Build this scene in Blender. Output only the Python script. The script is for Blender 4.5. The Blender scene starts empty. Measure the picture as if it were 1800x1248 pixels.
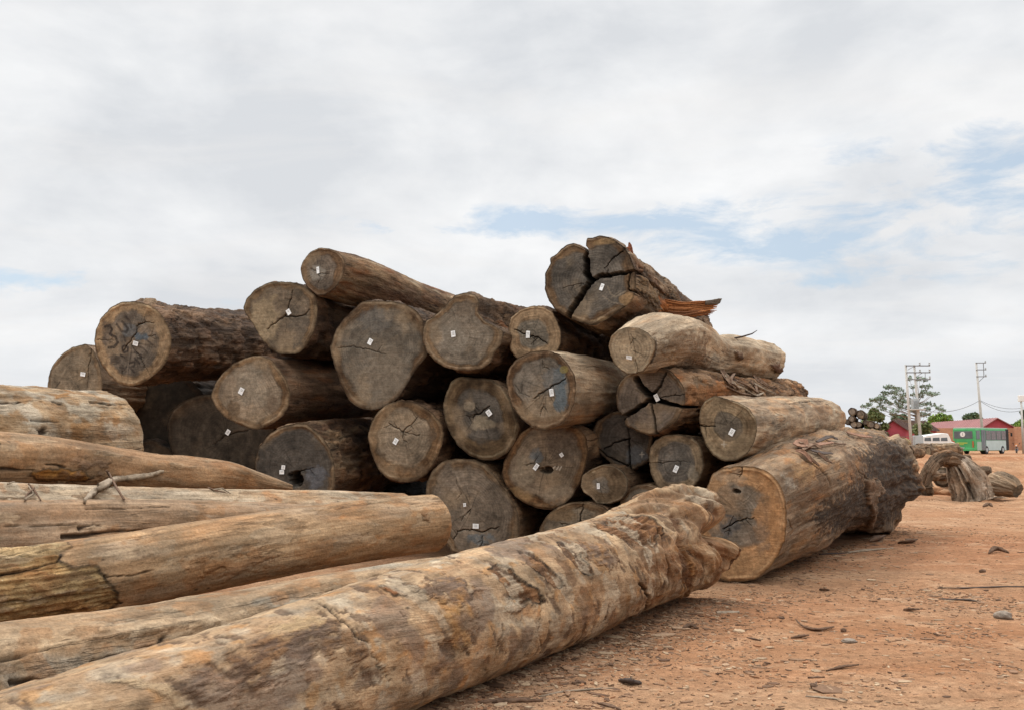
import bpy, math, random
import numpy as np
from mathutils import Vector

random.seed(7)
RNG = np.random.default_rng(11)
scene = bpy.context.scene
COL = scene.collection

# ------------------------------------------------------------------ camera
FPX = 1700.0                      # focal length in pixels of the 1800 px wide photograph
EYE = np.array([0.0, 0.0, 1.5])
PITCH = math.atan(151.0 / FPX)
FWD = np.array([0, math.cos(PITCH), math.sin(PITCH)])
UPV = np.array([0, -math.sin(PITCH), math.cos(PITCH)])
RGT = np.array([1.0, 0, 0])
cam_data = bpy.data.cameras.new('camera')
cam = bpy.data.objects.new('camera', cam_data)
COL.objects.link(cam)
cam.location = EYE
cam.rotation_euler = (math.pi / 2 + PITCH, 0, 0)
cam_data.sensor_width = 36
cam_data.lens = 36 * FPX / 1800
cam_data.clip_start = 0.1
cam_data.clip_end = 6000
scene.camera = cam

def ray(px, py):
    return FWD + RGT * ((px - 900) / FPX) + UPV * ((624 - py) / FPX)
def at(px, py, Y):
    d = ray(px, py)
    return EYE + d * (Y / d[1])
def on_ground(px, py, z=0.0):
    d = ray(px, py)
    return EYE + d * ((z - EYE[2]) / d[2])
def on_plane(px, py, P, n):
    d = ray(px, py)
    return EYE + d * (np.dot(P - EYE, n) / np.dot(d, n))
def project(V):
    D = V - EYE
    w = D @ FWD
    return 900 + FPX * (D @ RGT) / w, 624 - FPX * (D @ UPV) / w

# crops of the photograph the outlines were measured in: origin and scale
CROPS = {'c1': (60, 400, 2.9717), 'c2': (560, 400, 2.9717), 'c3': (900, 400, 2.9717), 'c4': (440, 680, 2.9717),
         'c5': (860, 720, 2.9717), 'c7': (0, 660, 2.9717), 'c8': (0, 980, 3.0), 'cJ': (1060, 630, 5.0),
         'cI': (930, 400, 5.0), 'cF': (500, 860, 3.0), 'cR': (1160, 660, 3.566), 'cE': (1140, 840, 5.2),
         'cB': (150, 510, 6.933), 'cS': (0, 660, 5.2), 'px': (0, 0, 1.0)}
def C(crop, *pts):
    ox, oy, s = CROPS[crop]
    return [(ox + x / s, oy + y / s) for x, y in pts]

# ------------------------------------------------------------------ noise
_perm = np.random.default_rng(3).permutation(256)
_perm = np.concatenate([_perm, _perm, _perm])
_g = np.random.default_rng(4).normal(size=(256, 3))
_g /= np.linalg.norm(_g, axis=1)[:, None]
def perlin(p):
    p = np.asarray(p, float)
    i = np.floor(p).astype(np.int64)
    f = p - i
    i &= 255
    u = f * f * f * (f * (f * 6 - 15) + 10)
    out = 0
    for dx in (0, 1):
        wx = u[..., 0] if dx else 1 - u[..., 0]
        for dy in (0, 1):
            wy = u[..., 1] if dy else 1 - u[..., 1]
            for dz in (0, 1):
                wz = u[..., 2] if dz else 1 - u[..., 2]
                h = _perm[_perm[_perm[(i[..., 0] + dx) & 255] + ((i[..., 1] + dy) & 255)] + ((i[..., 2] + dz) & 255)]
                g = _g[h]
                d = g[..., 0] * (f[..., 0] - dx) + g[..., 1] * (f[..., 1] - dy) + g[..., 2] * (f[..., 2] - dz)
                out = out + wx * wy * wz * d
    return out * 1.6
def fbm(p, octaves=4, gain=0.5):
    a, s, tot = 1.0, 0, 0
    q = np.array(p, float)
    for k in range(octaves):
        s = s + a * perlin(q + 17.3 * k)
        tot += a
        q = q * 2.03
        a *= gain
    return s / tot * 1.3
def sstep(a, b, x):
    t = np.clip((x - a) / (b - a + 1e-12), 0, 1)
    return t * t * (3 - 2 * t)
def mix(a, b, t):
    t = np.asarray(t)[..., None]
    return np.asarray(a) * (1 - t) + np.asarray(b) * t
def srgb(r, g, b):
    c = np.array([r, g, b]) / 255.0
    return np.where(c <= 0.04045, c / 12.92, ((c + 0.055) / 1.055) ** 2.4)

# ------------------------------------------------------------------ objects
def tag(o, label=None, cat=None, group=None, kind=None):
    if label: o['label'] = label
    if cat: o['category'] = cat
    if group: o['group'] = group
    if kind: o['kind'] = kind
    return o
def link(o, parent=None):
    COL.objects.link(o)
    if parent is not None:
        o.parent = parent
    return o
def mesh_np(name, V, F, mat, parent=None, attrs=None, smooth=True):
    """V (n,3), F list of faces or (m,4)/(m,3) int array, or several such arrays in a list"""
    me = bpy.data.meshes.new(name)
    V = np.asarray(V, float)
    blocks = F if isinstance(F, list) and len(F) and isinstance(F[0], np.ndarray) else [np.asarray(F)]
    nl = sum(b.size for b in blocks)
    npoly = sum(len(b) for b in blocks)
    me.vertices.add(len(V))
    me.vertices.foreach_set('co', V.astype(np.float32).ravel())
    me.loops.add(nl)
    me.loops.foreach_set('vertex_index', np.concatenate([b.ravel() for b in blocks]).astype(np.int32))
    me.polygons.add(npoly)
    starts, c = [], 0
    for b in blocks:
        n = b.shape[1]
        starts.append(np.arange(len(b)) * n + c)
        c += b.size
    me.polygons.foreach_set('loop_start', np.concatenate(starts).astype(np.int32))
    me.polygons.foreach_set('use_smooth', np.full(npoly, smooth))
    me.update(calc_edges=True)
    me.validate()
    for k, a in (attrs or {}).items():
        a = np.asarray(a, np.float32)
        if k.startswith('col'):
            at_ = me.attributes.new(k, 'FLOAT_COLOR', 'POINT')
            if a.shape[1] == 3:
                a = np.concatenate([a, np.ones((len(a), 1), np.float32)], 1)
            at_.data.foreach_set('color', np.ascontiguousarray(a).ravel())
        elif a.ndim == 2:
            at_ = me.attributes.new(k, 'FLOAT_VECTOR', 'POINT')
            at_.data.foreach_set('vector', np.ascontiguousarray(a).ravel())
        else:
            at_ = me.attributes.new(k, 'FLOAT', 'POINT')
            at_.data.foreach_set('value', np.ascontiguousarray(a))
    if mat is not None:
        me.materials.append(mat)
    o = bpy.data.objects.new(name, me)
    return link(o, parent)

class MB:
    """collects simple shapes into one mesh; each shape may have its own material slot"""
    def __init__(self):
        self.v, self.f, self.m = [], [], []
    def add(self, verts, faces, m=0):
        b = len(self.v)
        self.v += [tuple(p) for p in verts]
        self.f += [tuple(b + i for i in f) for f in faces]
        self.m += [m] * len(faces)
    def box(self, c, s, rz=0.0, m=0, taper=1.0, axes=None):
        x, y, z = s[0] / 2, s[1] / 2, s[2] / 2
        pts = []
        for dz in (-1, 1):
            k = taper if dz > 0 else 1
            for dx, dy in ((-1, -1), (1, -1), (1, 1), (-1, 1)):
                p = np.array([dx * x * k, dy * y * k, dz * z])
                if axes is not None:
                    p = axes[0] * p[0] + axes[1] * p[1] + axes[2] * p[2]
                elif rz:
                    cr, sr = math.cos(rz), math.sin(rz)
                    p = np.array([p[0] * cr - p[1] * sr, p[0] * sr + p[1] * cr, p[2]])
                pts.append(p + np.asarray(c))
        self.add(pts, [(0, 3, 2, 1), (4, 5, 6, 7), (0, 1, 5, 4), (1, 2, 6, 5), (2, 3, 7, 6), (3, 0, 4, 7)], m)
    def tube(self, pts, radii, n=8, m=0, cap=True):
        pts = [np.asarray(p, float) for p in pts]
        if not hasattr(radii, '__len__'):
            radii = [radii] * len(pts)
        b = len(self.v)
        up = np.array([0.31, 0.17, 0.93])
        for i, p in enumerate(pts):
            t = pts[min(i + 1, len(pts) - 1)] - pts[max(i - 1, 0)]
            t = t / (np.linalg.norm(t) + 1e-9)
            e1 = np.cross(t, up)
            if np.linalg.norm(e1) < 0.05:
                e1 = np.cross(t, np.array([1.0, 0.2, 0]))
            e1 /= np.linalg.norm(e1)
            e2 = np.cross(e1, t)
            for k in range(n):
                a = 2 * math.pi * k / n
                self.v.append(tuple(p + (e1 * math.cos(a) + e2 * math.sin(a)) * radii[i]))
        for i in range(len(pts) - 1):
            for k in range(n):
                k2 = (k + 1) % n
                self.f.append((b + i * n + k, b + (i + 1) * n + k, b + (i + 1) * n + k2, b + i * n + k2))
                self.m.append(m)
        if cap:
            self.f.append(tuple(b + k for k in range(n)))
            e = b + (len(pts) - 1) * n
            self.f.append(tuple(e + n - 1 - k for k in range(n)))
            self.m += [m, m]
    def build(self, name, mats, parent=None, smooth=False, bevel=0.0):
        me = bpy.data.meshes.new(name)
        me.from_pydata(self.v, [], self.f)
        mats = mats if isinstance(mats, (list, tuple)) else [mats]
        for mm in mats:
            me.materials.append(mm)
        me.polygons.foreach_set('material_index', self.m)
        if smooth:
            me.polygons.foreach_set('use_smooth', [True] * len(me.polygons))
        me.update()
        o = bpy.data.objects.new(name, me)
        link(o, parent)
        if bevel:
            b = o.modifiers.new('bevel', 'BEVEL')
            b.width = bevel
            b.segments = 2
            b.limit_method = 'ANGLE'
        return o
def empty(name, loc, label, cat, group=None, rz=0.0):
    o = bpy.data.objects.new(name, None)
    o.location = loc
    o.rotation_euler = (0, 0, rz)
    link(o)
    return tag(o, label, cat, group)

# ------------------------------------------------------------------ materials
def new_mat(name):
    m = bpy.data.materials.new(name)
    m.use_nodes = True
    nt = m.node_tree
    nt.nodes.clear()
    out = nt.nodes.new('ShaderNodeOutputMaterial')
    b = nt.nodes.new('ShaderNodeBsdfPrincipled')
    nt.links.new(b.outputs[0], out.inputs[0])
    return m, nt, b
class NT:
    def __init__(self, nt): self.nt = nt
    def n(self, typ, **kw):
        x = self.nt.nodes.new(typ)
        for k, v in kw.items(): setattr(x, k, v)
        return x
    def l(self, a, b): self.nt.links.new(a, b)
    def attr(self, name): return self.n('ShaderNodeAttribute', attribute_name=name)
    def mapping(self, vec, scale, loc=(0, 0, 0)):
        m = self.n('ShaderNodeMapping')
        self.l(vec, m.inputs[0])
        m.inputs['Scale'].default_value = scale
        m.inputs['Location'].default_value = loc
        return m.outputs[0]
    def noise(self, vec, scale=1.0, detail=4.0, rough=0.55, dist=0.0):
        x = self.n('ShaderNodeTexNoise')
        self.l(vec, x.inputs['Vector'])
        x.inputs['Scale'].default_value = scale
        x.inputs['Detail'].default_value = detail
        x.inputs['Roughness'].default_value = rough
        x.inputs['Distortion'].default_value = dist
        return x.outputs['Fac']
    def rng(self, v, a, b, c, d):
        x = self.n('ShaderNodeMapRange')
        self.l(v, x.inputs[0])
        for i, q in enumerate((a, b, c, d)): x.inputs[i + 1].default_value = q
        return x.outputs[0]
    def math(self, op, a, b=None):
        x = self.n('ShaderNodeMath', operation=op)
        for i, q in enumerate((a, b)):
            if q is None: continue
            if isinstance(q, (int, float)): x.inputs[i].default_value = q
            else: self.l(q, x.inputs[i])
        return x.outputs[0]
    def mixc(self, fac, a, b, mode='MIX'):
        x = self.n('ShaderNodeMix', data_type='RGBA', blend_type=mode)
        if isinstance(fac, (int, float)): x.inputs['Factor'].default_value = fac
        else: self.l(fac, x.inputs['Factor'])
        for k, q in (('A', a), ('B', b)):
            s = [i for i in x.inputs if i.name == k and i.type == 'RGBA'][0]
            if isinstance(q, (tuple, list, np.ndarray)): s.default_value = (*[float(w) for w in q[:3]], 1)
            else: self.l(q, s)
        return [o for o in x.outputs if o.type == 'RGBA'][0]
    def val2col(self, v):
        x = self.n('ShaderNodeCombineColor')
        for i in range(3): self.l(v, x.inputs[i])
        return x.outputs[0]
    def bump(self, h, dist, strength=1.0, normal=None):
        x = self.n('ShaderNodeBump')
        x.inputs['Distance'].default_value = dist
        x.inputs['Strength'].default_value = strength
        self.l(h, x.inputs['Height'])
        if normal is not None: self.l(normal, x.inputs['Normal'])
        return x.outputs[0]

def wood_surface():
    m, nt, b = new_mat('weathered_wood')
    q = NT(nt)
    col = q.attr('col').outputs['Color']
    lc = q.attr('lc').outputs['Vector']
    rough = q.attr('bark').outputs['Fac']
    gr = q.attr('grain').outputs['Fac']
    streak = q.noise(q.mapping(lc, (2.2, 13, 13)), 1.0, 6, 0.62, 0.4)
    fibre = q.noise(q.mapping(lc, (6, 75, 75)), 1.0, 3, 0.6)
    blotch = q.noise(q.mapping(lc, (3.2, 5.5, 5.5)), 1.0, 6, 0.68, 0.8)
    grain = q.noise(lc, 55, 5, 0.75)
    # hue wandering between grey, tan and rusty wood
    hue = q.noise(q.mapping(lc, (1.3, 3.2, 3.2), (7, 3, 1)), 1.0, 5, 0.65, 0.6)
    warm = q.mixc(q.rng(hue, 0.52, 0.66, 0, 0.42), col, q.mixc(1.0, col, (1.22, 0.86, 0.55), 'MULTIPLY'))
    grey = q.mixc(q.rng(hue, 0.46, 0.34, 0, 0.55), warm, q.mixc(1.0, warm, (0.92, 1.02, 1.12), 'MULTIPLY'))
    sk = q.math('MULTIPLY', q.rng(streak, 0.25, 0.75, 0.62, 1.36), q.rng(fibre, 0.3, 0.7, 0.84, 1.16))
    k = q.math('ADD', q.math('MULTIPLY', sk, gr), q.math('SUBTRACT', 1.0, gr))
    k = q.math('MULTIPLY', k, q.rng(blotch, 0.3, 0.7, 0.68, 1.30))
    k = q.math('MULTIPLY', k, q.rng(grain, 0.3, 0.7, 0.72, 1.28))
    c = q.mixc(1.0, grey, q.val2col(k), 'MULTIPLY')
    # drying cracks along the grain
    cr = q.noise(q.mapping(lc, (0.8, 15, 15), (3, 9, 2)), 1.0, 4, 0.6, 0.25)
    line = q.math('ABSOLUTE', q.math('SUBTRACT', cr, 0.5))
    gate = q.rng(q.noise(q.mapping(lc, (1.1, 4, 4), (5, 5, 9)), 1.0, 3, 0.5), 0.5, 0.62, 0, 1)
    crack = q.math('MULTIPLY', q.rng(line, 0.0, 0.016, 1, 0), gate)
    c = q.mixc(q.math('MULTIPLY', q.math('MULTIPLY', crack, 0.8), gr), c, (0.035, 0.024, 0.016))
    # small dark knots and insect holes
    vo = q.n('ShaderNodeTexVoronoi')
    q.l(q.mapping(lc, (7, 12, 12)), vo.inputs['Vector'])
    vo.inputs['Scale'].default_value = 1.0
    hole = q.math('MULTIPLY', q.rng(vo.outputs['Distance'], 0.06, 0.15, 1, 0), q.rng(q.noise(lc, 2.3, 2), 0.55, 0.62, 0, 0.8))
    c = q.mixc(hole, c, (0.04, 0.028, 0.02))
    c = q.mixc(1.0, c, (0.70, 0.618, 0.515), 'MULTIPLY')
    q.l(c, b.inputs['Base Color'])
    b.inputs['Roughness'].default_value = 0.86
    b.inputs['Specular IOR Level'].default_value = 0.22
    h = q.math('ADD', q.math('MULTIPLY', streak, 0.8), q.math('MULTIPLY', fibre, 0.22))
    h = q.math('ADD', h, q.math('MULTIPLY', blotch, 0.5))
    h = q.math('ADD', h, q.math('MULTIPLY', grain, 0.24))
    h = q.math('MULTIPLY', h, q.rng(gr, 0, 1, 0.55, 1.0))
    h = q.math('SUBTRACT', h, q.math('MULTIPLY', q.math('MULTIPLY', crack, 0.9), gr))
    h = q.math('ADD', h, q.math('MULTIPLY', q.noise(lc, 14, 5, 0.7), 0.5))
    h = q.math('MULTIPLY', h, q.rng(rough, 0, 1, 0.42, 1.8))
    q.l(q.bump(h, 0.042, 1.0), b.inputs['Normal'])
    return m

def end_grain():
    m, nt, b = new_mat('sawn_end_grain')
    q = NT(nt)
    col = q.attr('col').outputs['Color']
    fc = q.attr('fc').outputs['Vector']
    pc = q.attr('pc').outputs['Vector']      # polar: angle-ish, radius
    a = q.noise(fc, 22, 6, 0.7)
    bnoise = q.noise(fc, 90, 4, 0.7)
    rad = q.noise(q.mapping(pc, (34, 2.0, 1)), 1.0, 4, 0.6)
    saw = q.noise(q.mapping(fc, (3, 48, 3)), 1.0, 4, 0.6)
    k = q.math('MULTIPLY', q.rng(a, 0.3, 0.7, 0.76, 1.24), q.rng(bnoise, 0.3, 0.7, 0.82, 1.18))
    k = q.math('MULTIPLY', k, q.rng(q.noise(fc, 6.5, 5, 0.65, 0.5), 0.3, 0.7, 0.76, 1.22))
    k = q.math('MULTIPLY', k, q.rng(rad, 0.3, 0.7, 0.86, 1.13))
    k = q.math('MULTIPLY', k, q.rng(saw, 0.3, 0.7, 0.9, 1.1))
    c = q.mixc(1.0, col, q.val2col(k), 'MULTIPLY')
    c = q.mixc(1.0, c, (0.93, 0.845, 0.725), 'MULTIPLY')
    q.l(c, b.inputs['Base Color'])
    b.inputs['Roughness'].default_value = 0.9
    b.inputs['Specular IOR Level'].default_value = 0.15
    h = q.math('ADD', q.math('MULTIPLY', a, 0.7), q.math('MULTIPLY', saw, 0.35))
    h = q.math('ADD', h, q.math('MULTIPLY', bnoise, 0.2))
    h = q.math('ADD', h, q.math('MULTIPLY', rad, 0.35))
    q.l(q.bump(h, 0.014, 0.8), b.inputs['Normal'])
    return m

def plain(name, rgb, rough=0.7, var=0.12, scale=6.0, bump=0.0, spec=0.3, metal=0.0):
    m, nt, b = new_mat(name)
    q = NT(nt)
    tc = q.n('ShaderNodeTexCoord')
    a = q.noise(tc.outputs['Object'], scale, 5, 0.65)
    c = q.mixc(1.0, rgb, q.val2col(q.rng(a, 0.3, 0.7, 1 - var, 1 + var)), 'MULTIPLY')
    q.l(c, b.inputs['Base Color'])
    b.inputs['Roughness'].default_value = rough
    b.inputs['Specular IOR Level'].default_value = spec
    b.inputs['Metallic'].default_value = metal
    if bump:
        q.l(q.bump(a, bump), b.inputs['Normal'])
    return m
def glass_mat(name, rgb):
    m, nt, b = new_mat(name)
    q = NT(nt)
    tc = q.n('ShaderNodeTexCoord')
    a = q.noise(tc.outputs['Object'], 1.5, 3)
    q.l(q.mixc(1.0, rgb, q.val2col(q.rng(a, 0.3, 0.7, 0.7, 1.3)), 'MULTIPLY'), b.inputs['Base Color'])
    b.inputs['Roughness'].default_value = 0.12
    b.inputs['Specular IOR Level'].default_value = 0.6
    return m
def leaf_mat(name, rgb, rgb2):
    m, nt, b = new_mat(name)
    q = NT(nt)
    tc = q.n('ShaderNodeTexCoord')
    a = q.noise(tc.outputs['Object'], 0.9, 4, 0.6)
    r = q.n('ShaderNodeObjectInfo')
    g = q.n('ShaderNodeNewGeometry')
    f = q.math('ADD', q.rng(a, 0.35, 0.65, 0, 0.7), q.math('MULTIPLY', g.outputs['Random Per Island'], 0.4))
    c = q.mixc(f, rgb, rgb2)
    q.l(c, b.inputs['Base Color'])
    b.inputs['Roughness'].default_value = 0.6
    b.inputs['Specular IOR Level'].default_value = 0.25
    return m

M = {}
M['wood'] = wood_surface()
M['end'] = end_grain()
M['paper'] = plain('white_paper', (0.86, 0.86, 0.83), 0.6, 0.14, 25)
M['ink'] = plain('printed_ink', (0.30, 0.30, 0.29), 0.7, 0.1)
M['bark'] = plain('loose_bark', (0.13, 0.075, 0.045), 0.9, 0.5, 30, 0.01)
M['stick'] = plain('dry_stick', (0.26, 0.20, 0.14), 0.9, 0.4, 25, 0.004)
M['stone'] = plain('pale_stone', (0.25, 0.20, 0.155), 0.9, 0.4, 22, 0.02)
M['twig'] = plain('dark_twig', (0.07, 0.05, 0.04), 0.9, 0.4, 30)
# ------------------------------------------------------------------ logs
def seg_dist(P, pts, widths):
    """distance of 2-D points to a polyline, and the line's half width at the nearest place"""
    best = np.full(len(P), 1e9)
    hw = np.zeros(len(P))
    for i in range(len(pts) - 1):
        a, b = np.asarray(pts[i], float), np.asarray(pts[i + 1], float)
        ab = b - a
        t = np.clip(((P - a) @ ab) / (ab @ ab + 1e-12), 0, 1)
        d = np.linalg.norm(P - (a + t[:, None] * ab), axis=1)
        w = widths[i] * (1 - t) + widths[i + 1] * t
        r = d - w
        k = r < best
        best[k] = r[k]
        hw[k] = w[k]
    return best, hw
def poly_sd(P, poly):
    """signed distance to a polygon, positive inside"""
    poly = np.asarray(poly, float)
    n = len(poly)
    d = np.full(len(P), 1e9)
    inside = np.zeros(len(P), bool)
    for i in range(n):
        a, b = poly[i], poly[(i + 1) % n]
        ab = b - a
        t = np.clip(((P - a) @ ab) / (ab @ ab + 1e-12), 0, 1)
        d = np.minimum(d, np.linalg.norm(P - (a + t[:, None] * ab), axis=1))
        cond = (a[1] > P[:, 1]) != (b[1] > P[:, 1])
        xi = (b[0] - a[0]) * (P[:, 1] - a[1]) / (b[1] - a[1] + 1e-12) + a[0]
        inside ^= cond & (P[:, 0] < xi)
    return np.where(inside, d, -d)
def catmull(P, n):
    P = np.asarray(P, float)
    if len(P) == 2:
        t = np.linspace(0, 1, n)[:, None]
        return P[0] * (1 - t) + P[1] * t
    Q = np.concatenate([[2 * P[0] - P[1]], P, [2 * P[-1] - P[-2]]])
    t = np.linspace(0, len(P) - 1 - 1e-9, n)
    i = t.astype(int)
    f = (t - i)[:, None]
    p0, p1, p2, p3 = Q[i], Q[i + 1], Q[i + 2], Q[i + 3]
    return 0.5 * (2 * p1 + (p2 - p0) * f + (2 * p0 - 5 * p1 + 4 * p2 - p3) * f * f + (3 * p1 - p0 - 3 * p2 + p3) * f ** 3)

HEART = np.array([0.165, 0.147, 0.124])
SAP = np.array([0.30, 0.225, 0.15])
BARK = np.array([0.21, 0.135, 0.085])
TAN = np.array([0.40, 0.29, 0.19])
PALE = np.array([0.46, 0.385, 0.29])
BLUE = np.array([0.10, 0.17, 0.26])
SEED = [0]

def outline_polar(pts2, n):
    P = np.asarray(pts2, float)
    # area centroid
    x, y = P[:, 0], P[:, 1]
    x2, y2 = np.roll(x, -1), np.roll(y, -1)
    cr = x * y2 - x2 * y
    A = cr.sum() / 2
    c = np.array([((x + x2) * cr).sum(), ((y + y2) * cr).sum()]) / (6 * A)
    th = np.linspace(0, 2 * math.pi, n, endpoint=False)
    R = np.zeros(n)
    dirs = np.stack([np.cos(th), np.sin(th)], 1)
    for i in range(len(P)):
        a, b = P[i] - c, P[(i + 1) % len(P)] - c
        e = b - a
        den = dirs[:, 0] * e[1] - dirs[:, 1] * e[0]
        t = (a[0] * e[1] - a[1] * e[0]) / (den + 1e-12)
        s = (a[0] * dirs[:, 1] - a[1] * dirs[:, 0]) / (den + 1e-12)
        ok = (t > 0) & (s >= -1e-6) & (s <= 1 + 1e-6)
        R = np.where(ok, np.maximum(R, t), R)
    return c, R

def make_log(name, label, ctrl, outline=None, ns=140, nt=180, group=None, face=True,
             colors=(BARK, TAN), bark=0.5, low=0.05, ridge=0.0, rough=0.012, keep=0.55,
             flare=(), endwarp=(), patches=(), lines=(), face_spec=None, tags=(), dome=0.0,
             twist=0.0, startwarp=(), sup=1.0, jag=0.008, stretch=0.22, cat='log', startdome=0.0, grain=1.0, rtwist=None, rspan=(0.45, 0.95), rfreq=3.2, rcol=None, dfreq=(3.0, 11.0), flakes=()):
    """ctrl: list of (x, y, z, r) of the axis from the end seen to the far end"""
    SEED[0] += 1
    seed = SEED[0] * 13.7
    ctrl = np.asarray(ctrl, float)
    A = catmull(ctrl, ns)
    Cc, rr = A[:, :3], np.maximum(A[:, 3], 0.01)
    T = np.gradient(Cc, axis=0)
    T /= np.linalg.norm(T, axis=1)[:, None]
    s = np.concatenate([[0], np.cumsum(np.linalg.norm(np.diff(Cc, axis=0), axis=1))])
    L = s[-1]
    up = np.array([0, 0, 1.0])
    E1 = np.cross(T, up)
    E1 /= np.linalg.norm(E1, axis=1)[:, None]
    E2 = np.cross(E1, T)
    th = np.linspace(0, 2 * math.pi, nt, endpoint=False)
    ct, st = np.cos(th), np.sin(th)
    n0 = T[0]
    # --- radius at the cut end
    if outline is not None:
        P2 = []
        for px, py in outline:
            p = on_plane(px, py, Cc[0], n0) - Cc[0]
            P2.append((p @ E1[0], p @ E2[0]))
        c2, R0 = outline_polar(P2, nt)
        Cc = Cc + (E1[0] * c2[0] + E2[0] * c2[1]) * (1 - sstep(0, 0.35, s / L))[:, None]
        k = np.array([1, 2, 3, 2, 1.0]); k /= k.sum()
        R0 = sum(w * np.roll(R0, i - 2) for i, w in enumerate(k))
    else:
        R0 = np.full(nt, rr[0])
        R0 = R0 * (1 + low * 1.3 * fbm(np.stack([ct * 1.2, st * 1.2, np.full(nt, seed)], 1), 3))
    R0 = R0 * (1 + 0.012 * perlin(np.stack([ct * 7, st * 7, np.full(nt, seed + 3)], 1)) + 0.008 * perlin(np.stack([ct * 19, st * 19, np.full(nt, seed + 5)], 1)))
    rm0 = R0.mean()
    if outline is not None:
        rr = rr * (1 - sstep(0, 0.35, s / L)) * (rm0 / rr[0]) + rr * sstep(0, 0.35, s / L)
    S = s[:, None] * np.ones((1, nt))
    TH = th[None, :] * np.ones((ns, 1))
    f = (s / L)[:, None]
    shape = R0[None, :] / rm0
    kp = 1 - (1 - keep) * sstep(0, 0.6, f)
    R = rr[:, None] * (1 + (shape - 1) * kp)
    lowp = np.stack([S * 0.45, np.cos(TH + twist * S) * 1.1, np.sin(TH + twist * S) * 1.1], -1) + seed
    fade = sstep(0, 0.5, S)
    R = R * (1 + low * 1.6 * fbm(lowp, 3) * (fade if outline is not None else 1))
    if ridge:
        tw_ = twist if rtwist is None else rtwist
        rp = np.stack([S * 0.8, np.cos(TH + tw_ * S) * rfreq, np.sin(TH + tw_ * S) * rfreq], -1) + seed + 40
        rg = 1 - np.abs(fbm(rp, 3 if rtwist is None else 2)) * 2.2
        rw = np.ones_like(S)
        if flare: rw = sstep(rspan[0], rspan[1], f) * np.ones_like(S)
        if rtwist is not None: rw = rw * np.clip(0.55 + 1.3 * fbm(lowp * 2.6 + 61, 3), 0.05, 1.2)
        R = R * (1 + ridge * (rg - 0.55) * rw * fade)
    for (t0, w, amp, s0, s1) in flare:
        dth = (TH - math.radians(t0) + math.pi) % (2 * math.pi) - math.pi
        R = R * (1 + amp * np.exp(-(dth / math.radians(w)) ** 2) * sstep(s0, s1, f))
    if dome:
        t = np.clip((S - (L - dome)) / dome, 0, 1)
        R = R * np.sqrt(np.clip(1 - t ** 2.4, 0, 1)) + 0.0
    if startdome:
        t = np.clip((startdome - S) / startdome, 0, 1)
        R = R * np.sqrt(np.clip(1 - t ** 2.4, 0, 1))
    # --- face geometry inputs
    fs = dict(face_spec or {})
    C0 = Cc[0]
    def to_face(px, py):
        p = on_plane(px, py, C0, n0) - C0
        return (p @ E1[0], p @ E2[0])
    mpp = np.linalg.norm(C0 - EYE) / FPX          # metres per photo pixel at this face
    crk = []
    for cr in fs.get('cracks', ()):
        pts, wpx = cr[0], cr[1]
        depth = cr[2] if len(cr) > 2 else 0.05
        q = [to_face(*p) for p in pts]
        if not hasattr(wpx, '__len__'):
            wpx = [wpx] * (len(q) - 1) + [wpx * 0.3]
        # subdivide and wobble
        qq, ww = [], []
        for i in range(len(q) - 1):
            for t in np.linspace(0, 1, 9)[:-1]:
                qq.append(np.array(q[i]) * (1 - t) + np.array(q[i + 1]) * t)
                ww.append(wpx[i] * (1 - t) + wpx[i + 1] * t)
        qq.append(np.array(q[-1])); ww.append(wpx[-1])
        qq = np.array(qq)
        wob = np.stack([perlin(np.stack([qq[:, 0] * 14, qq[:, 1] * 14, np.full(len(qq), seed + a)], 1)) for a in (1, 9)], 1)
        wob2 = np.stack([perlin(np.stack([qq[:, 0] * 60, qq[:, 1] * 60, np.full(len(qq), seed + a)], 1)) for a in (2, 7)], 1)
        qq = qq + wob * 0.016 + wob2 * 0.012
        if depth < 0.09:
            rb = np.random.default_rng(int(abs(qq[0, 0]) * 1e5) % 9999)
            for _ in range(2):
                k_ = rb.integers(1, len(qq) - 1); d_ = qq[k_] - qq[k_ - 1]; d_ = d_ / (np.linalg.norm(d_) + 1e-9)
                a_ = rb.choice((-1, 1)) * rb.uniform(0.5, 1.2); R_ = np.array([d_[0] * math.cos(a_) - d_[1] * math.sin(a_), d_[0] * math.sin(a_) + d_[1] * math.cos(a_)])
                l_ = rb.uniform(0.04, 0.13)
                crk.append((np.array([qq[k_], qq[k_] + R_ * l_ * 0.5 + rb.normal(0, 0.006, 2), qq[k_] + R_ * l_]), np.array([0.004, 0.003, 0.0012]), 0.02))
        crk.append((qq, np.array(ww) * mpp * (0.5 if depth > 0.09 else 0.40), depth))
    def crack_field(P):
        disp = np.zeros(len(P)); dark = np.zeros(len(P))
        for qq, ww, depth in crk:
            d, hw = seg_dist(P, qq, ww)
            edge = np.maximum(0.004, hw * 0.35)
            m = 1 - sstep(-edge, 0.003, d + 0.3 * edge * perlin(np.stack([P[:, 0] * 40, P[:, 1] * 40, np.full(len(P), seed)], 1)))
            disp = np.maximum(disp, m * depth)
            dark = np.maximum(dark, 1 - sstep(-0.004, 0.005, d))
        return disp, dark
    # --- body vertices
    S2 = S.copy()
    if face and crk:
        brd = np.stack([R[0] * ct, R[0] * st], 1)
        s0, _ = crack_field(brd)
        S2 = S + s0[None, :] * np.clip(1 - S / (L * 0.5), 0, 1)
    if face:
        edge = 0.006 * perlin(np.stack([ct * 11, st * 11, np.full(nt, seed)], 1)) if jag else 0
        S2 = S2 + (np.abs(edge) * jag / 0.006)[None, :] * np.exp(-S / 0.1) if jag else S2
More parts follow.
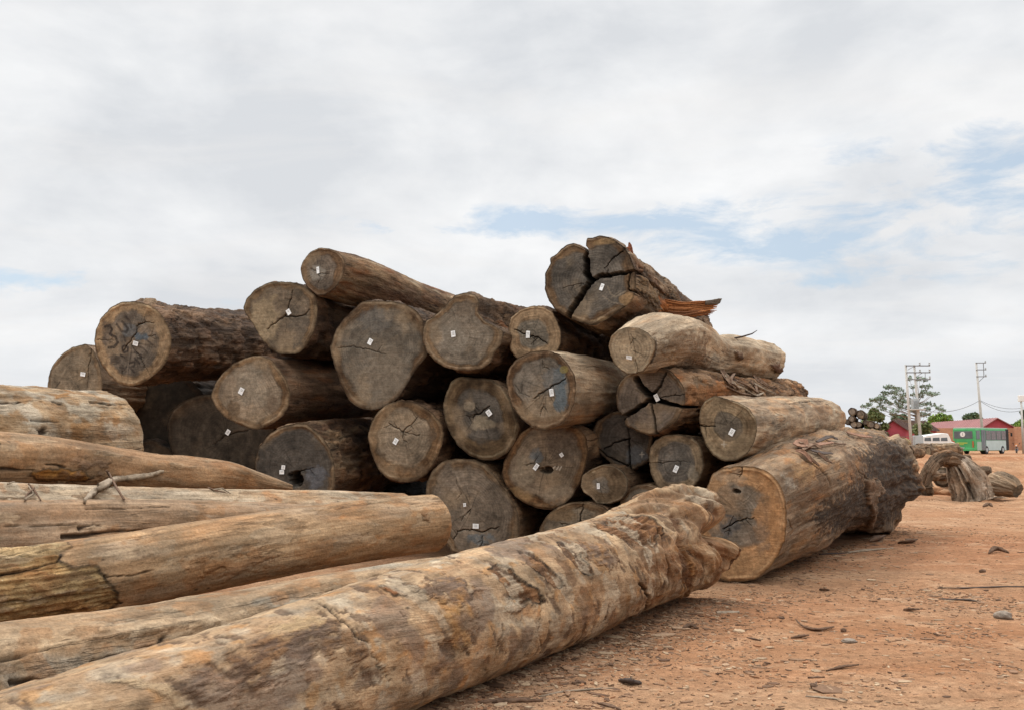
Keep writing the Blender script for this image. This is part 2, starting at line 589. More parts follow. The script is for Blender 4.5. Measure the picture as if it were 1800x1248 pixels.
    for (t0, w, ds) in endwarp:
        dth = (TH - math.radians(t0) + math.pi) % (2 * math.pi) - math.pi
        S2 = S2 + ds * np.exp(-(dth / math.radians(w)) ** 2) * sstep(0.7, 1.0, f)
    for (t0, w, ds) in startwarp:
        dth = (TH - math.radians(t0) + math.pi) % (2 * math.pi) - math.pi
        S2 = S2 + ds * np.exp(-(dth / math.radians(w)) ** 2) * (1 - sstep(0.0, 0.3, f))
    OFF = S2 - S
    rad = E1[:, None, :] * ct[None, :, None] + E2[:, None, :] * st[None, :, None]
    V = Cc[:, None, :] + rad * R[..., None] + T[:, None, :] * OFF[..., None]
    rmean = float(R.mean())
    LC = np.stack([S, np.cos(TH + twist * S) * rmean, np.sin(TH + twist * S) * rmean], -1) + np.array([seed * 1.7, 0, seed % 7])
    # --- pixel -> (s, theta) picker on the near side
    flat = V.reshape(-1, 3)
    nrm = rad.reshape(-1, 3)
    front = ((EYE - flat) * nrm).sum(1) > 0
    PX, PY = project(flat)
    def pick(px, py):
        d = (PX - px) ** 2 + (PY - py) ** 2 + np.where(front, 0, 1e9)
        i = int(np.argmin(d))
        return S.ravel()[i], TH.ravel()[i]
    # --- colour and roughness fields
    pn = np.stack([S * stretch * 4, np.cos(TH + twist * S) * rmean * 4, np.sin(TH + twist * S) * rmean * 4], -1) + seed
    n1 = fbm(pn * 0.8, 4)
    n2 = fbm(pn * 2.6 + 31, 4)
    n3 = fbm(np.stack([S * 1.2, np.cos(TH) * rmean * 16, np.sin(TH) * rmean * 16], -1) + seed + 77, 3)
    t = np.clip(0.5 + 1.5 * n1 + 0.8 * n2, 0, 1)
    col = mix(colors[0], colors[1], t)
    if len(colors) > 2:
        col = mix(col, colors[2], sstep(0.12, 0.45, fbm(pn * 1.3 + 91, 4)))
    if len(colors) > 3:
        col = mix(col, colors[3], sstep(0.2, 0.42, fbm(pn * 1.7 + 151, 4)) * 0.9)
    col = col * (1 + 0.25 * n3)[..., None]
    col = col * np.clip(1 + 0.55 * fbm(pn * 1.5 + 231, 5), 0.45, 1.5)[..., None]
    if ridge and rcol is not None:
        col = mix(col, np.asarray(rcol[0]), sstep(0.62, 0.15, rg) * rw * 0.85)
        col = mix(col, np.asarray(rcol[1]), sstep(0.78, 0.98, rg) * rw * 0.6)
    bk = np.full(S.shape, float(bark))
    disp = rough * (fbm(np.stack([S * dfreq[0], np.cos(TH) * rmean * dfreq[1], np.sin(TH) * rmean * dfreq[1]], -1) + seed + 13, 4) + 0.7 * n2)
    disp = disp + rough * 0.6 * bark * np.minimum(0, n1) * 3
    # flaking bark scales
    if bark > 0.6:
        fl = fbm(np.stack([S * 2.6, np.cos(TH) * rmean * 5, np.sin(TH) * rmean * 5], -1) + seed + 211, 5)
        step_ = sstep(-0.02, 0.03, fl)
        disp = disp + 0.02 * step_ + 0.012 * sstep(0.16, 0.2, fl)
        col = mix(col * 0.66, col * 1.1, step_)
        col = col * (1 - 0.5 * np.exp(-(fl / 0.025) ** 2))[..., None]
    UV = np.stack([S.ravel(), TH.ravel() * rmean], 1)
    def rel(t0):
        d = (TH.ravel() - t0 + math.pi) % (2 * math.pi) - math.pi
        return np.stack([S.ravel(), d * rmean], 1)
    col = col.reshape(-1, 3)
    disp = disp.ravel()
    bk = bk.ravel()
    jn = fbm(np.stack([S * 9, np.cos(TH) * rmean * 14, np.sin(TH) * rmean * 14], -1).reshape(-1, 3) + seed + 5, 4)
    fibn = fbm(np.stack([S * 3, np.cos(TH) * rmean * 38, np.sin(TH) * rmean * 38], -1).reshape(-1, 3) + seed + 8, 3)
    for pt in patches:
        pk = [pick(*p) for p in pt['poly']]
        t0 = pk[0][1]
        poly = [(a, ((b - t0 + math.pi) % (2 * math.pi) - math.pi) * rmean) for a, b in pk]
        P = rel(t0)
        sd = poly_sd(P, poly) + pt.get('noise', 0.05) * jn
        w = pt.get('soft', 0.015)
        m = sstep(-w, w, sd) * pt.get('amt', 1.0)
        c2 = np.asarray(pt['col']) * (1 + pt.get('var', 0.35) * jn + 0.3 * fibn)[:, None]
        c2 = np.clip(c2, 0.01, 1)
        if 'col2' in pt:
            c2 = mix(c2, np.asarray(pt['col2']), sstep(-0.05, 0.3, jn + 0.5 * fibn))
        col = mix(col, c2, m)
        e = pt.get('edge', 0)
        if e:
            lim = np.exp(-((sd + 0.004) / 0.011) ** 2) * e * (0.6 + 0.6 * sstep(-0.3, 0.2, fibn))
            col = col * np.clip(1 - lim, 0.08, 1)[:, None]
        disp = disp + m * pt.get('raise', 0) + m * pt.get('fib', 0) * (fibn + 0.6 * jn)
        bk = bk * (1 - m) + m * pt.get('bark', 0.8)
    for fk in flakes:      # worn or peeling areas scattered by noise: freq (along, around), skew, span, threshold, colour, raise
        fs_, fa_, sk_ = fk['freq']
        q_ = np.stack([(S + sk_ * np.sin(TH) * rmean) * fs_, np.cos(TH) * rmean * fa_, np.sin(TH) * rmean * fa_], -1).reshape(-1, 3) + seed + fk.get('seed', 0)
        v_ = fbm(q_, 4) + 0.10 * jn + 0.05 * fibn
        ff = (f * np.ones_like(S)).ravel()
        win = sstep(fk['span'][0], fk['span'][0] + 0.08, ff) * (1 - sstep(fk['span'][1] - 0.06, fk['span'][1], ff))
        th_ = fk.get('th', 0.18)
        m = sstep(th_ - fk.get('soft', 0.02), th_ + fk.get('soft', 0.02), v_) * win * fk.get('amt', 0.9)
        c2 = np.clip(np.asarray(fk['col'])[None] * (1 + 0.45 * fibn + 0.35 * jn)[:, None], 0.01, 1)
        col = mix(col, c2, m)
        col = col * (1 - fk.get('edge', 0.5) * np.exp(-((v_ - th_) / 0.018) ** 2) * win * (fibn > -0.1))[:, None]
        disp = disp + m * fk.get('raise', 0) + m * fk.get('fib', 0.0) * fibn
    for ln in lines:
        pk = [pick(*p) for p in ln['pts']]
        t0 = pk[0][1]
        pts = [(a, ((b - t0 + math.pi) % (2 * math.pi) - math.pi) * rmean) for a, b in pk]
        P = rel(t0)
        P = P + 0.02 * np.stack([jn, fibn], 1)
        w = ln.get('w', 0.006)
        d, _ = seg_dist(P, pts, np.linspace(w, w * 0.3, len(pts)))
        m = 1 - sstep(-w * 0.5, w * 0.9, d)
        col = mix(col, np.asarray(ln.get('col', (0.03, 0.02, 0.015))), m * ln.get('amt', 0.9))
        disp = disp - m * ln.get('depth', 0.02)
    # a worn rim next to the cut
    if face:
        rim = np.exp(-S.ravel() / 0.05)
        col = mix(col, col * 0.85 + 0.03, rim * 0.6)
        disp = disp * (1 - np.exp(-S.ravel() / 0.06))
    flat = flat + nrm * disp[:, None]
    col = np.clip(col, 0.008, 0.9)
    i, j = np.meshgrid(np.arange(ns - 1), np.arange(nt), indexing='ij')
    j2 = (j + 1) % nt
    F = np.stack([i * nt + j, (i + 1) * nt + j, (i + 1) * nt + j2, i * nt + j2], -1).reshape(-1, 4)
    # far cap (and near cap when there is no separate cut face)
    Vs, cs, ls, bs = [flat], [col], [LC.reshape(-1, 3)], [bk]
    blocks = [F]
    def cap(ring, flip):
        base = sum(len(v) for v in Vs)
        pr = ring
        ringv = flat[ring]
        cen = ringv.mean(0)
        K = 14
        prev = ring
        for k in range(1, K + 1):
            t_ = 1 - k / (K + 1)
            v = cen + (ringv - cen) * t_
            a_ = np.arange(nt)
            nz = fbm(np.stack([v[:, 0] * 5, v[:, 1] * 5, v[:, 2] * 5], 1) + seed, 3)
            v = v + T[0 if flip else -1] * (0.03 * nz[:, None])
            idx = sum(len(x) for x in Vs) + np.arange(nt)
            Vs.append(v)
            cs.append(np.clip(np.asarray(HEART) * (1 + 0.4 * nz)[:, None], 0.01, 1))
            ls.append(v)
            bs.append(np.zeros(nt))
            q = np.stack([prev, np.roll(prev, -1), np.roll(idx, -1), idx], 1)
            blocks.append(q[:, ::-1] if not flip else q)
            prev = idx
        idx = sum(len(x) for x in Vs)
        Vs.append(cen[None]); cs.append(np.asarray(HEART)[None]); ls.append(cen[None]); bs.append(np.zeros(1))
        tri = np.stack([prev, np.roll(prev, -1), np.full(nt, idx)], 1)
        blocks.append(tri[:, ::-1] if not flip else tri)
    cap((ns - 1) * nt + np.arange(nt), False)
    if not face:
        cap(np.arange(nt), True)
    quads = np.concatenate([b for b in blocks if b.shape[1] == 4])
    tris = np.concatenate([b for b in blocks if b.shape[1] == 3])
    body = mesh_np(name, np.concatenate(Vs), [quads, tris], M['wood'], None,
                   {'col': np.concatenate(cs), 'lc': np.concatenate(ls), 'bark': np.concatenate(bs), 'grain': np.full(sum(len(b) for b in bs), float(grain))})
    tag(body, label, cat, group)
    if not face:
        return body, None
    # --- cut face
    N = fs.get('N', 110)
    g = np.linspace(-1, 1, N)
    X, Y = np.meshgrid(g, g)
    X, Y = X.ravel(), Y.ravel()
    big = np.abs(X) > np.abs(Y)
    r = np.where(big, np.abs(X), np.abs(Y))
    with np.errstate(divide='ignore', invalid='ignore'):
        ph = np.where(big, (math.pi / 4) * (Y / np.where(X == 0, 1, X)), math.pi / 2 - (math.pi / 4) * (X / np.where(Y == 0, 1, Y)))
    sx = np.where(big, np.sign(X), np.sign(Y))
    r2 = r * 1.0
    u, v = sx * r2 * np.cos(ph), sx * r2 * np.sin(ph)
    ang = np.arctan2(v, u) % (2 * math.pi)
    Rb = np.interp(ang, np.append(th, 2 * math.pi), np.append(R[0], R[0][0]))
    U, W = u * Rb * 0.998, v * Rb * 0.998
    P = np.stack([U, W], 1)
    cd, cdark = crack_field(P) if crk else (np.zeros(len(P)), np.zeros(len(P)))
    sc = 1.0
    P3 = np.stack([U, W, np.full(len(U), seed)], 1)
    m1 = fbm(P3 * 3.2, 4); m2 = fbm(P3 * 9 + 5, 4); m3 = fbm(P3 * 30 + 9, 3)
    hc = np.array(to_face(*fs['centre'])) if 'centre' in fs else np.array([0.0, 0.0])
    dxy = P - hc
    dist = np.linalg.norm(dxy, axis=1)
    # radius measured from the pith towards the outline: blends the pith offset with the outline's own shape
    rr_ = np.clip(r + (dist / rm0 - r) * np.clip(1 - r, 0, 1), 0, 1.2)
    hr = fs.get('heart', 0.8)
    heart = np.asarray(fs.get('hcol', HEART)) * np.array([0.84, 0.85, 0.87]); sap = np.asarray(fs.get('scol', SAP)) * 1.06
    am_ = fbm(np.stack([u * 1.6, v * 1.6, np.full(len(u), seed + 71)], 1), 3)
    hw_ = rr_ + 0.10 * m1 + 0.03 * m2 + 0.12 * am_
    tt = sstep(hr - 0.06, hr + 0.05, hw_)
    sapv = mix(sap, sap * np.array([0.5, 0.45, 0.42]), sstep(0.0, 0.4, fbm(P3 * 5.0 + 61, 4)) * 0.8)
    if fs.get('band', True):     # darker band under the bark, paler rim outside it
        ed = sstep(0.88, 0.94, r + 0.05 * am_ + 0.03 * m2)
        sapv = mix(sapv * np.array([0.66, 0.61, 0.56]), sapv * (0.78 + 0.5 * np.clip(fbm(P3 * 4 + 17, 3), -0.4, 0.8))[:, None], ed)
    c = heart * (1 - tt)[:, None] + sapv * tt[:, None]
    # dark ring at the heartwood's border
    c = c * (1 - fs.get('ring', 0.25) * np.exp(-((hw_ - hr) / 0.03) ** 2) * np.clip(0.7 + 1.6 * m1, 0, 1.4))[:, None]
    pth = np.arctan2(dxy[:, 1], dxy[:, 0])
    rings = np.sin(rr_ * rm0 / 0.02 * 2 * math.pi * 0.6 + 2.5 * m1 + 1.2 * m2)
    c = c * (1 + (0.06 + 0.10 * np.clip(am_ + 0.3, 0, 1)) * rings + 0.08 * np.sin(rr_ * 38 + 4 * m1))[:, None]
    rn = fbm(np.stack([np.cos(pth) * 14, np.sin(pth) * 14, rr_ * 1.2 + seed], 1), 3)
    c = c * (1 + 0.15 * rn * sstep(0.05, 0.2, rr_))[:, None]
    c = c * fs.get('gain', 0.86) * np.clip(1 + 0.60 * m1 + 0.34 * m2 + 0.16 * m3, 0.2, 2)[:, None]
    dust = np.asarray(fs.get('dust', (0.30, 0.235, 0.165)))
    c = mix(c, dust * (1 + 0.2 * m2)[:, None], sstep(0.05, 0.5, fbm(P3 * 2.1 + 21, 4)) * fs.get('dustamt', 0.6))
    # fine star checks from the pith
    rs = np.random.default_rng(int(seed * 10))
    for k in range(fs.get('checks', 7)):
        a0 = rs.uniform(0, 2 * math.pi)
        l0, l1 = rs.uniform(0.02, 0.25) * rm0, rs.uniform(0.35, 0.8) * rm0
        pts = [hc + np.array([math.cos(a0 + w), math.sin(a0 + w)]) * (l0 + (l1 - l0) * q) for q, w in zip(np.linspace(0, 1, 5), np.cumsum(rs.normal(0, 0.04, 5)))]
        d, _ = seg_dist(P, pts, np.linspace(0.0026, 0.0006, 5))
        c = c * (1 - 0.42 * np.exp(-(np.maximum(d, 0) / 0.0036) ** 2))[:, None]
    for st_ in fs.get('stains', ()):     # (px, py, rx_px, ry_px, colour, amount)
        px, py, rx, ry, sc_, am = st_
        q0 = np.array(to_face(px, py))
        e = ((P[:, 0] - q0[0]) / (rx * mpp)) ** 2 + ((P[:, 1] - q0[1]) / (ry * mpp)) ** 2
        m = (1 - sstep(0.35, 1.15, e + 0.9 * m2 + 1.1 * m1 + 0.3 * m3)) * am
        c = mix(c, np.asarray(sc_) * (1 + 0.3 * m3 + 0.25 * m2)[:, None], m)
    for st_ in fs.get('strokes', ()):    # painted or written strokes: (points, width px, colour, amount)
        pts, wpx, sc_, am = st_
        q = [np.array(to_face(*p)) for p in pts]
        d, _ = seg_dist(P + 0.006 * np.stack([m2, m3], 1), q, [wpx * mpp * 0.62] * len(q))
        m = (1 - sstep(-0.004, 0.007, d)) * am * np.clip(0.85 + 0.5 * m3, 0, 1)
        c = mix(c, np.asarray(sc_), m)
    c = c * (1 - 0.45 * sstep(0.955, 0.99, r + 0.02 * m2))[:, None]
    c = mix(c, np.array([0.022, 0.017, 0.013]), np.clip(cdark, 0, 1) * np.clip(0.38 + cd * 7, 0, 0.93))
    c = np.clip(c, 0.008, 0.85)
    dz = 0.004 * m2 + 0.003 * m1 - 0.0
    dz = dz * sstep(1.0, 0.93, r) + cd
    dz = dz - 0.016 * np.exp(-((r - 0.945 + 0.02 * m1) / 0.028) ** 2) * np.clip(0.5 + 1.6 * m1 + 0.6 * m2, 0, 1.3) * (cd < 0.01)
    hole = np.zeros(len(P))
    for (px, py, rx, ry, dep) in fs.get('holes', ()):
        q0 = np.array(to_face(px, py))
        e = ((P[:, 0] - q0[0]) / (rx * mpp)) ** 2 + ((P[:, 1] - q0[1]) / (ry * mpp)) ** 2 + 0.8 * m2 + 0.3 * m3
        h = 1 - sstep(0.4, 1.1, e)
        dz = dz + h * dep
        c = mix(c, np.array([0.03, 0.022, 0.017]), h * 0.85)
    dz = dz + fs.get('tilt', 0)
    s00 = (OFF[0] if face else np.zeros(nt))
    bo = np.interp(ang, np.append(th, 2 * math.pi), np.append(s00, s00[0]))
    dz = np.where(r > 0.985, np.maximum(bo, cd) + 0.003, dz + np.abs(0.0) + sstep(0.9, 0.985, r) * np.minimum(bo, 0.02))
    Vf = C0 + E1[0] * U[:, None] + E2[0] * W[:, None] + n0 * dz[:, None]
    a, b_ = np.meshgrid(np.arange(N - 1), np.arange(N - 1), indexing='ij')
    Ff = np.stack([a * N + b_, a * N + b_ + 1, (a + 1) * N + b_ + 1, (a + 1) * N + b_], -1).reshape(-1, 4)
    PC = np.stack([pth / (2 * math.pi), rr_ * rm0, np.full(len(P), seed)], 1)
    fo = mesh_np('sawn_face', Vf, Ff, M['end'], body, {'col': c, 'fc': P3 + np.array([seed, seed * 0.3, 0]), 'pc': PC})
    for tg in tags:
        px, py = tg[0], tg[1]
        ang_ = math.radians(tg[2] if len(tg) > 2 else 10)
        w, h = (tg[3], tg[4]) if len(tg) > 4 else (8, 12)
        w, h = w * random.uniform(0.85, 1.1), h * random.uniform(0.88, 1.1)
        ang_ += random.uniform(-0.09, 0.09)
        q0 = to_face(px, py)
        cdir = E1[0] * math.cos(ang_) + E2[0] * math.sin(ang_)
        vdir = -E1[0] * math.sin(ang_) + E2[0] * math.cos(ang_)
        mb = MB()
        cen = C0 + E1[0] * q0[0] + E2[0] * q0[1] - n0 * 0.016
        mb.box(cen, (w * mpp, h * mpp, 0.004), axes=(cdir, vdir, -n0))
        for k in range(random.choice((2, 3, 3))):
            mb.box(cen + vdir * (h * mpp * (0.26 - 0.2 * k)) - n0 * 0.0035 + cdir * (w * mpp * 0.06 * (k % 2)), (w * mpp * (0.62 - 0.12 * (k % 2)), h * mpp * 0.05, 0.002), m=1, axes=(cdir, vdir, -n0))
        mb.build('paper_tag', [M['paper'], M['ink']], body)
    return body, fo
# ------------------------------------------------------------------ the stacked pile
def pile_ctrl(px, py, Y, ang, length, r0, r1, tilt=0.0):
    p = at(px, py, Y)
    d = np.array([math.sin(math.radians(ang)) * math.cos(math.radians(tilt)), math.cos(math.radians(ang)) * math.cos(math.radians(tilt)), math.sin(math.radians(tilt))])
    return [(*p, r0), (*(p + d * length * 0.5), (r0 + r1) / 2), (*(p + d * length), r1)]
def far_ctrl(px, py, Y, r0, *more):
    out = [(*at(px, py, Y), r0)]
    for (x, y, yy, r) in more:
        out.append((*at(x, y, yy), r))
    return out
def depth(px, k=12.0):
    return k * 0.94 / (0.94 + 0.342 * (px - 900) / 1700)
def cen(poly):
    P = np.array(poly)
    return P.mean(0)
def crack_set(crop, rows):
    sc = CROPS[crop][2]
    out = []
    for row in rows:
        pts = C(crop, *row[0])
        w = row[1]
        w = [x / sc for x in w] if hasattr(w, '__len__') else w / sc
        out.append((pts, w, *row[2:]))
    return out
GP = 'logs in the big stacked pile'
DARKBARK = np.array([0.12, 0.08, 0.055])
RUST = np.array([0.24, 0.12, 0.06])

# back left log, half hidden
o = C('c1', (70, 835), (75, 775), (95, 720), (140, 665), (200, 625), (270, 608), (310, 640), (345, 720), (358, 820), (345, 900), (300, 970), (220, 1000), (140, 970), (85, 910))
x, y = cen(o)
make_log('sawn_log', 'light grey brown log end furthest left, half hidden behind the log with black writing', pile_ctrl(x, y, 15.6, 17, 6, 0.6, 0.55), o, group=GP,
         colors=(np.array([0.24, 0.17, 0.12]), np.array([0.34, 0.26, 0.19])), ridge=0.05,
         face_spec=dict(heart=0.9, hcol=(0.30, 0.25, 0.19), scol=(0.30, 0.23, 0.16), checks=4,
                        cracks=crack_set('c1', [([(300, 640), (290, 700), (275, 835)], 5, 0.05)]),
                        strokes=[(C('c1', (110, 838), (135, 805)), 2, (0.05, 0.045, 0.04), 0.8), (C('c1', (200, 780), (235, 770), (225, 750)), 1.5, (0.07, 0.06, 0.05), 0.6)]),
         tags=[(*C('c1', (258, 766))[0], -10, 10, 7)])

# log with handwriting
o = C('c1', (312, 590), (325, 530), (350, 470), (400, 420), (450, 392), (520, 385), (590, 400), (640, 430), (680, 480), (705, 530), (720, 580), (715, 640), (690, 700), (650, 750), (600, 790), (540, 820), (490, 830), (440, 815), (400, 780), (355, 725), (325, 660))
x, y = cen(o)
ink = (0.035, 0.03, 0.03)
def B(*p): return C('cB', *p)
make_log('sawn_log', 'big barky log with black handwriting and blue chalk on its sawn end', far_ctrl(x, y, 14.0, 0.60, (335, 603, 15.4, 0.59), (470, 607, 17.6, 0.60), (540, 610, 19.2, 0.56)), o, ns=200, nt=220, group=GP,
         colors=(np.array([0.13, 0.085, 0.06]), np.array([0.23, 0.155, 0.105]), np.array([0.18, 0.13, 0.10])), bark=1.0, rough=0.022, keep=0.8,
         patches=[dict(poly=C('c1', (556, 385), (565, 368), (590, 362), (620, 378), (640, 405), (600, 415)), col=(0.27, 0.2, 0.14), **{'raise': 0.05}, soft=0.03)],
         face_spec=dict(band=False, N=150, heart=0.74, hcol=(0.20, 0.175, 0.15), scol=(0.33, 0.245, 0.16), checks=9, ring=0.1,
                        cracks=crack_set('cB', [([(640, 400), (620, 520), (520, 660), (450, 745)], [9, 12, 14, 5], 0.06), ([(620, 440), (720, 400), (840, 395)], [12, 12, 4], 0.04), ([(560, 660), (700, 880), (790, 1030)], 7, 0.03), ([(760, 560), (880, 555)], 6, 0.03), ([(150, 612), (340, 610)], 7, 0.03), ([(440, 1060), (445, 980)], 6, 0.03)]),
                        stains=[(*B((540, 480))[0], 16, 11, (0.14, 0.17, 0.205), 0.6), (*B((700, 560))[0], 15, 9, (0.11, 0.155, 0.21), 0.8), (*B((260, 560))[0], 14, 24, (0.10, 0.085, 0.08), 0.55), (*B((330, 850))[0], 16, 10, (0.075, 0.065, 0.06), 0.7), (*B((560, 300))[0], 20, 9, (0.10, 0.085, 0.075), 0.55)],
                        strokes=[(B((240, 450), (300, 435), (325, 480), (300, 540), (370, 575), (395, 640), (350, 695), (285, 700)), 3.4, ink, 0.95),
                                 (B((385, 420), (440, 500), (500, 520), (520, 470), (450, 385)), 3.2, ink, 0.85), (B((500, 330), (540, 380), (560, 460)), 3, ink, 0.7),
                                 (B((455, 690), (480, 675), (520, 700), (515, 745), (475, 760), (450, 730), (455, 690)), 2.6, ink, 0.95),
                                 (B((470, 560), (490, 625)), 2.2, ink, 0.8), (B((430, 790), (475, 820)), 2.6, ink, 0.8),
                                 (B((600, 830), (660, 890)), 3, ink, 0.9), (B((600, 760), (680, 790), (680, 830), (640, 820)), 2.6, ink, 0.8),
                                 (B((540, 890), (600, 870), (600, 920), (540, 940), (600, 1000)), 2.6, ink, 0.85), (B((420, 940), (480, 960), (500, 930)), 2.4, ink, 0.75),
                                 (B((650, 690), (700, 700), (760, 770)), 2.2, ink, 0.7), (B((740, 600), (820, 670)), 2.2, ink, 0.7)]),
         tags=[(*C('c1', (533, 606))[0], -18, 9, 8)])

o = C('c1', (1090, 430), (1110, 370), (1160, 320), (1230, 285), (1290, 283), (1370, 290), (1430, 320), (1470, 360), (1482, 420), (1475, 490), (1455, 560), (1420, 620), (1375, 660), (1280, 662), (1240, 640), (1190, 590), (1140, 500), (1110, 460))
x, y = cen(o)
make_log('sawn_log', 'pear shaped log end, pale left half, dark grey right half, below the slim top log', pile_ctrl(x, y, depth(x), 17, 6.5, 0.5, 0.45), o, group=GP, colors=(DARKBARK, BARK), bark=0.7,
         face_spec=dict(gain=0.95, heart=0.83, hcol=(0.185, 0.15, 0.115), scol=(0.25, 0.19, 0.13), checks=5, centre=C('c1', (1310, 465))[0],
                        cracks=crack_set('c1', [([(1350, 330), (1325, 440), (1308, 465)], [5, 7, 9], 0.06), ([(1308, 465), (1400, 465), (1440, 430)], [8, 6, 3], 0.05), ([(1308, 465), (1215, 530)], [9, 5], 0.05)]),
                        stains=[(*C('c1', (1215, 460))[0], 28, 42, (0.33, 0.27, 0.19), 0.8), (*C('c1', (1380, 500))[0], 25, 40, (0.13, 0.115, 0.10), 0.6)]),
         tags=[(*C('c1', (1332, 444))[0], 32, 8, 11)])

# small top log with long body
o = C('c1', (1390, 215), (1405, 175), (1440, 130), (1490, 107), (1540, 110), (1590, 130), (1620, 165), (1625, 215), (1610, 265), (1570, 320), (1520, 355), (1480, 358), (1430, 320), (1400, 265))
x, y = cen(o)
make_log('sawn_log', 'slim log lying highest on the left part of the pile, sloping down to the right', far_ctrl(x, y, 12.9, 0.30, (640, 497, 13.8, 0.34), (760, 543, 16.0, 0.36), (920, 592, 19.5, 0.40)), o, ns=260, nt=160, group=GP,
         colors=(np.array([0.20, 0.125, 0.08]), np.array([0.31, 0.22, 0.14]), RUST, np.array([0.36, 0.29, 0.21])), bark=0.5, rough=0.014,
         patches=[dict(poly=C('c2', (170, 330), (300, 300), (440, 340), (560, 400), (420, 400), (250, 380)), col=(0.17, 0.085, 0.045), amt=0.7, soft=0.04)],
         face_spec=dict(heart=0.72, hcol=(0.18, 0.15, 0.125), scol=(0.22, 0.155, 0.105), checks=11, centre=C('c1', (1486, 235))[0],
                        stains=[(*C('c1', (1480, 235))[0], 17, 14, (0.30, 0.29, 0.27), 0.7)],
                        cracks=crack_set('c1', [([(1486, 235), (1450, 215)], 4, 0.03), ([(1486, 235), (1500, 290)], 4, 0.03), ([(1486, 235), (1530, 250)], 4, 0.03)])),
         tags=[(*C('c1', (1486, 225))[0], 3, 6, 12)])

o = C('c1', (922, 880), (940, 820), (985, 760), (1040, 710), (1110, 678), (1180, 665), (1240, 690), (1290, 750), (1325, 810), (1340, 870), (1325, 940), (1290, 990), (1230, 1030), (1170, 1055), (1110, 1045), (1050, 1020), (990, 985), (945, 930))
x, y = cen(o)
make_log('sawn_log', 'pale egg shaped log end with rusty side, right of and below the handwritten log', far_ctrl(x, y, 13.0, 0.55, (540, 690, 14.5, 0.55), (640, 680, 17.0, 0.55), (700, 690, 19, 0.5)), o, ns=160, nt=200, group=GP,
         colors=(np.array([0.16, 0.10, 0.065]), np.array([0.25, 0.165, 0.11]), RUST), bark=0.6, keep=0.75,
         face_spec=dict(gain=1.0, heart=0.80, hcol=(0.30, 0.25, 0.195), scol=(0.30, 0.22, 0.145), checks=4, dustamt=0.75, ring=0.35,
                        stains=[(*C('c1', (1050, 950))[0], 14, 22, (0.13, 0.09, 0.055), 0.6), (*C('c1', (1250, 940))[0], 12, 22, (0.15, 0.11, 0.08), 0.5), (*C('c1', (1130, 840))[0], 34, 36, (0.36, 0.33, 0.28), 0.5)]),
         tags=[(*C('c1', (1085, 853))[0], -30, 8, 11)])

o = C('c2', (58, 630), (75, 570), (110, 500), (165, 440), (230, 385), (300, 385), (380, 385), (450, 400), (510, 435), (545, 480), (555, 560), (570, 650), (560, 680), (520, 720), (470, 800), (420, 880), (360, 930), (290, 952), (220, 945), (165, 910), (125, 840), (90, 750))
x, y = cen(o)
make_log('sawn_log', 'largest log end in the upper pile, broad at the top and narrowing below', pile_ctrl(x, y, depth(x), 19, 7, 0.66, 0.6), o, ns=120, nt=220, group=GP, colors=(DARKBARK, np.array([0.19, 0.13, 0.09])), bark=0.9, rough=0.02,
         face_spec=dict(N=150, heart=0.86, hcol=(0.185, 0.165, 0.14), scol=(0.17, 0.12, 0.08), checks=6, ring=0.3,
                        cracks=crack_set('c2', [([(100, 630), (180, 622), (280, 640), (350, 665)], [2, 3, 4, 2], 0.03)]),
                        stains=[(*C('c2', (300, 480))[0], 34, 24, (0.16, 0.16, 0.16), 0.5), (*C('c2', (310, 760))[0], 60, 60, (0.25, 0.215, 0.175), 0.5)]),
         tags=[(*C('c2', (272, 598))[0], -35, 8, 11)])

o = C('c2', (540, 590), (545, 530), (560, 490), (620, 450), (670, 400), (710, 355), (770, 340), (820, 350), (840, 390), (830, 440), (870, 490), (930, 520), (965, 540), (960, 600), (920, 650), (900, 700), (860, 735), (790, 745), (720, 745), (660, 730), (600, 690), (565, 650))
x, y = cen(o)
make_log('sawn_log', 'log end with a pointed hump on top, right of the largest upper log', pile_ctrl(x, y, depth(x) - 0.1, 22, 6.5, 0.52, 0.45), o, ns=140, nt=220, group=GP, colors=(np.array([0.15, 0.10, 0.07]), np.array([0.25, 0.17, 0.11]), RUST), bark=0.9, rough=0.02, keep=0.9,
         face_spec=dict(N=130, gain=0.95, heart=0.82, hcol=(0.235, 0.205, 0.17), scol=(0.26, 0.195, 0.135), checks=3, ring=0.3, dustamt=0.5,
                        stains=[(*C('c2', (770, 430))[0], 22, 20, (0.15, 0.12, 0.095), 0.6), (*C('c2', (700, 570))[0], 30, 30, (0.29, 0.27, 0.24), 0.5)]),
         tags=[(*C('c2', (706, 557))[0], 8, 8, 12)])

o = C('c2', (990, 520), (1005, 470), (1050, 430), (1110, 412), (1170, 412), (1220, 440), (1240, 480), (1265, 540), (1265, 600), (1250, 640), (1215, 680), (1150, 700), (1080, 700), (1030, 680), (1000, 640))
x, y = cen(o)
make_log('sawn_log', 'small tan log end with grey heart and crooked crack, under the big split log', pile_ctrl(x, y, depth(x) + 0.1, 22, 7, 0.33, 0.32), o, ns=120, group=GP, colors=(DARKBARK, BARK), bark=0.7,
         face_spec=dict(band=False, heart=0.55, hcol=(0.25, 0.225, 0.19), scol=(0.33, 0.245, 0.165), checks=5, centre=C('c2', (1110, 560))[0], ring=0.15,
                        cracks=crack_set('c2', [([(1020, 530), (1100, 565), (1145, 575), (1200, 610)], [5, 8, 8, 3], 0.05), ([(1145, 578), (1110, 610)], 5, 0.04)])),
         tags=[(*C('c2', (1096, 560))[0], -8, 8, 13)])

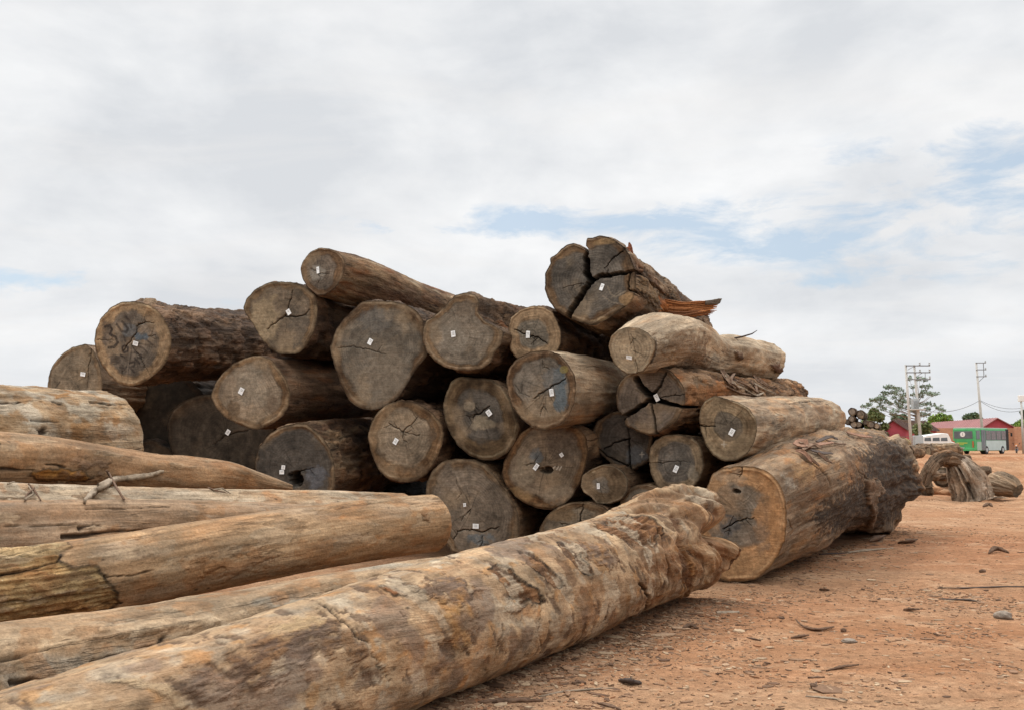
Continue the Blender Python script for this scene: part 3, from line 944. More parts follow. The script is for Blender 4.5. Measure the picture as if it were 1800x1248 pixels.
# the big split log on top
o = C('cI', (138, 480), (140, 400), (160, 370), (185, 320), (185, 270), (240, 240), (280, 190), (340, 150), (390, 140), (440, 158), (488, 182), (503, 200), (497, 97), (560, 90), (630, 72), (680, 80), (740, 110), (800, 145), (840, 180), (890, 250), (920, 330), (938, 400), (940, 470), (935, 560), (920, 620), (860, 690), (780, 745), (690, 800), (600, 855), (540, 862), (430, 830), (340, 785), (230, 720), (170, 640), (140, 560))
x, y = cen(o)
split_log, _ = make_log('split_log', 'topmost big log split open by three wide dark cracks, orange splinter on its side', far_ctrl(x, y, 11.7, 0.56, (1105, 530, 13.0, 0.52), (1168, 560, 14.8, 0.46), (1208, 583, 16.4, 0.42)), o, ns=220, nt=320, group=GP,
         colors=(np.array([0.17, 0.115, 0.08]), np.array([0.32, 0.235, 0.165]), np.array([0.22, 0.13, 0.08])), bark=0.7, rough=0.02, keep=0.5,
         patches=[dict(poly=C('cI', (890, 420), (980, 415), (1060, 500), (1120, 570), (1110, 650), (1010, 600), (890, 540)), col=(0.34, 0.25, 0.165), soft=0.02, edge=0.7, **{'raise': 0.02}),
                  dict(poly=C('cI', (1140, 610), (1250, 680), (1290, 740), (1200, 770), (1130, 740)), col=(0.42, 0.16, 0.05), soft=0.02, fib=0.02)],
         lines=[dict(pts=C('cI', (930, 400), (1000, 420), (1060, 480), (1130, 540), (1150, 610)), w=0.02, depth=0.05), dict(pts=C('cI', (950, 350), (1040, 400), (1120, 490)), w=0.01, depth=0.02)],
         face_spec=dict(N=230, gain=0.8, heart=0.84, hcol=(0.15, 0.135, 0.12), scol=(0.21, 0.15, 0.10), checks=6, centre=C('cI', (545, 470))[0], ring=0.2, dustamt=0.4,
                        cracks=crack_set('cI', [([(497, 150), (505, 290), (505, 400), (545, 470)], [10, 62, 66, 50], 0.42), ([(535, 480), (620, 430), (730, 415), (890, 395), (935, 370)], [52, 44, 40, 30, 22], 0.42), ([(540, 475), (470, 580), (400, 680), (335, 790)], [50, 60, 62, 58], 0.45),
                                                ([(845, 180), (745, 275), (660, 362)], [13, 12, 4], 0.12), ([(885, 400), (876, 540), (1000, 595)], [14, 14, 12], 0.15), ([(480, 490), (300, 530)], 5, 0.04), ([(690, 370), (695, 400)], 4, 0.03)]),
                        stains=[(*C('cI', (620, 130))[0], 26, 6, (0.26, 0.18, 0.10), 0.7), (*C('cI', (860, 620))[0], 14, 10, (0.34, 0.23, 0.13), 0.7), (*C('cI', (650, 810))[0], 22, 7, (0.33, 0.25, 0.16), 0.7), (*C('cI', (270, 240))[0], 16, 9, (0.24, 0.16, 0.09), 0.6)],
                        strokes=[(C('cI', (690, 520), (720, 590), (760, 610), (850, 560)), 2, (0.30, 0.26, 0.21), 0.5), (C('cI', (650, 600), (730, 660), (830, 680)), 1.8, (0.28, 0.24, 0.2), 0.45), (C('cI', (720, 620), (800, 560)), 1.8, (0.28, 0.25, 0.21), 0.4)]),
         tags=[(*C('cI', (643, 528))[0], -18, 7, 12)])

# pale log to its right, bent body
o = C('c3', (503, 620), (515, 570), (545, 540), (600, 520), (660, 525), (710, 550), (745, 590), (750, 630), (740, 670), (715, 715), (690, 750), (640, 765), (600, 765), (570, 745), (535, 715), (515, 670))
x, y = cen(o)
make_log('sawn_log', 'pale grey lumpy log with a light sawn end, in front of the orange splinter', far_ctrl(x, y, 10.9, 0.27, (1160, 601, 11.4, 0.36), (1203, 607, 12.2, 0.35), (1247, 624, 13.1, 0.275), (1290, 626, 14.0, 0.305), (1330, 634, 15.0, 0.30), (1352, 636, 15.6, 0.30)), o, ns=300, nt=220, group=GP,
         colors=(np.array([0.43, 0.355, 0.275]), np.array([0.60, 0.515, 0.41]), np.array([0.46, 0.355, 0.25])), bark=0.15, rough=0.012, low=0.10, dome=0.22,
         patches=[dict(poly=C('c3', (770, 580), (930, 540), (1010, 600), (1040, 700), (960, 760), (850, 700)), col=(0.24, 0.165, 0.11), amt=0.65, soft=0.08, noise=0.2),  # shade on the log's side put into its colour as brown
                  dict(poly=C('c3', (1160, 650), (1195, 655), (1195, 690), (1165, 690)), col=(0.16, 0.11, 0.08), soft=0.03, **{'raise': 0.035}),
                  dict(poly=C('c3', (1345, 715), (1385, 700), (1410, 745), (1370, 760)), col=(0.17, 0.10, 0.07), soft=0.03, **{'raise': 0.03}),
                  dict(poly=C('c3', (725, 590), (745, 580), (755, 640), (735, 700), (720, 690)), col=(0.10, 0.07, 0.045), soft=0.02)],
         grain=0.45, face_spec=dict(band=False, gain=1.0, heart=0.95, hcol=(0.40, 0.34, 0.255), scol=(0.34, 0.26, 0.18), checks=5, dust=(0.42, 0.35, 0.26), ring=0.1,
                        cracks=crack_set('c3', [([(620, 560), (640, 640), (650, 670)], 3, 0.03), ([(640, 690), (660, 740)], 3, 0.03)])),
         tags=[(*C('c3', (615, 678))[0], -8, 11, 7)])

o = C('c2', (980, 790), (995, 730), (1040, 680), (1110, 650), (1190, 640), (1260, 665), (1310, 720), (1340, 780), (1345, 850), (1335, 920), (1310, 980), (1260, 1030), (1190, 1055), (1120, 1045), (1060, 1000), (1010, 930), (985, 860))
x, y = cen(o)
make_log('sawn_log', 'log end with a large blue painted patch, dark ring and pale chalky side', far_ctrl(x, y, 11.3, 0.40, (1030, 686, 12.4, 0.42), (1085, 690, 14.2, 0.42), (1120, 692, 15.6, 0.4)), o, ns=160, nt=220, group=GP,
         colors=(np.array([0.41, 0.325, 0.24]), np.array([0.56, 0.475, 0.375]), np.array([0.32, 0.215, 0.14])), bark=0.3, rough=0.012, grain=0.5,
         face_spec=dict(N=140, heart=0.78, hcol=(0.25, 0.225, 0.195), scol=(0.24, 0.17, 0.115), checks=16, ring=0.55, centre=C('c2', (1190, 850))[0],
                        cracks=crack_set('c2', [([(1290, 790), (1230, 820), (1180, 850), (1120, 890)], [4, 8, 8, 4], 0.05), ([(1175, 920), (1160, 985)], 5, 0.04), ([(1165, 690), (1170, 740)], 3, 0.03), ([(1100, 880), (1040, 860)], 3, 0.02)]),
                        stains=[(*C('c2', (1262, 850))[0], 15, 36, (0.105, 0.145, 0.185), 0.85), (*C('c2', (1215, 800))[0], 20, 18, (0.17, 0.18, 0.19), 0.6), (*C('c2', (1180, 1010))[0], 30, 10, (0.17, 0.12, 0.08), 0.6), (*C('c2', (1285, 740))[0], 8, 6, (0.30, 0.26, 0.10), 0.7)]),
         tags=[(*C('c2', (1220, 860))[0], 4, 8, 13)])

# the star-split log
o = C('cJ', (110, 330), (130, 230), (190, 150), (280, 110), (400, 90), (520, 85), (600, 110), (660, 180), (710, 250), (720, 330), (715, 410), (690, 470), (650, 550), (560, 610), (470, 660), (400, 670), (300, 640), (200, 590), (180, 520), (125, 440))
x, y = cen(o)
make_log('split_log', 'log end broken into a star by five dark cracks, under the pale lumpy log', far_ctrl(x, y, 11.3, 0.40, (1225, 706, 12.2, 0.40), (1300, 712, 13.8, 0.40), (1352, 706, 15.4, 0.38), (1380, 703, 16.4, 0.36)), o, ns=220, nt=260, group=GP,
         colors=(np.array([0.25, 0.15, 0.085]), np.array([0.36, 0.25, 0.165]), np.array([0.33, 0.17, 0.08])), bark=0.8, rough=0.018,
         patches=[dict(poly=C('cJ', (700, 250), (850, 220), (1080, 230), (1110, 300), (900, 390), (740, 420)), col=(0.36, 0.175, 0.075), amt=0.8, soft=0.04, noise=0.12, fib=0.01)],
         face_spec=dict(N=210, heart=0.9, hcol=(0.215, 0.185, 0.16), scol=(0.25, 0.185, 0.13), checks=4, centre=C('cJ', (430, 350))[0], ring=0.1,
                        cracks=crack_set('cJ', [([(425, 340), (350, 260), (290, 175)], [60, 62, 56], 0.4), ([(430, 345), (480, 250), (555, 130)], [40, 24, 20], 0.3), ([(425, 360), (310, 430), (165, 525)], [40, 48, 46], 0.4), ([(435, 355), (560, 385), (720, 425)], [56, 40, 24], 0.35), ([(425, 370), (435, 480), (475, 670)], [26, 22, 20], 0.25), ([(520, 335), (720, 318)], 7, 0.05)])),
         tags=[(*C('cJ', (477, 343))[0], 28, 8, 13)])

# log reaching far right with ringed end
o = C('c3', (975, 1000), (985, 940), (1010, 900), (1060, 875), (1110, 890), (1180, 910), (1240, 945), (1275, 1000), (1280, 1060), (1265, 1120), (1230, 1180), (1170, 1215), (1110, 1220), (1050, 1190), (1010, 1130), (985, 1060))
x, y = cen(o)
make_log('sawn_log', 'smooth brown log with a ringed round end, resting on the huge root log', far_ctrl(x, y, 10.9, 0.37, (1310, 750, 11.6, 0.375), (1370, 744, 13.2, 0.36), (1420, 739, 15.0, 0.36), (1449, 737, 16.2, 0.365)), o, ns=260, nt=200, group=GP,
         colors=(np.array([0.36, 0.275, 0.20]), np.array([0.50, 0.405, 0.305]), np.array([0.42, 0.285, 0.18]), np.array([0.55, 0.48, 0.385])), bark=0.2, rough=0.01, dome=0.2, low=0.07, grain=0.5,
         lines=[dict(pts=C('c3', (1500, 912), (1560, 905), (1625, 908)), w=0.012, depth=0.02), dict(pts=C('c3', (1380, 970), (1410, 985)), w=0.012, amt=0.7)],
         face_spec=dict(band=False, N=130, heart=0.5, hcol=(0.19, 0.165, 0.135), scol=(0.265, 0.21, 0.145), checks=3, centre=C('c3', (1130, 1030))[0], ring=0.35, dustamt=0.3,
                        cracks=crack_set('c3', [([(975, 1030), (1060, 1033)], [6, 4], 0.05)]),
                        strokes=[(C('c3', (1095, 1130), (1120, 1130)), 1.4, (0.5, 0.48, 0.44), 0.6), (C('c3', (1108, 1115), (1108, 1145)), 1.4, (0.5, 0.48, 0.44), 0.6)]),
         tags=[(*C('c3', (1150, 1067))[0], -30, 8, 13)])

o = C('c2', (255, 1090), (270, 1030), (300, 970), (350, 925), (420, 900), (480, 905), (540, 930), (600, 970), (640, 1020), (655, 1080), (640, 1150), (610, 1220), (560, 1290), (500, 1325), (430, 1330), (360, 1310), (310, 1260), (275, 1180))
x, y = cen(o)
make_log('sawn_log', 'log end with brown scalloped rim and cross shaped crack, below the largest upper log', pile_ctrl(x, y, depth(x), 18, 6, 0.5, 0.45), o, ns=110, nt=200, group=GP, colors=(np.array([0.16, 0.10, 0.065]), np.array([0.26, 0.17, 0.11])), bark=0.8, rough=0.018,
         face_spec=dict(N=120, gain=1.0, heart=0.74, hcol=(0.26, 0.215, 0.165), scol=(0.235, 0.165, 0.105), checks=4, ring=0.4, centre=C('c2', (440, 1065))[0],
                        cracks=crack_set('c2', [([(440, 1065), (370, 1020)], [6, 3], 0.04), ([(440, 1065), (520, 990)], [6, 3], 0.04), ([(440, 1060), (445, 1130)], [5, 2], 0.03), ([(445, 1065), (530, 1090)], [4, 2], 0.03)]),
                        stains=[(*C('c2', (590, 1050))[0], 12, 30, (0.13, 0.10, 0.075), 0.7), (*C('c2', (480, 1260))[0], 34, 10, (0.16, 0.12, 0.085), 0.6)]),
         tags=[(*C('c2', (405, 1115))[0], -30, 8, 11)])

o = C('c2', (648, 930), (660, 880), (690, 800), (740, 778), (820, 785), (900, 790), (960, 830), (1000, 900), (1030, 980), (1050, 1040), (1030, 1110), (990, 1170), (930, 1210), (860, 1215), (790, 1190), (730, 1140), (690, 1080), (660, 1010))
x, y = cen(o)
make_log('sawn_log', 'dark log end with a pale speckled centre, directly left of the blue painted log', pile_ctrl(x, y, depth(x), 21, 6, 0.5, 0.45), o, ns=110, nt=200, group=GP, colors=(np.array([0.18, 0.12, 0.08]), np.array([0.27, 0.19, 0.13])), bark=0.5,
         face_spec=dict(N=130, gain=0.8, heart=0.66, hcol=(0.145, 0.132, 0.118), scol=(0.175, 0.135, 0.09), checks=8, centre=C('c2', (850, 970))[0], ring=0.3,
                        cracks=crack_set('c2', [([(893, 930), (850, 965), (820, 975), (805, 1003)], [4, 7, 7, 3], 0.05), ([(820, 920), (817, 965)], 3, 0.03), ([(770, 985), (810, 990)], 3, 0.02)]),
                        stains=[(*C('c2', (850, 1030))[0], 20, 16, (0.36, 0.32, 0.25), 0.55), (*C('c2', (790, 930))[0], 10, 8, (0.34, 0.3, 0.24), 0.5)]),
         tags=[(*C('c2', (892, 967))[0], 38, 8, 12)])

o = C('c4', (1310, 450), (1325, 390), (1360, 310), (1410, 240), (1470, 200), (1560, 190), (1650, 200), (1720, 215), (1755, 260), (1765, 330), (1750, 410), (1720, 500), (1680, 570), (1640, 610), (1580, 638), (1510, 635), (1440, 610), (1380, 570), (1335, 510))
x, y = cen(o)
make_log('sawn_log', 'log end with two tags, small dark hole and blue smear, below the blue painted log', pile_ctrl(x, y, depth(x), 23, 6.5, 0.55, 0.5), o, ns=110, nt=220, group=GP, colors=(np.array([0.19, 0.12, 0.075]), np.array([0.28, 0.19, 0.12])), bark=0.8, rough=0.018,
         face_spec=dict(N=150, gain=0.95, heart=0.82, hcol=(0.225, 0.18, 0.135), scol=(0.22, 0.14, 0.08), checks=9, ring=0.35,
                        holes=[(*C('c4', (1545, 432))[0], 15, 7, 0.09)],
                        stains=[(*C('c4', (1490, 350))[0], 16, 15, (0.125, 0.155, 0.185), 0.75), (*C('c4', (1620, 300))[0], 32, 30, (0.13, 0.11, 0.095), 0.55), (*C('c4', (1430, 440))[0], 22, 30, (0.30, 0.26, 0.205), 0.6), (*C('c4', (1590, 560))[0], 36, 16, (0.29, 0.25, 0.20), 0.5), (*C('c4', (1410, 560))[0], 24, 14, (0.34, 0.23, 0.12), 0.5)],
                        cracks=crack_set('c4', [([(1440, 405), (1490, 395)], 4, 0.03)]),
                        strokes=[(C('c4', (1580, 425), (1592, 415)), 1.5, (0.6, 0.58, 0.54), 0.8), (C('c4', (1600, 430), (1610, 415)), 1.5, (0.6, 0.58, 0.54), 0.8), (C('c4', (1615, 432), (1625, 415)), 1.5, (0.6, 0.58, 0.54), 0.8)]),
         tags=[(*C('c4', (1628, 354))[0], 40, 7, 7), (*C('c4', (1495, 416))[0], -40, 8, 12)])

o = C('c5', (535, 120), (560, 60), (640, 10), (740, 0), (830, 40), (860, 120), (845, 200), (838, 260), (800, 290), (750, 310), (715, 320), (650, 290), (590, 240), (550, 180))
x, y = cen(o)
make_log('sawn_log', 'very dark cracked log end with a chalk cross, wedged beneath the star split log', pile_ctrl(x, y, depth(x) + 0.25, 25, 6, 0.36, 0.35), o, ns=100, nt=180, group=GP, colors=(DARKBARK, BARK), bark=0.7,
         face_spec=dict(N=120, gain=0.8, heart=0.86, hcol=(0.11, 0.098, 0.09), scol=(0.20, 0.145, 0.10), checks=4, centre=C('c5', (730, 150))[0], dustamt=0.2,
                        cracks=crack_set('c5', [([(730, 148), (660, 170), (595, 205)], [8, 8, 5], 0.08), ([(730, 150), (730, 230), (735, 315)], [9, 9, 12], 0.10), ([(730, 148), (710, 40)], [6, 3], 0.05), ([(560, 190), (620, 245), (725, 295)], [6, 8, 10], 0.08)]),
                        strokes=[(C('c5', (786, 232), (808, 232)), 1.3, (0.45, 0.43, 0.4), 0.8), (C('c5', (797, 220), (797, 248)), 1.3, (0.45, 0.43, 0.4), 0.8)],
                        stains=[(*C('c5', (770, 230))[0], 18, 16, (0.12, 0.135, 0.16), 0.6)]))

o = C('c5', (832, 260), (840, 200), (870, 155), (920, 130), (990, 128), (1050, 140), (1095, 175), (1118, 230), (1120, 300), (1100, 360), (1060, 410), (1000, 432), (930, 435), (880, 405), (845, 340))
x, y = cen(o)
make_log('sawn_log', 'smooth round log end with dark blurred centre and level crack, below the ringed log', pile_ctrl(x, y, depth(x), 26, 6, 0.34, 0.33), o, ns=100, nt=180, group=GP, colors=(np.array([0.24, 0.16, 0.10]), np.array([0.32, 0.23, 0.15])), bark=0.3,
         face_spec=dict(band=False, N=110, heart=0.72, hcol=(0.17, 0.155, 0.14), scol=(0.26, 0.205, 0.145), checks=3, ring=0.05, dustamt=0.3, centre=C('c5', (980, 270))[0],
                        cracks=crack_set('c5', [([(840, 275), (940, 270), (1060, 270)], [3, 4, 2], 0.02)]),
                        stains=[(*C('c5', (1060, 330))[0], 8, 14, (0.34, 0.31, 0.26), 0.5), (*C('c5', (985, 270))[0], 26, 24, (0.13, 0.125, 0.12), 0.6)]),
         tags=[(*C('c5', (977, 308))[0], -25, 8, 13)])

o = C('c5', (475, 400), (485, 340), (530, 310), (590, 285), (650, 290), (700, 320), (728, 365), (720, 430), (690, 470), (630, 492), (560, 490), (530, 455), (490, 430))
x, y = cen(o)
make_log('sawn_log', 'smallest lobed log end, paper tag on its round grey heart, low in pile', pile_ctrl(x, y, depth(x) - 0.05, 25, 5, 0.28, 0.26), o, ns=90, nt=180, group=GP, colors=(np.array([0.19, 0.13, 0.085]), np.array([0.27, 0.19, 0.125])), bark=0.5,
         face_spec=dict(N=90, heart=0.42, hcol=(0.235, 0.22, 0.20), scol=(0.235, 0.19, 0.14), checks=3, ring=0.45, centre=C('c5', (570, 385))[0], stains=[(*C('c5', (545, 320))[0], 6, 4, (0.42, 0.36, 0.26), 0.7)]),
         tags=[(*C('c5', (572, 397))[0], 4, 6, 11)])

o = C('c5', (678, 520), (685, 460), (715, 415), (770, 390), (830, 388), (890, 410), (935, 450), (955, 510), (950, 570), (910, 620), (840, 650), (760, 640), (700, 590))
x, y = cen(o)
make_log('sawn_log', 'plain low log end without a tag, peeking over the gnarled front log', pile_ctrl(x, y, depth(x), 27, 6, 0.33, 0.33), o, ns=90, nt=160, group=GP, colors=(BARK, TAN * 0.8), bark=0.4,
         face_spec=dict(N=90, heart=0.8, hcol=(0.225, 0.20, 0.165), scol=(0.25, 0.19, 0.135), checks=3, ring=0.15))

o = C('c5', (253, 670), (265, 610), (300, 550), (360, 505), (430, 480), (510, 480), (590, 500), (640, 540), (665, 590), (670, 650), (650, 720), (590, 780), (500, 810), (400, 800), (310, 760), (265, 710))
x, y = cen(o)
make_log('sawn_log', 'low pale log end with dark brown arc and one upright crack, on the ground', pile_ctrl(x, y, depth(x) - 0.1, 24, 6, 0.45, 0.42), o, ns=90, nt=180, group=GP, colors=(BARK, TAN * 0.8), bark=0.5,
         face_spec=dict(N=120, heart=0.78, hcol=(0.32, 0.275, 0.215), scol=(0.25, 0.185, 0.125), checks=4, ring=0.1, dustamt=0.4,
                        cracks=crack_set('c5', [([(490, 490), (478, 560), (460, 625)], [5, 8, 6], 0.06), ([(370, 590), (400, 620)], 3, 0.03)]),
                        stains=[(*C('c5', (390, 545))[0], 30, 11, (0.17, 0.125, 0.08), 0.85), (*C('c5', (600, 560))[0], 20, 10, (0.18, 0.13, 0.09), 0.6)]))

o = C('c4', (915, 560), (920, 500), (950, 430), (1000, 390), (1070, 370), (1150, 375), (1220, 400), (1270, 450), (1320, 520), (1370, 590), (1400, 660), (1408, 740), (1400, 820), (1375, 870), (1300, 885), (1180, 890), (1060, 870), (1010, 800), (960, 700), (925, 630))
x, y = cen(o)
make_log('sawn_log', 'tall egg shaped log end on the ground with two tags and a faded blue patch', pile_ctrl(x, y, depth(x), 21, 6.5, 0.6, 0.55), o, ns=100, nt=220, group=GP, colors=(BARK, TAN * 0.75), bark=0.5,
         face_spec=dict(N=150, gain=0.9, heart=0.88, hcol=(0.225, 0.19, 0.155), scol=(0.235, 0.175, 0.12), checks=9, ring=0.3, dustamt=0.45,
                        cracks=crack_set('c4', [([(1060, 790), (1090, 752), (1150, 745), (1210, 755), (1300, 730)], [3, 5, 5, 7, 3], 0.05), ([(1215, 780), (1195, 880)], [4, 5], 0.04), ([(1225, 825), (1290, 828)], 3, 0.02), ([(1150, 640), (1100, 690)], 4, 0.03), ([(1070, 480), (1100, 560)], 3, 0.02)]),
                        stains=[(*C('c4', (1200, 785))[0], 30, 12, (0.13, 0.165, 0.20), 0.75), (*C('c4', (1250, 860))[0], 34, 10, (0.20, 0.20, 0.20), 0.5), (*C('c4', (960, 490))[0], 8, 22, (0.12, 0.095, 0.07), 0.5)]),
         tags=[(*C('c4', (1122, 614))[0], 3, 5, 7), (*C('c4', (1180, 725))[0], 0, 11, 8)])

o = C('c4', (20, 400), (40, 320), (90, 250), (150, 210), (230, 190), (290, 190), (350, 230), (400, 290), (435, 370), (445, 450), (440, 530), (400, 600), (330, 650), (220, 660), (110, 620), (40, 520))
x, y = cen(o)
make_log('sawn_log', 'dark grey log end with a black rotten hole and two tags, behind the foreground logs', far_ctrl(x, y, 12.6, 0.55, (600, 806, 14.0, 0.55), (680, 800, 16.5, 0.55), (730, 795, 18.5, 0.5)), o, ns=140, nt=200, group=GP, colors=(np.array([0.17, 0.10, 0.065]), np.array([0.28, 0.19, 0.125]), np.array([0.36, 0.27, 0.185])), bark=0.8, rough=0.02,
         face_spec=dict(N=140, gain=0.75, heart=0.9, hcol=(0.125, 0.115, 0.105), scol=(0.25, 0.185, 0.125), checks=4, ring=0.1, dustamt=0.25,
                        holes=[(*C('c4', (238, 478))[0], 13, 14, 0.25)], cracks=crack_set('c4', [([(250, 445), (330, 420)], 6, 0.05)]),
                        stains=[(*C('c4', (350, 470))[0], 22, 22, (0.135, 0.15, 0.185), 0.7)]),
         tags=[(*C('c4', (175, 418))[0], 0, 7, 7), (*C('c4', (167, 443))[0], 0, 9, 7)])

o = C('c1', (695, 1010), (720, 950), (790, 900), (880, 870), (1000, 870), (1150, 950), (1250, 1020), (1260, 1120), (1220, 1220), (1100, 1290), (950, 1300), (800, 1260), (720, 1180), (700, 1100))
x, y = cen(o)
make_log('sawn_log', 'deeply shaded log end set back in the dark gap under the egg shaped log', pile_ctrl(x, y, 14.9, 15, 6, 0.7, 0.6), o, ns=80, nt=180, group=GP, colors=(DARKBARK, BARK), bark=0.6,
         face_spec=dict(N=110, heart=0.9, hcol=(0.075, 0.064, 0.052), scol=(0.09, 0.07, 0.05), dust=(0.13, 0.105, 0.08), checks=6, dustamt=0.5, centre=C('c1', (1010, 1090))[0],  # near-black wood colours carry the shade of the gap
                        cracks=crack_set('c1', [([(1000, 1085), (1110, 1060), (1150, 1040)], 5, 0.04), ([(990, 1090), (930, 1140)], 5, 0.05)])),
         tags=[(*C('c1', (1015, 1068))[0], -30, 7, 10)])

make_log('sawn_log', 'log lying in deep shadow under the handwritten log, hardly visible', pile_ctrl(296, 725, 16.4, 14, 5, 0.7, 0.6), None, ns=70, nt=120, group=GP, colors=(np.array([0.04, 0.03, 0.022]), np.array([0.07, 0.048, 0.034])), bark=0.7,  # deep shadow put into its near-black bark and end colours
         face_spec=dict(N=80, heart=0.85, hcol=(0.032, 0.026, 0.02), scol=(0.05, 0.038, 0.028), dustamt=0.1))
# filler logs added to close the gaps behind the pile, shade put into their colours
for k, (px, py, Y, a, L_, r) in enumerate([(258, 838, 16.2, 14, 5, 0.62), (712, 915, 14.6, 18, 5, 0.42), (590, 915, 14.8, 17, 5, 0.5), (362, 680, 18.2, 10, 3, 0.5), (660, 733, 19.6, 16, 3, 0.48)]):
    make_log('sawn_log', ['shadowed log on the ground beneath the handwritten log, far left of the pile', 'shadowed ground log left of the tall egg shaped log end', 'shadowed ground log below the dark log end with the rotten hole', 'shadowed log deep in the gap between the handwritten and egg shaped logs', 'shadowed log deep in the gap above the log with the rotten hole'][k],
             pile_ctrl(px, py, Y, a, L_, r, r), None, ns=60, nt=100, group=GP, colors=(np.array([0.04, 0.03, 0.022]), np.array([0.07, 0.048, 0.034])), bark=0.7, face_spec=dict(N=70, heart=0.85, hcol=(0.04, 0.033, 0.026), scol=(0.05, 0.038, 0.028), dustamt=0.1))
# ------------------------------------------------------------------ the huge root log at the right
o = C('c5', (1080, 600), (1100, 480), (1130, 420), (1150, 370), (1165, 330), (1210, 305), (1290, 292), (1370, 295), (1430, 310), (1490, 350), (1525, 400), (1550, 480), (1555, 580), (1545, 680), (1510, 760), (1460, 830), (1400, 880), (1340, 893), (1255, 897), (1190, 880), (1130, 810), (1090, 710))
x, y = cen(o)
ORANGE = np.array([0.40, 0.225, 0.115])
root_log, _ = make_log('root_log', 'huge root log with charred dark butt, lying on the dirt at the right', far_ctrl(x, y, 10.4, 0.66, (1372, 882, 11.4, 0.66), (1435, 858, 13.2, 0.68), (1492, 846, 15.2, 0.74), (1534, 840, 16.8, 0.80)), o, ns=360, nt=320,
    colors=(np.array([0.245, 0.175, 0.122]), np.array([0.38, 0.295, 0.215]), np.array([0.30, 0.235, 0.18]), np.array([0.38, 0.235, 0.13])), bark=0.5, rough=0.016, low=0.10, dfreq=(2.8, 4.5), keep=0.7, ridge=0.08, grain=0.5,
    flare=[(-22, 20, 0.16, 0.80, 1.0), (-66, 18, 0.18, 0.6, 1.0), (-42, 9, -0.12, 0.6, 1.0), (-90, 12, -0.10, 0.55, 0.9)],
    endwarp=[(-20, 20, 0.25), (-60, 25, -0.1)],
    patches=[dict(poly=C('cR', (960, 880), (1000, 830), (1100, 770), (1180, 710), (1230, 650), (1290, 640), (1300, 560), (1240, 500), (1290, 450), (1400, 400), (1500, 420), (1580, 520), (1640, 680), (1690, 740), (1640, 930), (1330, 950), (1200, 960), (1100, 1030), (1000, 960)), col=(0.058, 0.046, 0.039), col2=(0.115, 0.086, 0.066), soft=0.08, noise=0.34, fib=0.008, amt=0.96, bark=0.4, **{'raise': -0.01}),
             dict(poly=C('cR', (1290, 650), (1370, 660), (1400, 720), (1350, 760), (1345, 850), (1330, 960), (1300, 940), (1300, 800), (1290, 740)), col=(0.27, 0.20, 0.15), soft=0.02, noise=0.06, **{'raise': 0.05}),
             dict(poly=C('cR', (750, 600), (800, 615), (860, 680), (850, 740), (790, 700)), col=(0.44, 0.40, 0.35), col2=(0.25, 0.21, 0.18), amt=0.8, soft=0.03, noise=0.12),
             dict(poly=C('cR', (830, 540), (960, 540), (980, 640), (900, 680), (850, 640)), col=(0.48, 0.31, 0.16), col2=(0.33, 0.2, 0.11), amt=0.75, soft=0.05, noise=0.15)],
    lines=[dict(pts=C('cR', (830, 480), (900, 520), (980, 570), (1040, 620), (1070, 690)), w=0.014, depth=0.03), dict(pts=C('cR', (800, 900), (830, 960), (815, 1010)), w=0.008), dict(pts=C('cR', (1230, 560), (1300, 640)), w=0.014, depth=0.03)],
    face_spec=dict(band=False, N=230, heart=0.66, hcol=(0.265, 0.235, 0.20), scol=(0.42, 0.265, 0.15), checks=8, ring=0.12, dustamt=0.5, dust=(0.43, 0.30, 0.19), centre=C('c5', (1290, 520))[0],
        cracks=crack_set('c5', [([(1215, 625), (1290, 585), (1380, 560)], [6, 6, 3], 0.05), ([(1320, 300), (1310, 350)], [6, 3], 0.06), ([(1250, 620), (1268, 645)], 4, 0.03)]),
        holes=[(*C('c5', (1290, 425))[0], 9, 5, 0.06)],
        stains=[(*C('c5', (1260, 610))[0], 22, 18, (0.13, 0.135, 0.145), 0.8), (*C('c5', (1460, 560))[0], 26, 90, (0.47, 0.275, 0.14), 0.65), (*C('c5', (1350, 800))[0], 60, 32, (0.50, 0.33, 0.19), 0.7), (*C('c5', (1380, 430))[0], 28, 20, (0.16, 0.13, 0.10), 0.5), (*C('c5', (1270, 350))[0], 40, 14, (0.36, 0.30, 0.235), 0.6), (*C('c5', (1390, 680))[0], 30, 30, (0.28, 0.23, 0.19), 0.5)]))

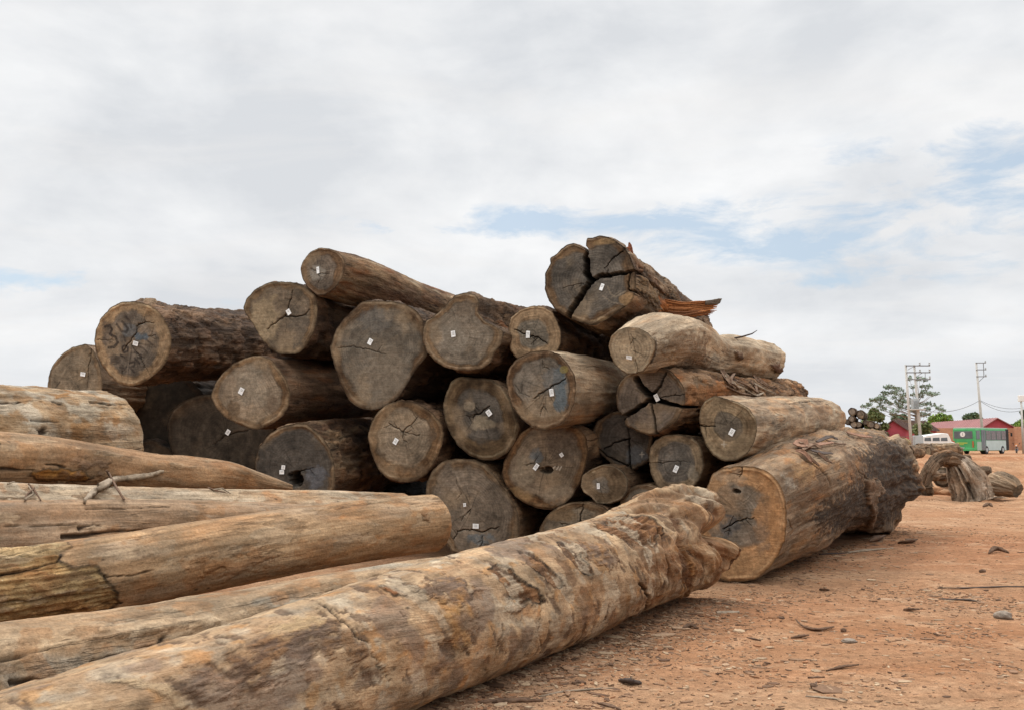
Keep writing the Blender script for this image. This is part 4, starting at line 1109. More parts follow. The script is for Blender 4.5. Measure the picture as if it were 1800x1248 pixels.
# ------------------------------------------------------------------ gnarled front log
u = np.array([0.519, 0.855, 0]); nl = np.array([-0.855, 0.519, 0])
b0 = np.array([-0.317, 5.39, 0])
def fr(t, r, off, z): return (*(b0 + u * t + nl * off + np.array([0, 0, z])), r)
front_ctrl = [fr(-4.6, 0.24, 0.22, 0.24), fr(-3.0, 0.29, 0.27, 0.285), fr(-1.5, 0.335, 0.315, 0.33), fr(0, 0.385, 0.365, 0.38), fr(1.2, 0.408, 0.392, 0.412), fr(2.4, 0.42, 0.42, 0.44), fr(3.4, 0.44, 0.45, 0.48), fr(4.1, 0.49, 0.46, 0.54), fr(4.62, 0.50, 0.45, 0.545)]
BRK = (0.20, 0.115, 0.065)
front_log, _ = make_log('gnarled_log', 'long gnarled log across the foreground, chopped bark patches, twisted fluted root end', front_ctrl, None, ns=760, nt=420, face=False,
    colors=(np.array([0.39, 0.275, 0.18]), np.array([0.51, 0.39, 0.27]), np.array([0.45, 0.375, 0.295]), np.array([0.47, 0.29, 0.15])), bark=0.25, rough=0.008, low=0.05, ridge=0.15, twist=0.4, stretch=0.9, dfreq=(6.0, 7.0), grain=0.12, rtwist=1.5, rspan=(0.74, 0.9), rfreq=1.7, rcol=((0.17, 0.092, 0.05), (0.60, 0.46, 0.32)),
    flakes=[dict(freq=(3.2, 2.2, 0.9), seed=19, span=(0.60, 1.1), th=0.08, soft=0.07, col=(0.25, 0.145, 0.08), amt=0.72, edge=0.25), dict(freq=(5.5, 2.6, 0.55), span=(0.52, 0.97), th=0.27, col=(0.225, 0.14, 0.085), amt=0.75, edge=0.5, fib=0.004, **{'raise': -0.004}), dict(freq=(4.0, 3.0, 0.4), seed=31, span=(0.3, 0.9), th=0.22, col=(0.50, 0.44, 0.36), amt=0.7, edge=0.25), dict(freq=(2.4, 2.4, 0.2), seed=57, span=(0.1, 0.7), th=0.2, soft=0.08, col=(0.21, 0.16, 0.135), amt=0.7, edge=0.1), dict(freq=(9.0, 5.0, 0.6), seed=77, span=(0.1, 1.1), th=0.38, col=(0.15, 0.10, 0.07), amt=0.8, edge=0.3, **{'raise': -0.006})],
    flare=[(50, 18, 0.16, 0.90, 1.0), (16, 11, -0.46, 0.93, 1.0), (-14, 20, 0.13, 0.92, 1.0), (88, 22, 0.05, 0.84, 0.93)],
    endwarp=[(16, 12, -0.22), (-12, 20, 0.02)],
    patches=[dict(poly=[(910, 967), (935, 970), (960, 990), (993, 1027), (986, 1033), (958, 1018), (930, 992)], col=BRK, col2=(0.31, 0.185, 0.10), soft=0.008, edge=0.85, noise=0.04, fib=0.010, **{'raise': -0.012}),
             dict(poly=[(870, 990), (900, 1000), (935, 1030), (957, 1052), (920, 1064), (896, 1046), (883, 1022), (866, 1003)], col=BRK, col2=(0.33, 0.19, 0.10), soft=0.008, edge=0.85, noise=0.055, fib=0.012, **{'raise': -0.014}),
             dict(poly=[(980, 953), (1010, 956), (1027, 980), (1047, 1010), (1035, 1017), (1012, 993), (990, 970)], col=BRK, col2=(0.34, 0.20, 0.11), soft=0.008, edge=0.8, noise=0.045, fib=0.010, **{'raise': -0.01}),
             dict(poly=[(1002, 950), (1045, 955), (1090, 985), (1072, 1000), (1045, 990), (1020, 970)], col=(0.23, 0.16, 0.13), col2=(0.36, 0.22, 0.12), amt=0.8, soft=0.02, noise=0.06, fib=0.01),
             dict(poly=[(1045, 924), (1075, 908), (1150, 908), (1165, 925), (1150, 960), (1110, 955), (1075, 940)], col=(0.25, 0.13, 0.065), col2=(0.36, 0.2, 0.1), soft=0.012, edge=0.7, noise=0.06, fib=0.02, **{'raise': -0.012}),
             dict(poly=[(725, 1030), (785, 1008), (820, 1020), (835, 1045), (815, 1068), (785, 1055), (750, 1050)], col=(0.175, 0.125, 0.105), col2=(0.30, 0.19, 0.11), amt=0.85, soft=0.03, noise=0.12, fib=0.006),
             dict(poly=[(670, 1030), (695, 1032), (712, 1046), (690, 1046)], col=(0.30, 0.15, 0.07), soft=0.01, edge=0.7, noise=0.02),
             dict(poly=[(500, 1100), (540, 1092), (570, 1088), (610, 1112), (643, 1126), (630, 1146), (585, 1138), (550, 1158), (480, 1185), (410, 1205), (340, 1212), (330, 1190), (400, 1160)], col=(0.165, 0.115, 0.092), col2=(0.29, 0.18, 0.105), amt=0.9, soft=0.05, noise=0.16, fib=0.006),
             dict(poly=[(620, 1180), (660, 1170), (668, 1200), (640, 1215)], col=(0.20, 0.155, 0.13), amt=0.6, soft=0.03, noise=0.1),
             dict(poly=[(470, 1110), (515, 1082), (565, 1082), (560, 1096), (500, 1116), (480, 1120)], col=(0.56, 0.43, 0.27), amt=0.75, soft=0.03, noise=0.06),
             dict(poly=[(190, 1195), (240, 1190), (290, 1205), (335, 1240), (320, 1248), (270, 1215), (230, 1203)], col=(0.55, 0.44, 0.31), amt=0.8, soft=0.012, noise=0.03),
             dict(poly=[(780, 1070), (825, 1062), (840, 1100), (820, 1135), (790, 1120)], col=(0.42, 0.25, 0.10), amt=0.7, soft=0.05, noise=0.12),
             dict(poly=[(895, 1055), (925, 1060), (910, 1085), (890, 1075)], col=(0.58, 0.53, 0.46), amt=0.8, soft=0.03, noise=0.1),
             dict(poly=[(1195, 862), (1240, 858), (1278, 868), (1280, 885), (1250, 890), (1215, 880)], col=(0.50, 0.44, 0.36), amt=0.8, soft=0.03, noise=0.1, bark=0.2),
             dict(poly=[(1200, 960), (1215, 955), (1222, 1010), (1205, 1050), (1196, 1040), (1205, 1000)], col=(0.50, 0.30, 0.14), amt=0.85, soft=0.012, noise=0.03),
             dict(poly=[(1185, 890), (1200, 930), (1214, 990), (1208, 1045), (1196, 1020), (1190, 950), (1170, 905)], col=(0.17, 0.085, 0.045), amt=0.85, soft=0.02, noise=0.05, **{'raise': -0.03}),
             dict(poly=[(1288, 935), (1308, 952), (1300, 985), (1280, 1030), (1272, 1040), (1284, 985)], col=(0.44, 0.22, 0.09), col2=(0.10, 0.055, 0.03), amt=0.9, soft=0.01, noise=0.03, fib=0.02)],
    lines=[dict(pts=[(570, 1062), (590, 1080), (625, 1118), (650, 1130)], w=0.008, depth=0.015), dict(pts=[(1063, 1092), (1068, 1075), (1072, 1062)], w=0.009, depth=0.03), dict(pts=[(885, 1100), (876, 1130), (872, 1150)], w=0.005, amt=0.6),
           dict(pts=[(955, 1050), (945, 1110), (952, 1150)], w=0.004, amt=0.5), dict(pts=[(1125, 1025), (1140, 1050), (1135, 1075)], w=0.012, depth=0.03), dict(pts=[(655, 1150), (690, 1200)], w=0.005, amt=0.5),
           dict(pts=[(1160, 930), (1172, 980), (1170, 1040)], w=0.02, depth=0.03, col=(0.12, 0.065, 0.035)), dict(pts=[(1225, 885), (1238, 930), (1250, 960)], w=0.018, depth=0.04, col=(0.14, 0.08, 0.045)), dict(pts=[(1140, 930), (1155, 1000), (1150, 1050)], w=0.012, depth=0.02, col=(0.2, 0.11, 0.06))])

# ------------------------------------------------------------------ the logs lying at the left
def F(name, label, rows, **kw):
    ctrl = [(*at(px, py, Y), r) for (px, py, Y, r) in rows]
    kw.setdefault('grain', 0.26)
    kw.setdefault('flakes', [dict(freq=(1.6, 8.0, 0.0), span=(-0.1, 1.1), th=0.26, col=(0.48, 0.39, 0.29), amt=0.5, edge=0.25, fib=0.003, **{'raise': 0.003}), dict(freq=(2.2, 9.0, 0.1), seed=41, span=(-0.1, 1.1), th=0.36, col=(0.27, 0.18, 0.11), amt=0.6, edge=0.4, fib=0.004, **{'raise': -0.004}), dict(freq=(3.5, 4.5, 0.0), seed=83, span=(-0.1, 1.1), th=0.3, soft=0.06, col=(0.38, 0.21, 0.10), amt=0.5, edge=0.0)])
    return make_log(name, label, ctrl, None, face=False, **kw)
GF = 'barkless logs lying at the front left'
F('bare_log', 'grey brown log squeezed between the gnarled front log and the thick tan log', [(-260, 1278, 3.9, 0.30), (0, 1218, 4.55, 0.30), (250, 1168, 5.2, 0.295), (480, 1110, 6.0, 0.28), (700, 1056, 7.0, 0.27), (830, 1028, 7.9, 0.25), (930, 1006, 8.6, 0.22)], ns=420, nt=220, group=GF,
  colors=(np.array([0.33, 0.24, 0.16]), np.array([0.42, 0.325, 0.23]), np.array([0.42, 0.385, 0.33])), bark=0.2, rough=0.008, low=0.04, dome=0.15,
  patches=[dict(poly=[(0, 1180), (120, 1160), (260, 1135), (420, 1100), (470, 1095), (400, 1130), (280, 1165), (100, 1215), (0, 1225)], col=(0.37, 0.345, 0.305), amt=0.75, soft=0.05, noise=0.1),
           dict(poly=[(80, 1134), (220, 1118), (380, 1090), (370, 1083), (200, 1110)], col=(0.52, 0.44, 0.34), amt=0.6, soft=0.03, noise=0.04, **{'raise': 0.025})],  # pale highlight painted along the raised ridge
  lines=[dict(pts=[(160, 1164), (215, 1155), (250, 1142), (294, 1133)], w=0.010, depth=0.03), dict(pts=[(20, 1197), (60, 1192), (80, 1198), (120, 1205), (170, 1195)], w=0.010, depth=0.03), dict(pts=[(660, 1014), (680, 1013), (706, 1017)], w=0.018, depth=0.05),
         dict(pts=[(0, 1158), (90, 1143)], w=0.004, amt=0.6), dict(pts=[(280, 1125), (290, 1118)], w=0.010), dict(pts=[(240, 1185), (330, 1160), (460, 1098)], w=0.009, depth=0.02)])
rot = dict(poly=[(-120, 958), (60, 950), (108, 955), (100, 985), (135, 998), (172, 995), (190, 1020), (212, 1060), (190, 1072), (120, 1088), (0, 1105), (-120, 1130)], col=(0.60, 0.45, 0.25), col2=(0.36, 0.235, 0.115), soft=0.010, edge=0.7, noise=0.03, fib=0.020, **{'raise': -0.010}, bark=1.0)
F('bare_log', 'thick tan log with a yellow rotten splintered left part, rounded right end', [(-220, 1062, 5.0, 0.235), (0, 1038, 5.6, 0.24), (200, 1005, 6.25, 0.245), (420, 965, 7.05, 0.248), (620, 935, 7.9, 0.247), (770, 917, 8.6, 0.245)], ns=420, nt=240, group=GF,
  colors=(np.array([0.38, 0.26, 0.16]), np.array([0.46, 0.335, 0.22]), np.array([0.42, 0.32, 0.23])), bark=0.15, rough=0.006, low=0.035, dome=0.10,
  patches=[rot, dict(poly=[(-120, 950), (50, 950), (110, 945), (125, 960), (100, 970), (0, 985), (-100, 990)], col=(0.66, 0.51, 0.31), soft=0.012, edge=0.3, noise=0.02, fib=0.012), dict(poly=[(350, 985), (460, 965), (480, 985), (400, 1010)], col=(0.40, 0.22, 0.11), amt=0.5, soft=0.05, noise=0.15),
           dict(poly=[(738, 900), (750, 902), (752, 912), (742, 914)], col=(0.28, 0.15, 0.07), soft=0.02)],
  lines=[dict(pts=[(185, 1012), (230, 1011), (270, 1003)], w=0.004, amt=0.6), dict(pts=[(0, 1010), (100, 985)], w=0.008), dict(pts=[(0, 1060), (100, 1050), (160, 1045)], w=0.004, amt=0.6), dict(pts=[(60, 1082), (140, 1072), (210, 1062)], w=0.008, depth=0.02, amt=0.7)])
F('bare_log', 'pinkish tan log behind the thick tan log, tapering to the right', [(-220, 964, 5.6, 0.25), (0, 950, 6.3, 0.25), (200, 938, 7.1, 0.245), (400, 931, 8.0, 0.23), (600, 928, 9.0, 0.20)], ns=360, nt=180, group=GF,
  colors=(np.array([0.37, 0.255, 0.17]), np.array([0.44, 0.32, 0.225]), np.array([0.40, 0.31, 0.235])), bark=0.15, rough=0.007, low=0.04, dome=0.1,
  lines=[dict(pts=[(110, 941), (200, 935), (310, 928)], w=0.010, depth=0.03), dict(pts=[(140, 928), (165, 922), (180, 925)], w=0.008), dict(pts=[(0, 925), (150, 920)], w=0.003, amt=0.5), dict(pts=[(150, 892), (300, 890)], w=0.004, amt=0.5)])
F('bare_log', 'pale grey weathered log carrying the forked dead branch', [(-220, 918, 6.3, 0.29), (0, 917, 7.1, 0.29), (200, 914, 7.9, 0.28), (450, 910, 9.0, 0.27), (720, 910, 10.3, 0.26)], ns=360, nt=180, group=GF,
  colors=(np.array([0.50, 0.43, 0.345]), np.array([0.60, 0.535, 0.45]), np.array([0.46, 0.37, 0.275])), bark=0.25, rough=0.009, low=0.04, dome=0.15,
  patches=[dict(poly=[(0, 855), (90, 846), (110, 858), (60, 868), (0, 872)], col=(0.55, 0.49, 0.41), amt=0.7, soft=0.02, noise=0.05)])
F('bare_log', 'reddish tan log tapering to a broken tip at the right, orange rot at its left', [(-220, 800, 7.0, 0.215), (0, 806, 7.8, 0.215), (140, 815, 8.35, 0.20), (260, 828, 8.85, 0.165), (340, 834, 9.2, 0.165), (400, 838, 9.5, 0.15), (455, 848, 9.8, 0.10), (512, 857, 10.1, 0.03)], ns=380, nt=180, group=GF,
  colors=(np.array([0.36, 0.235, 0.145]), np.array([0.43, 0.30, 0.195]), np.array([0.39, 0.295, 0.215])), bark=0.2, rough=0.008, low=0.05,
  patches=[dict(poly=[(55, 830), (85, 822), (140, 826), (165, 835), (150, 846), (100, 845), (60, 842)], col=(0.45, 0.235, 0.07), col2=(0.22, 0.11, 0.04), soft=0.012, edge=0.6, noise=0.05, fib=0.02),
           dict(poly=[(115, 812), (180, 805), (195, 822), (130, 826)], col=(0.26, 0.19, 0.15), amt=0.6, soft=0.04, noise=0.12)],
  lines=[dict(pts=[(80, 815), (115, 820)], w=0.006), dict(pts=[(0, 825), (60, 826)], w=0.008)])
# big short log at the left edge, points away from the eye
a7 = math.radians(26)
e7 = at(176, 788, 9.5)
d7 = np.array([-math.sin(a7), -math.cos(a7), 0.0])
make_log('bare_log', 'thick blotchy log at the left edge, its cut end facing the dark gap', [(*(e7 + d7 * 4.2), 0.52), (*(e7 + d7 * 2.5), 0.54), (*(e7 + d7 * 1.0), 0.56), (*e7, 0.565)], None, ns=300, nt=300, face=False, group=GF,
  colors=(np.array([0.38, 0.26, 0.155]), np.array([0.47, 0.38, 0.28]), np.array([0.53, 0.48, 0.41]), np.array([0.36, 0.22, 0.11])), bark=0.6, rough=0.014, low=0.04, stretch=0.7, grain=0.3,
  patches=[dict(poly=C('cS', (600, 260), (800, 250), (930, 300), (860, 380), (700, 400), (640, 330)), col=(0.52, 0.48, 0.41), amt=0.85, soft=0.03, noise=0.08), dict(poly=C('cS', (980, 460), (1050, 470), (1080, 580), (1030, 620), (990, 540)), col=(0.52, 0.48, 0.42), amt=0.8, soft=0.02, noise=0.06),
           dict(poly=C('cS', (340, 480), (420, 480), (430, 520), (370, 530)), col=(0.06, 0.045, 0.035), soft=0.012, noise=0.03, **{'raise': -0.03}), dict(poly=C('cS', (480, 180), (620, 150), (650, 190), (520, 210)), col=(0.36, 0.2, 0.08), soft=0.02, noise=0.05)],
  lines=[dict(pts=C('cS', (0, 240), (200, 240), (380, 235)), w=0.006), dict(pts=C('cS', (280, 400), (420, 410), (560, 425)), w=0.006), dict(pts=C('cS', (470, 235), (560, 260)), w=0.012), dict(pts=C('cS', (820, 240), (1000, 265), (1150, 265)), w=0.008)])
# support log under it, seen only from the side
make_log('bare_log', 'shaded log under the blotchy log at the left edge', [(*(e7 + d7 * 3.6 + np.array([0.2, 0, -1.0])), 0.45), (*(e7 + d7 * 1.3 + np.array([0.0, 0.1, -1.0])), 0.45)], None, ns=60, nt=100, face=False, group=GF, colors=(BARK, TAN * 0.6))
# ------------------------------------------------------------------ the ground
def ground_h(x, y):
    x = np.asarray(x, float); y = np.asarray(y, float)
    p = np.stack([x, y, np.zeros_like(x)], -1)
    h = 0.03 * fbm(p * 0.45, 3) + 0.022 * fbm(p * 2.1 + 9, 5) + 0.012 * np.clip(fbm(p * 6.0 + 3, 3), 0, 1)
    ridge = fbm(np.stack([x * 0.05, y * 0.16, np.zeros_like(x) + 4], -1), 4)
    h = h + 1.0 * np.clip(ridge, 0, 1) * sstep(28, 42, y) * (1 - sstep(80, 98, y)) * sstep(4, 12, x)
    h = h + 0.34 * np.clip(fbm(np.stack([x * 0.3, y * 0.45, np.zeros_like(x) + 8], -1), 4), -0.2, 1) * sstep(18, 26, y) * (1 - sstep(90, 100, y))
    far = sstep(200, 400, y)
    return h * (1 - far)
def gz(x, y):
    return float(ground_h(np.array([x]), np.array([y]))[0])
yr = np.concatenate([np.linspace(-8, 2.5, 20), np.geomspace(2.6, 40, 520), np.geomspace(40.4, 140, 160)[0:], np.geomspace(150, 4500, 40)])
tc_ = np.linspace(-1, 1, 560)
YY, TT = np.meshgrid(yr, tc_, indexing='ij')
XX = TT * (9 + 0.75 * np.maximum(YY, 0) + 0.9 * np.maximum(YY - 140, 0)) + np.maximum(YY, 0) * 0.12
GV = np.stack([XX, YY, ground_h(XX, YY)], -1).reshape(-1, 3)
nr, nc = XX.shape
i, j = np.meshgrid(np.arange(nr - 1), np.arange(nc - 1), indexing='ij')
GF_ = np.stack([i * nc + j, i * nc + j + 1, (i + 1) * nc + j + 1, (i + 1) * nc + j], -1).reshape(-1, 4)
def dirt():
    m, nt, b = new_mat('red_dirt')
    q = NT(nt)
    tc = q.n('ShaderNodeTexCoord').outputs['Object']
    big = q.noise(q.mapping(tc, (0.22, 0.5, 1)), 1.0, 5, 0.6, 0.4)
    mid = q.noise(tc, 1.7, 6, 0.65)
    small = q.noise(tc, 14, 6, 0.7)
    grit = q.noise(tc, 90, 3, 0.7)
    bands = q.noise(q.mapping(tc, (0.06, 0.35, 1), (3, 2, 0)), 1.0, 5, 0.65, 0.3)
    c = q.mixc(q.rng(big, 0.35, 0.65, 0, 1), (0.36, 0.195, 0.112), (0.43, 0.275, 0.178))
    c = q.mixc(q.rng(bands, 0.5, 0.66, 0, 0.75), c, (0.36, 0.178, 0.095))
    wide = q.noise(q.mapping(tc, (0.028, 0.075, 1), (1, 6, 0)), 1.0, 4, 0.6, 0.3)
    c = q.mixc(q.rng(wide, 0.5, 0.6, 0, 0.8), c, (0.34, 0.155, 0.082))
    c = q.mixc(q.rng(mid, 0.52, 0.7, 0, 0.6), c, (0.48, 0.345, 0.24))
    k = q.math('MULTIPLY', q.rng(small, 0.28, 0.72, 0.66, 1.28), q.rng(grit, 0.3, 0.7, 0.74, 1.24))
    k = q.math('MULTIPLY', k, q.rng(q.noise(q.mapping(tc, (2.2, 6.5, 2)), 1.0, 6, 0.7, 0.5), 0.32, 0.68, 0.8, 1.16))
    k = q.math('MULTIPLY', k, q.rng(mid, 0.3, 0.7, 0.9, 1.1))
    c = q.mixc(1.0, c, q.val2col(k), 'MULTIPLY')
    # wood dust and dark crumbs trodden into the dirt
    vo = q.n('ShaderNodeTexVoronoi'); q.l(q.mapping(tc, (22, 40, 22)), vo.inputs['Vector']); vo.inputs['Scale'].default_value = 1
    cl = q.noise(tc, 1.1, 4, 0.6)
    spot = q.math('MULTIPLY', q.rng(vo.outputs['Distance'], 0.10, 0.26, 1, 0), q.rng(cl, 0.47, 0.6, 0, 0.85))
    c = q.mixc(spot, c, q.mixc(q.rng(small, 0.4, 0.6, 0, 1), (0.13, 0.065, 0.035), (0.23, 0.13, 0.075)))
    v2 = q.n('ShaderNodeTexVoronoi'); q.l(q.mapping(tc, (31, 46, 31), (5, 2, 1)), v2.inputs['Vector']); v2.inputs['Scale'].default_value = 1
    sp2 = q.math('MULTIPLY', q.rng(v2.outputs['Distance'], 0.08, 0.2, 1, 0), q.rng(q.noise(tc, 1.5, 3), 0.5, 0.62, 0, 0.7))
    c = q.mixc(sp2, c, (0.48, 0.37, 0.26))
    c = q.mixc(1.0, c, (0.955, 0.90, 0.80), 'MULTIPLY')
    q.l(c, b.inputs['Base Color'])
    b.inputs['Roughness'].default_value = 0.95
    b.inputs['Specular IOR Level'].default_value = 0.1
    h = q.math('ADD', q.math('MULTIPLY', small, 0.5), q.math('MULTIPLY', grit, 0.18))
    h = q.math('ADD', h, q.math('MULTIPLY', mid, 0.9))
    h = q.math('ADD', h, q.math('MULTIPLY', spot, 0.25))
    q.l(q.bump(h, 0.07, 1.0), b.inputs['Normal'])
    return m
M['dirt'] = dirt()
gr = mesh_np('ground', GV, GF_, M['dirt'])
tag(gr, 'bare reddish brown dirt yard littered with wood crumbs', kind='structure')

# ------------------------------------------------------------------ litter
def litter_mat():
    m, nt, b = new_mat('wood_litter')
    q = NT(nt)
    col = q.attr('col').outputs['Color']
    tc = q.n('ShaderNodeTexCoord').outputs['Object']
    c = q.mixc(1.0, col, q.val2col(q.rng(q.noise(tc, 60, 3, 0.6), 0.3, 0.7, 0.7, 1.3)), 'MULTIPLY')
    q.l(c, b.inputs['Base Color'])
    b.inputs['Roughness'].default_value = 0.9
    b.inputs['Specular IOR Level'].default_value = 0.15
    return m
M['litter'] = litter_mat()
def litter(n, seed, foot=False):
    rs = np.random.default_rng(seed)
    X, Y = [], []
    while foot and len(X) < n:
        k = rs.uniform()
        if k < 0.6:
            t, o_ = rs.uniform(-1.0, 4.6), rs.exponential(0.22)
            x, y = -0.317 + 0.519 * t + 0.855 * (o_ - 0.28), 5.39 + 0.855 * t - 0.519 * (o_ - 0.28)
        elif k < 0.9:
            t, o_ = rs.uniform(0, 1), rs.exponential(0.35)
            x, y = 2.5 + 4.4 * t + 0.83 * (o_ - 0.3), 10.3 + 6.6 * t - 0.56 * (o_ - 0.3)
        else:
            c_ = [(4.2, 9.0), (5.3, 7.6), (3.0, 7.6), (5.9, 10.5), (2.2, 6.1), (4.1, 6.2)][rs.integers(6)]
            x, y = c_[0] + rs.normal(0, 0.35), c_[1] + rs.normal(0, 0.25)
        X.append(x); Y.append(y)
    while len(X) < n:
        y = 4.3 * math.exp(rs.uniform(0, 1.75))
        x = rs.uniform(-0.6, 0.62 * y + 1.0)
        # crumbs gather along the logs and in patches
        d = (x + 0.317) * 0.855 - (y - 5.39) * 0.519       # metres right of the front log's foot
        near = math.exp(-max(d, 0) / 0.6) if y < 9.5 else 0
        patch = float(perlin(np.array([[x * 0.9, y * 0.9, 3.3]]))[0])
        if rs.uniform() < 0.10 + 0.75 * near + 1.5 * max(patch, 0) ** 1.3:
            X.append(x); Y.append(y)
    X, Y = np.array(X), np.array(Y)
    Z = ground_h(X, Y)
    L_ = np.exp(rs.normal(math.log(0.019), 0.66, n)); L_ = np.clip(L_ * (1.7 if foot else 1.0), 0.006, 0.22)
    W_ = L_ * rs.uniform(0.12, 0.7, n)
    H_ = np.minimum(L_ * 0.25, rs.uniform(0.002, 0.008, n))
    a = rs.uniform(-1.6, 1.6, n)
    ca, sa = np.cos(a), np.sin(a)
    base = np.array([(-1, -.3), (-.4, -1), (.5, -.9), (1, .1), (.3, 1), (-.6, .8)])
    V = np.zeros((n, 12, 3))
    for k, (bx, by) in enumerate(base):
        jx = bx * (0.8 + 0.4 * rs.uniform(size=n)) * L_ / 2
        jy = by * (0.7 + 0.6 * rs.uniform(size=n)) * W_ / 2
        bend = rs.uniform(-0.1, 0.5, n) * H_ * bx * bx
        for t in (0, 1):
            V[:, k + 6 * t, 0] = X + ca * jx - sa * jy
            V[:, k + 6 * t, 1] = Y + sa * jx + ca * jy
            V[:, k + 6 * t, 2] = Z + bend + t * H_ - 0.001
    idx = (np.arange(n) * 12)[:, None]
    F6 = np.stack([idx + k + 6 for k in range(6)], -1).reshape(-1, 6)
    Q = np.concatenate([np.stack([idx + k, idx + (k + 1) % 6, idx + (k + 1) % 6 + 6, idx + k + 6], -1).reshape(-1, 4) for k in range(6)])
    pal = np.array([[0.11, 0.062, 0.038], [0.18, 0.105, 0.063], [0.26, 0.155, 0.092], [0.30, 0.195, 0.12], [0.37, 0.265, 0.17], [0.27, 0.13, 0.065]])
    ci = rs.choice(6, n, p=[0.13, 0.22, 0.25, 0.17, 0.11, 0.12])
    cc = pal[ci] * rs.uniform(0.75, 1.25, (n, 1))
    o = mesh_np('bark_litter' if foot else 'wood_litter', V.reshape(-1, 3), [Q, F6], M['litter'], None, {'col': np.repeat(cc, 12, axis=0)}, smooth=False)
    return tag(o, 'bark shreds gathered along the feet of the logs' if foot else 'bark crumbs and wood chips strewn over the red dirt', kind='stuff')
litter(24000, 5)
litter(5200, 6, True)

# ------------------------------------------------------------------ single pieces of debris
def strip_mesh(name, pts, widths, thick, mat, parent=None, curl=0.0, seed=0, side=None, n=26, cross=7, fray=0.25):
    """a curved bark or wood strip: spine points, width along it, thickness"""
    rs = np.random.default_rng(seed)
    S = catmull(np.asarray(pts, float), n)
    T = np.gradient(S, axis=0); T /= np.linalg.norm(T, axis=1)[:, None] + 1e-9
    up = np.array([0, 0, 1.0]) if side is None else np.asarray(side, float)
    E = np.cross(T, up); E /= np.linalg.norm(E, axis=1)[:, None] + 1e-9
    Nn = np.cross(E, T)
    w = np.interp(np.linspace(0, 1, n), np.linspace(0, 1, len(widths)), widths)
    w = w * (1 + fray * perlin(np.stack([np.arange(n) * 0.5, np.full(n, seed * 1.3), np.zeros(n)], 1)))
    t = np.linspace(-1, 1, cross)
    top = S[:, None] + E[:, None] * (t[None, :, None] * w[:, None, None] * 0.5) + Nn[:, None] * ((curl * (t ** 2))[None, :, None] * w[:, None, None])
    nz = perlin(np.stack([top[..., 0] * 40, top[..., 1] * 40, top[..., 2] * 40 + seed], -1))
    top = top + Nn[:, None] * (nz * thick * 0.35)[..., None]
    bot = top - Nn[:, None] * thick
    ring = np.concatenate([top, bot[:, ::-1]], 1)
    m = ring.shape[1]
    V = ring.reshape(-1, 3)
    i, j = np.meshgrid(np.arange(n - 1), np.arange(m), indexing='ij')
    F = np.stack([i * m + j, i * m + (j + 1) % m, (i + 1) * m + (j + 1) % m, (i + 1) * m + j], -1).reshape(-1, 4)
    e1 = np.arange(m)[None, ::-1]; e2 = (n - 1) * m + np.arange(m)[None, :]
    return mesh_np(name, V, [F, np.concatenate([e1, e2])], mat, parent)
def gp(px, py, dz=0.0):
    p = on_ground(px, py)
    return np.array([p[0], p[1], gz(p[0], p[1]) + dz])
def ground_strip(name, label, pxs, wpx, thick, mat, cat, curl=0.0, lift=None, seed=1, group=None):
    P = [gp(*p) for p in pxs]
    sc = np.linalg.norm(P[0] - EYE) / FPX
    lift = lift or [0.0] * len(P)
    thick *= 0.4
    wpx = [wpx[0] * 0.4] + [w_ * 1.15 for w_ in wpx[1:-1]] + [wpx[-1] * 0.3]
    for p, l in zip(P, lift): p[2] += thick + l * 0.2
    o = strip_mesh(name, P, [w * sc for w in wpx], thick, mat, None, curl, seed)
    return tag(o, label, cat, group)
ground_strip('wood_stub', 'short olive brown stub of branch in front of the gnarled root end', [(1259, 1078), (1278, 1077), (1300, 1077)], [10, 12, 10], 0.035, M['stick'], 'wood stub', -0.25, seed=2)
ground_strip('bark_strip', 'curved dark bark strip with a thin upturned tail on open dirt', [(1398, 1093), (1412, 1102), (1436, 1107), (1466, 1102)], [2, 3, 9, 6], 0.02, M['bark'], 'bark strip', 0.3, [0.08, 0.03, 0.01, 0.05], 3)
ground_strip('stick', 'long dark stick at the right edge, nearer of the two lying side by side', [(1650, 1052), (1668, 1054), (1700, 1056), (1724, 1058)], [3, 5, 6, 3], 0.022, M['twig'], 'stick', 0.1, [0.02, 0.0, 0.01, 0.0], 4)
ground_strip('stick', 'very long thin stick reaching the right edge of the yard', [(1648, 1035), (1700, 1036), (1760, 1033), (1830, 1032)], [4, 4, 3, 3], 0.02, M['twig'], 'stick', 0, [0.0, 0.01, 0.02, 0.01], 5)
ground_strip('bark_strip', 'small torn brown bark piece in mid yard, left of the long sticks', [(1588, 1073), (1600, 1074), (1616, 1072)], [5, 9, 4], 0.025, M['bark'], 'bark strip', 0.35, [0.0, 0.02, 0.06], 6)
ground_strip('bark_strip', 'star shaped rusty bark scrap far out at the right edge', [(1738, 972), (1752, 970), (1774, 972)], [4, 9, 3], 0.05, M['bark'], 'bark strip', 0.5, [0.02, 0.12, 0.0], 7)
ground_strip('bark_strip', 'curled dark bark piece below the charred butt of the root log', [(1530, 952), (1543, 950), (1556, 944)], [8, 12, 6], 0.04, M['bark'], 'bark strip', 0.5, [0.02, 0.05, 0.18], 8)
ground_strip('bark_strip', 'bark piece with a pointed end just right of the curled one', [(1578, 954), (1598, 955), (1613, 950)], [4, 11, 6], 0.04, M['bark'], 'bark strip', 0.4, [0.0, 0.04, 0.1], 9)
ground_strip('plank', 'pale thin slab of wood lying in the shade of the root log', [(1490, 972), (1525, 968), (1570, 963)], [8, 9, 5], 0.05, M['stick'], 'wood slab', 0, seed=10)
ground_strip('bark_strip', 'dark flat bark slab close to the foot of the root log', [(1440, 976), (1465, 975), (1496, 972)], [5, 7, 4], 0.03, M['twig'], 'bark strip', 0.1, seed=11)
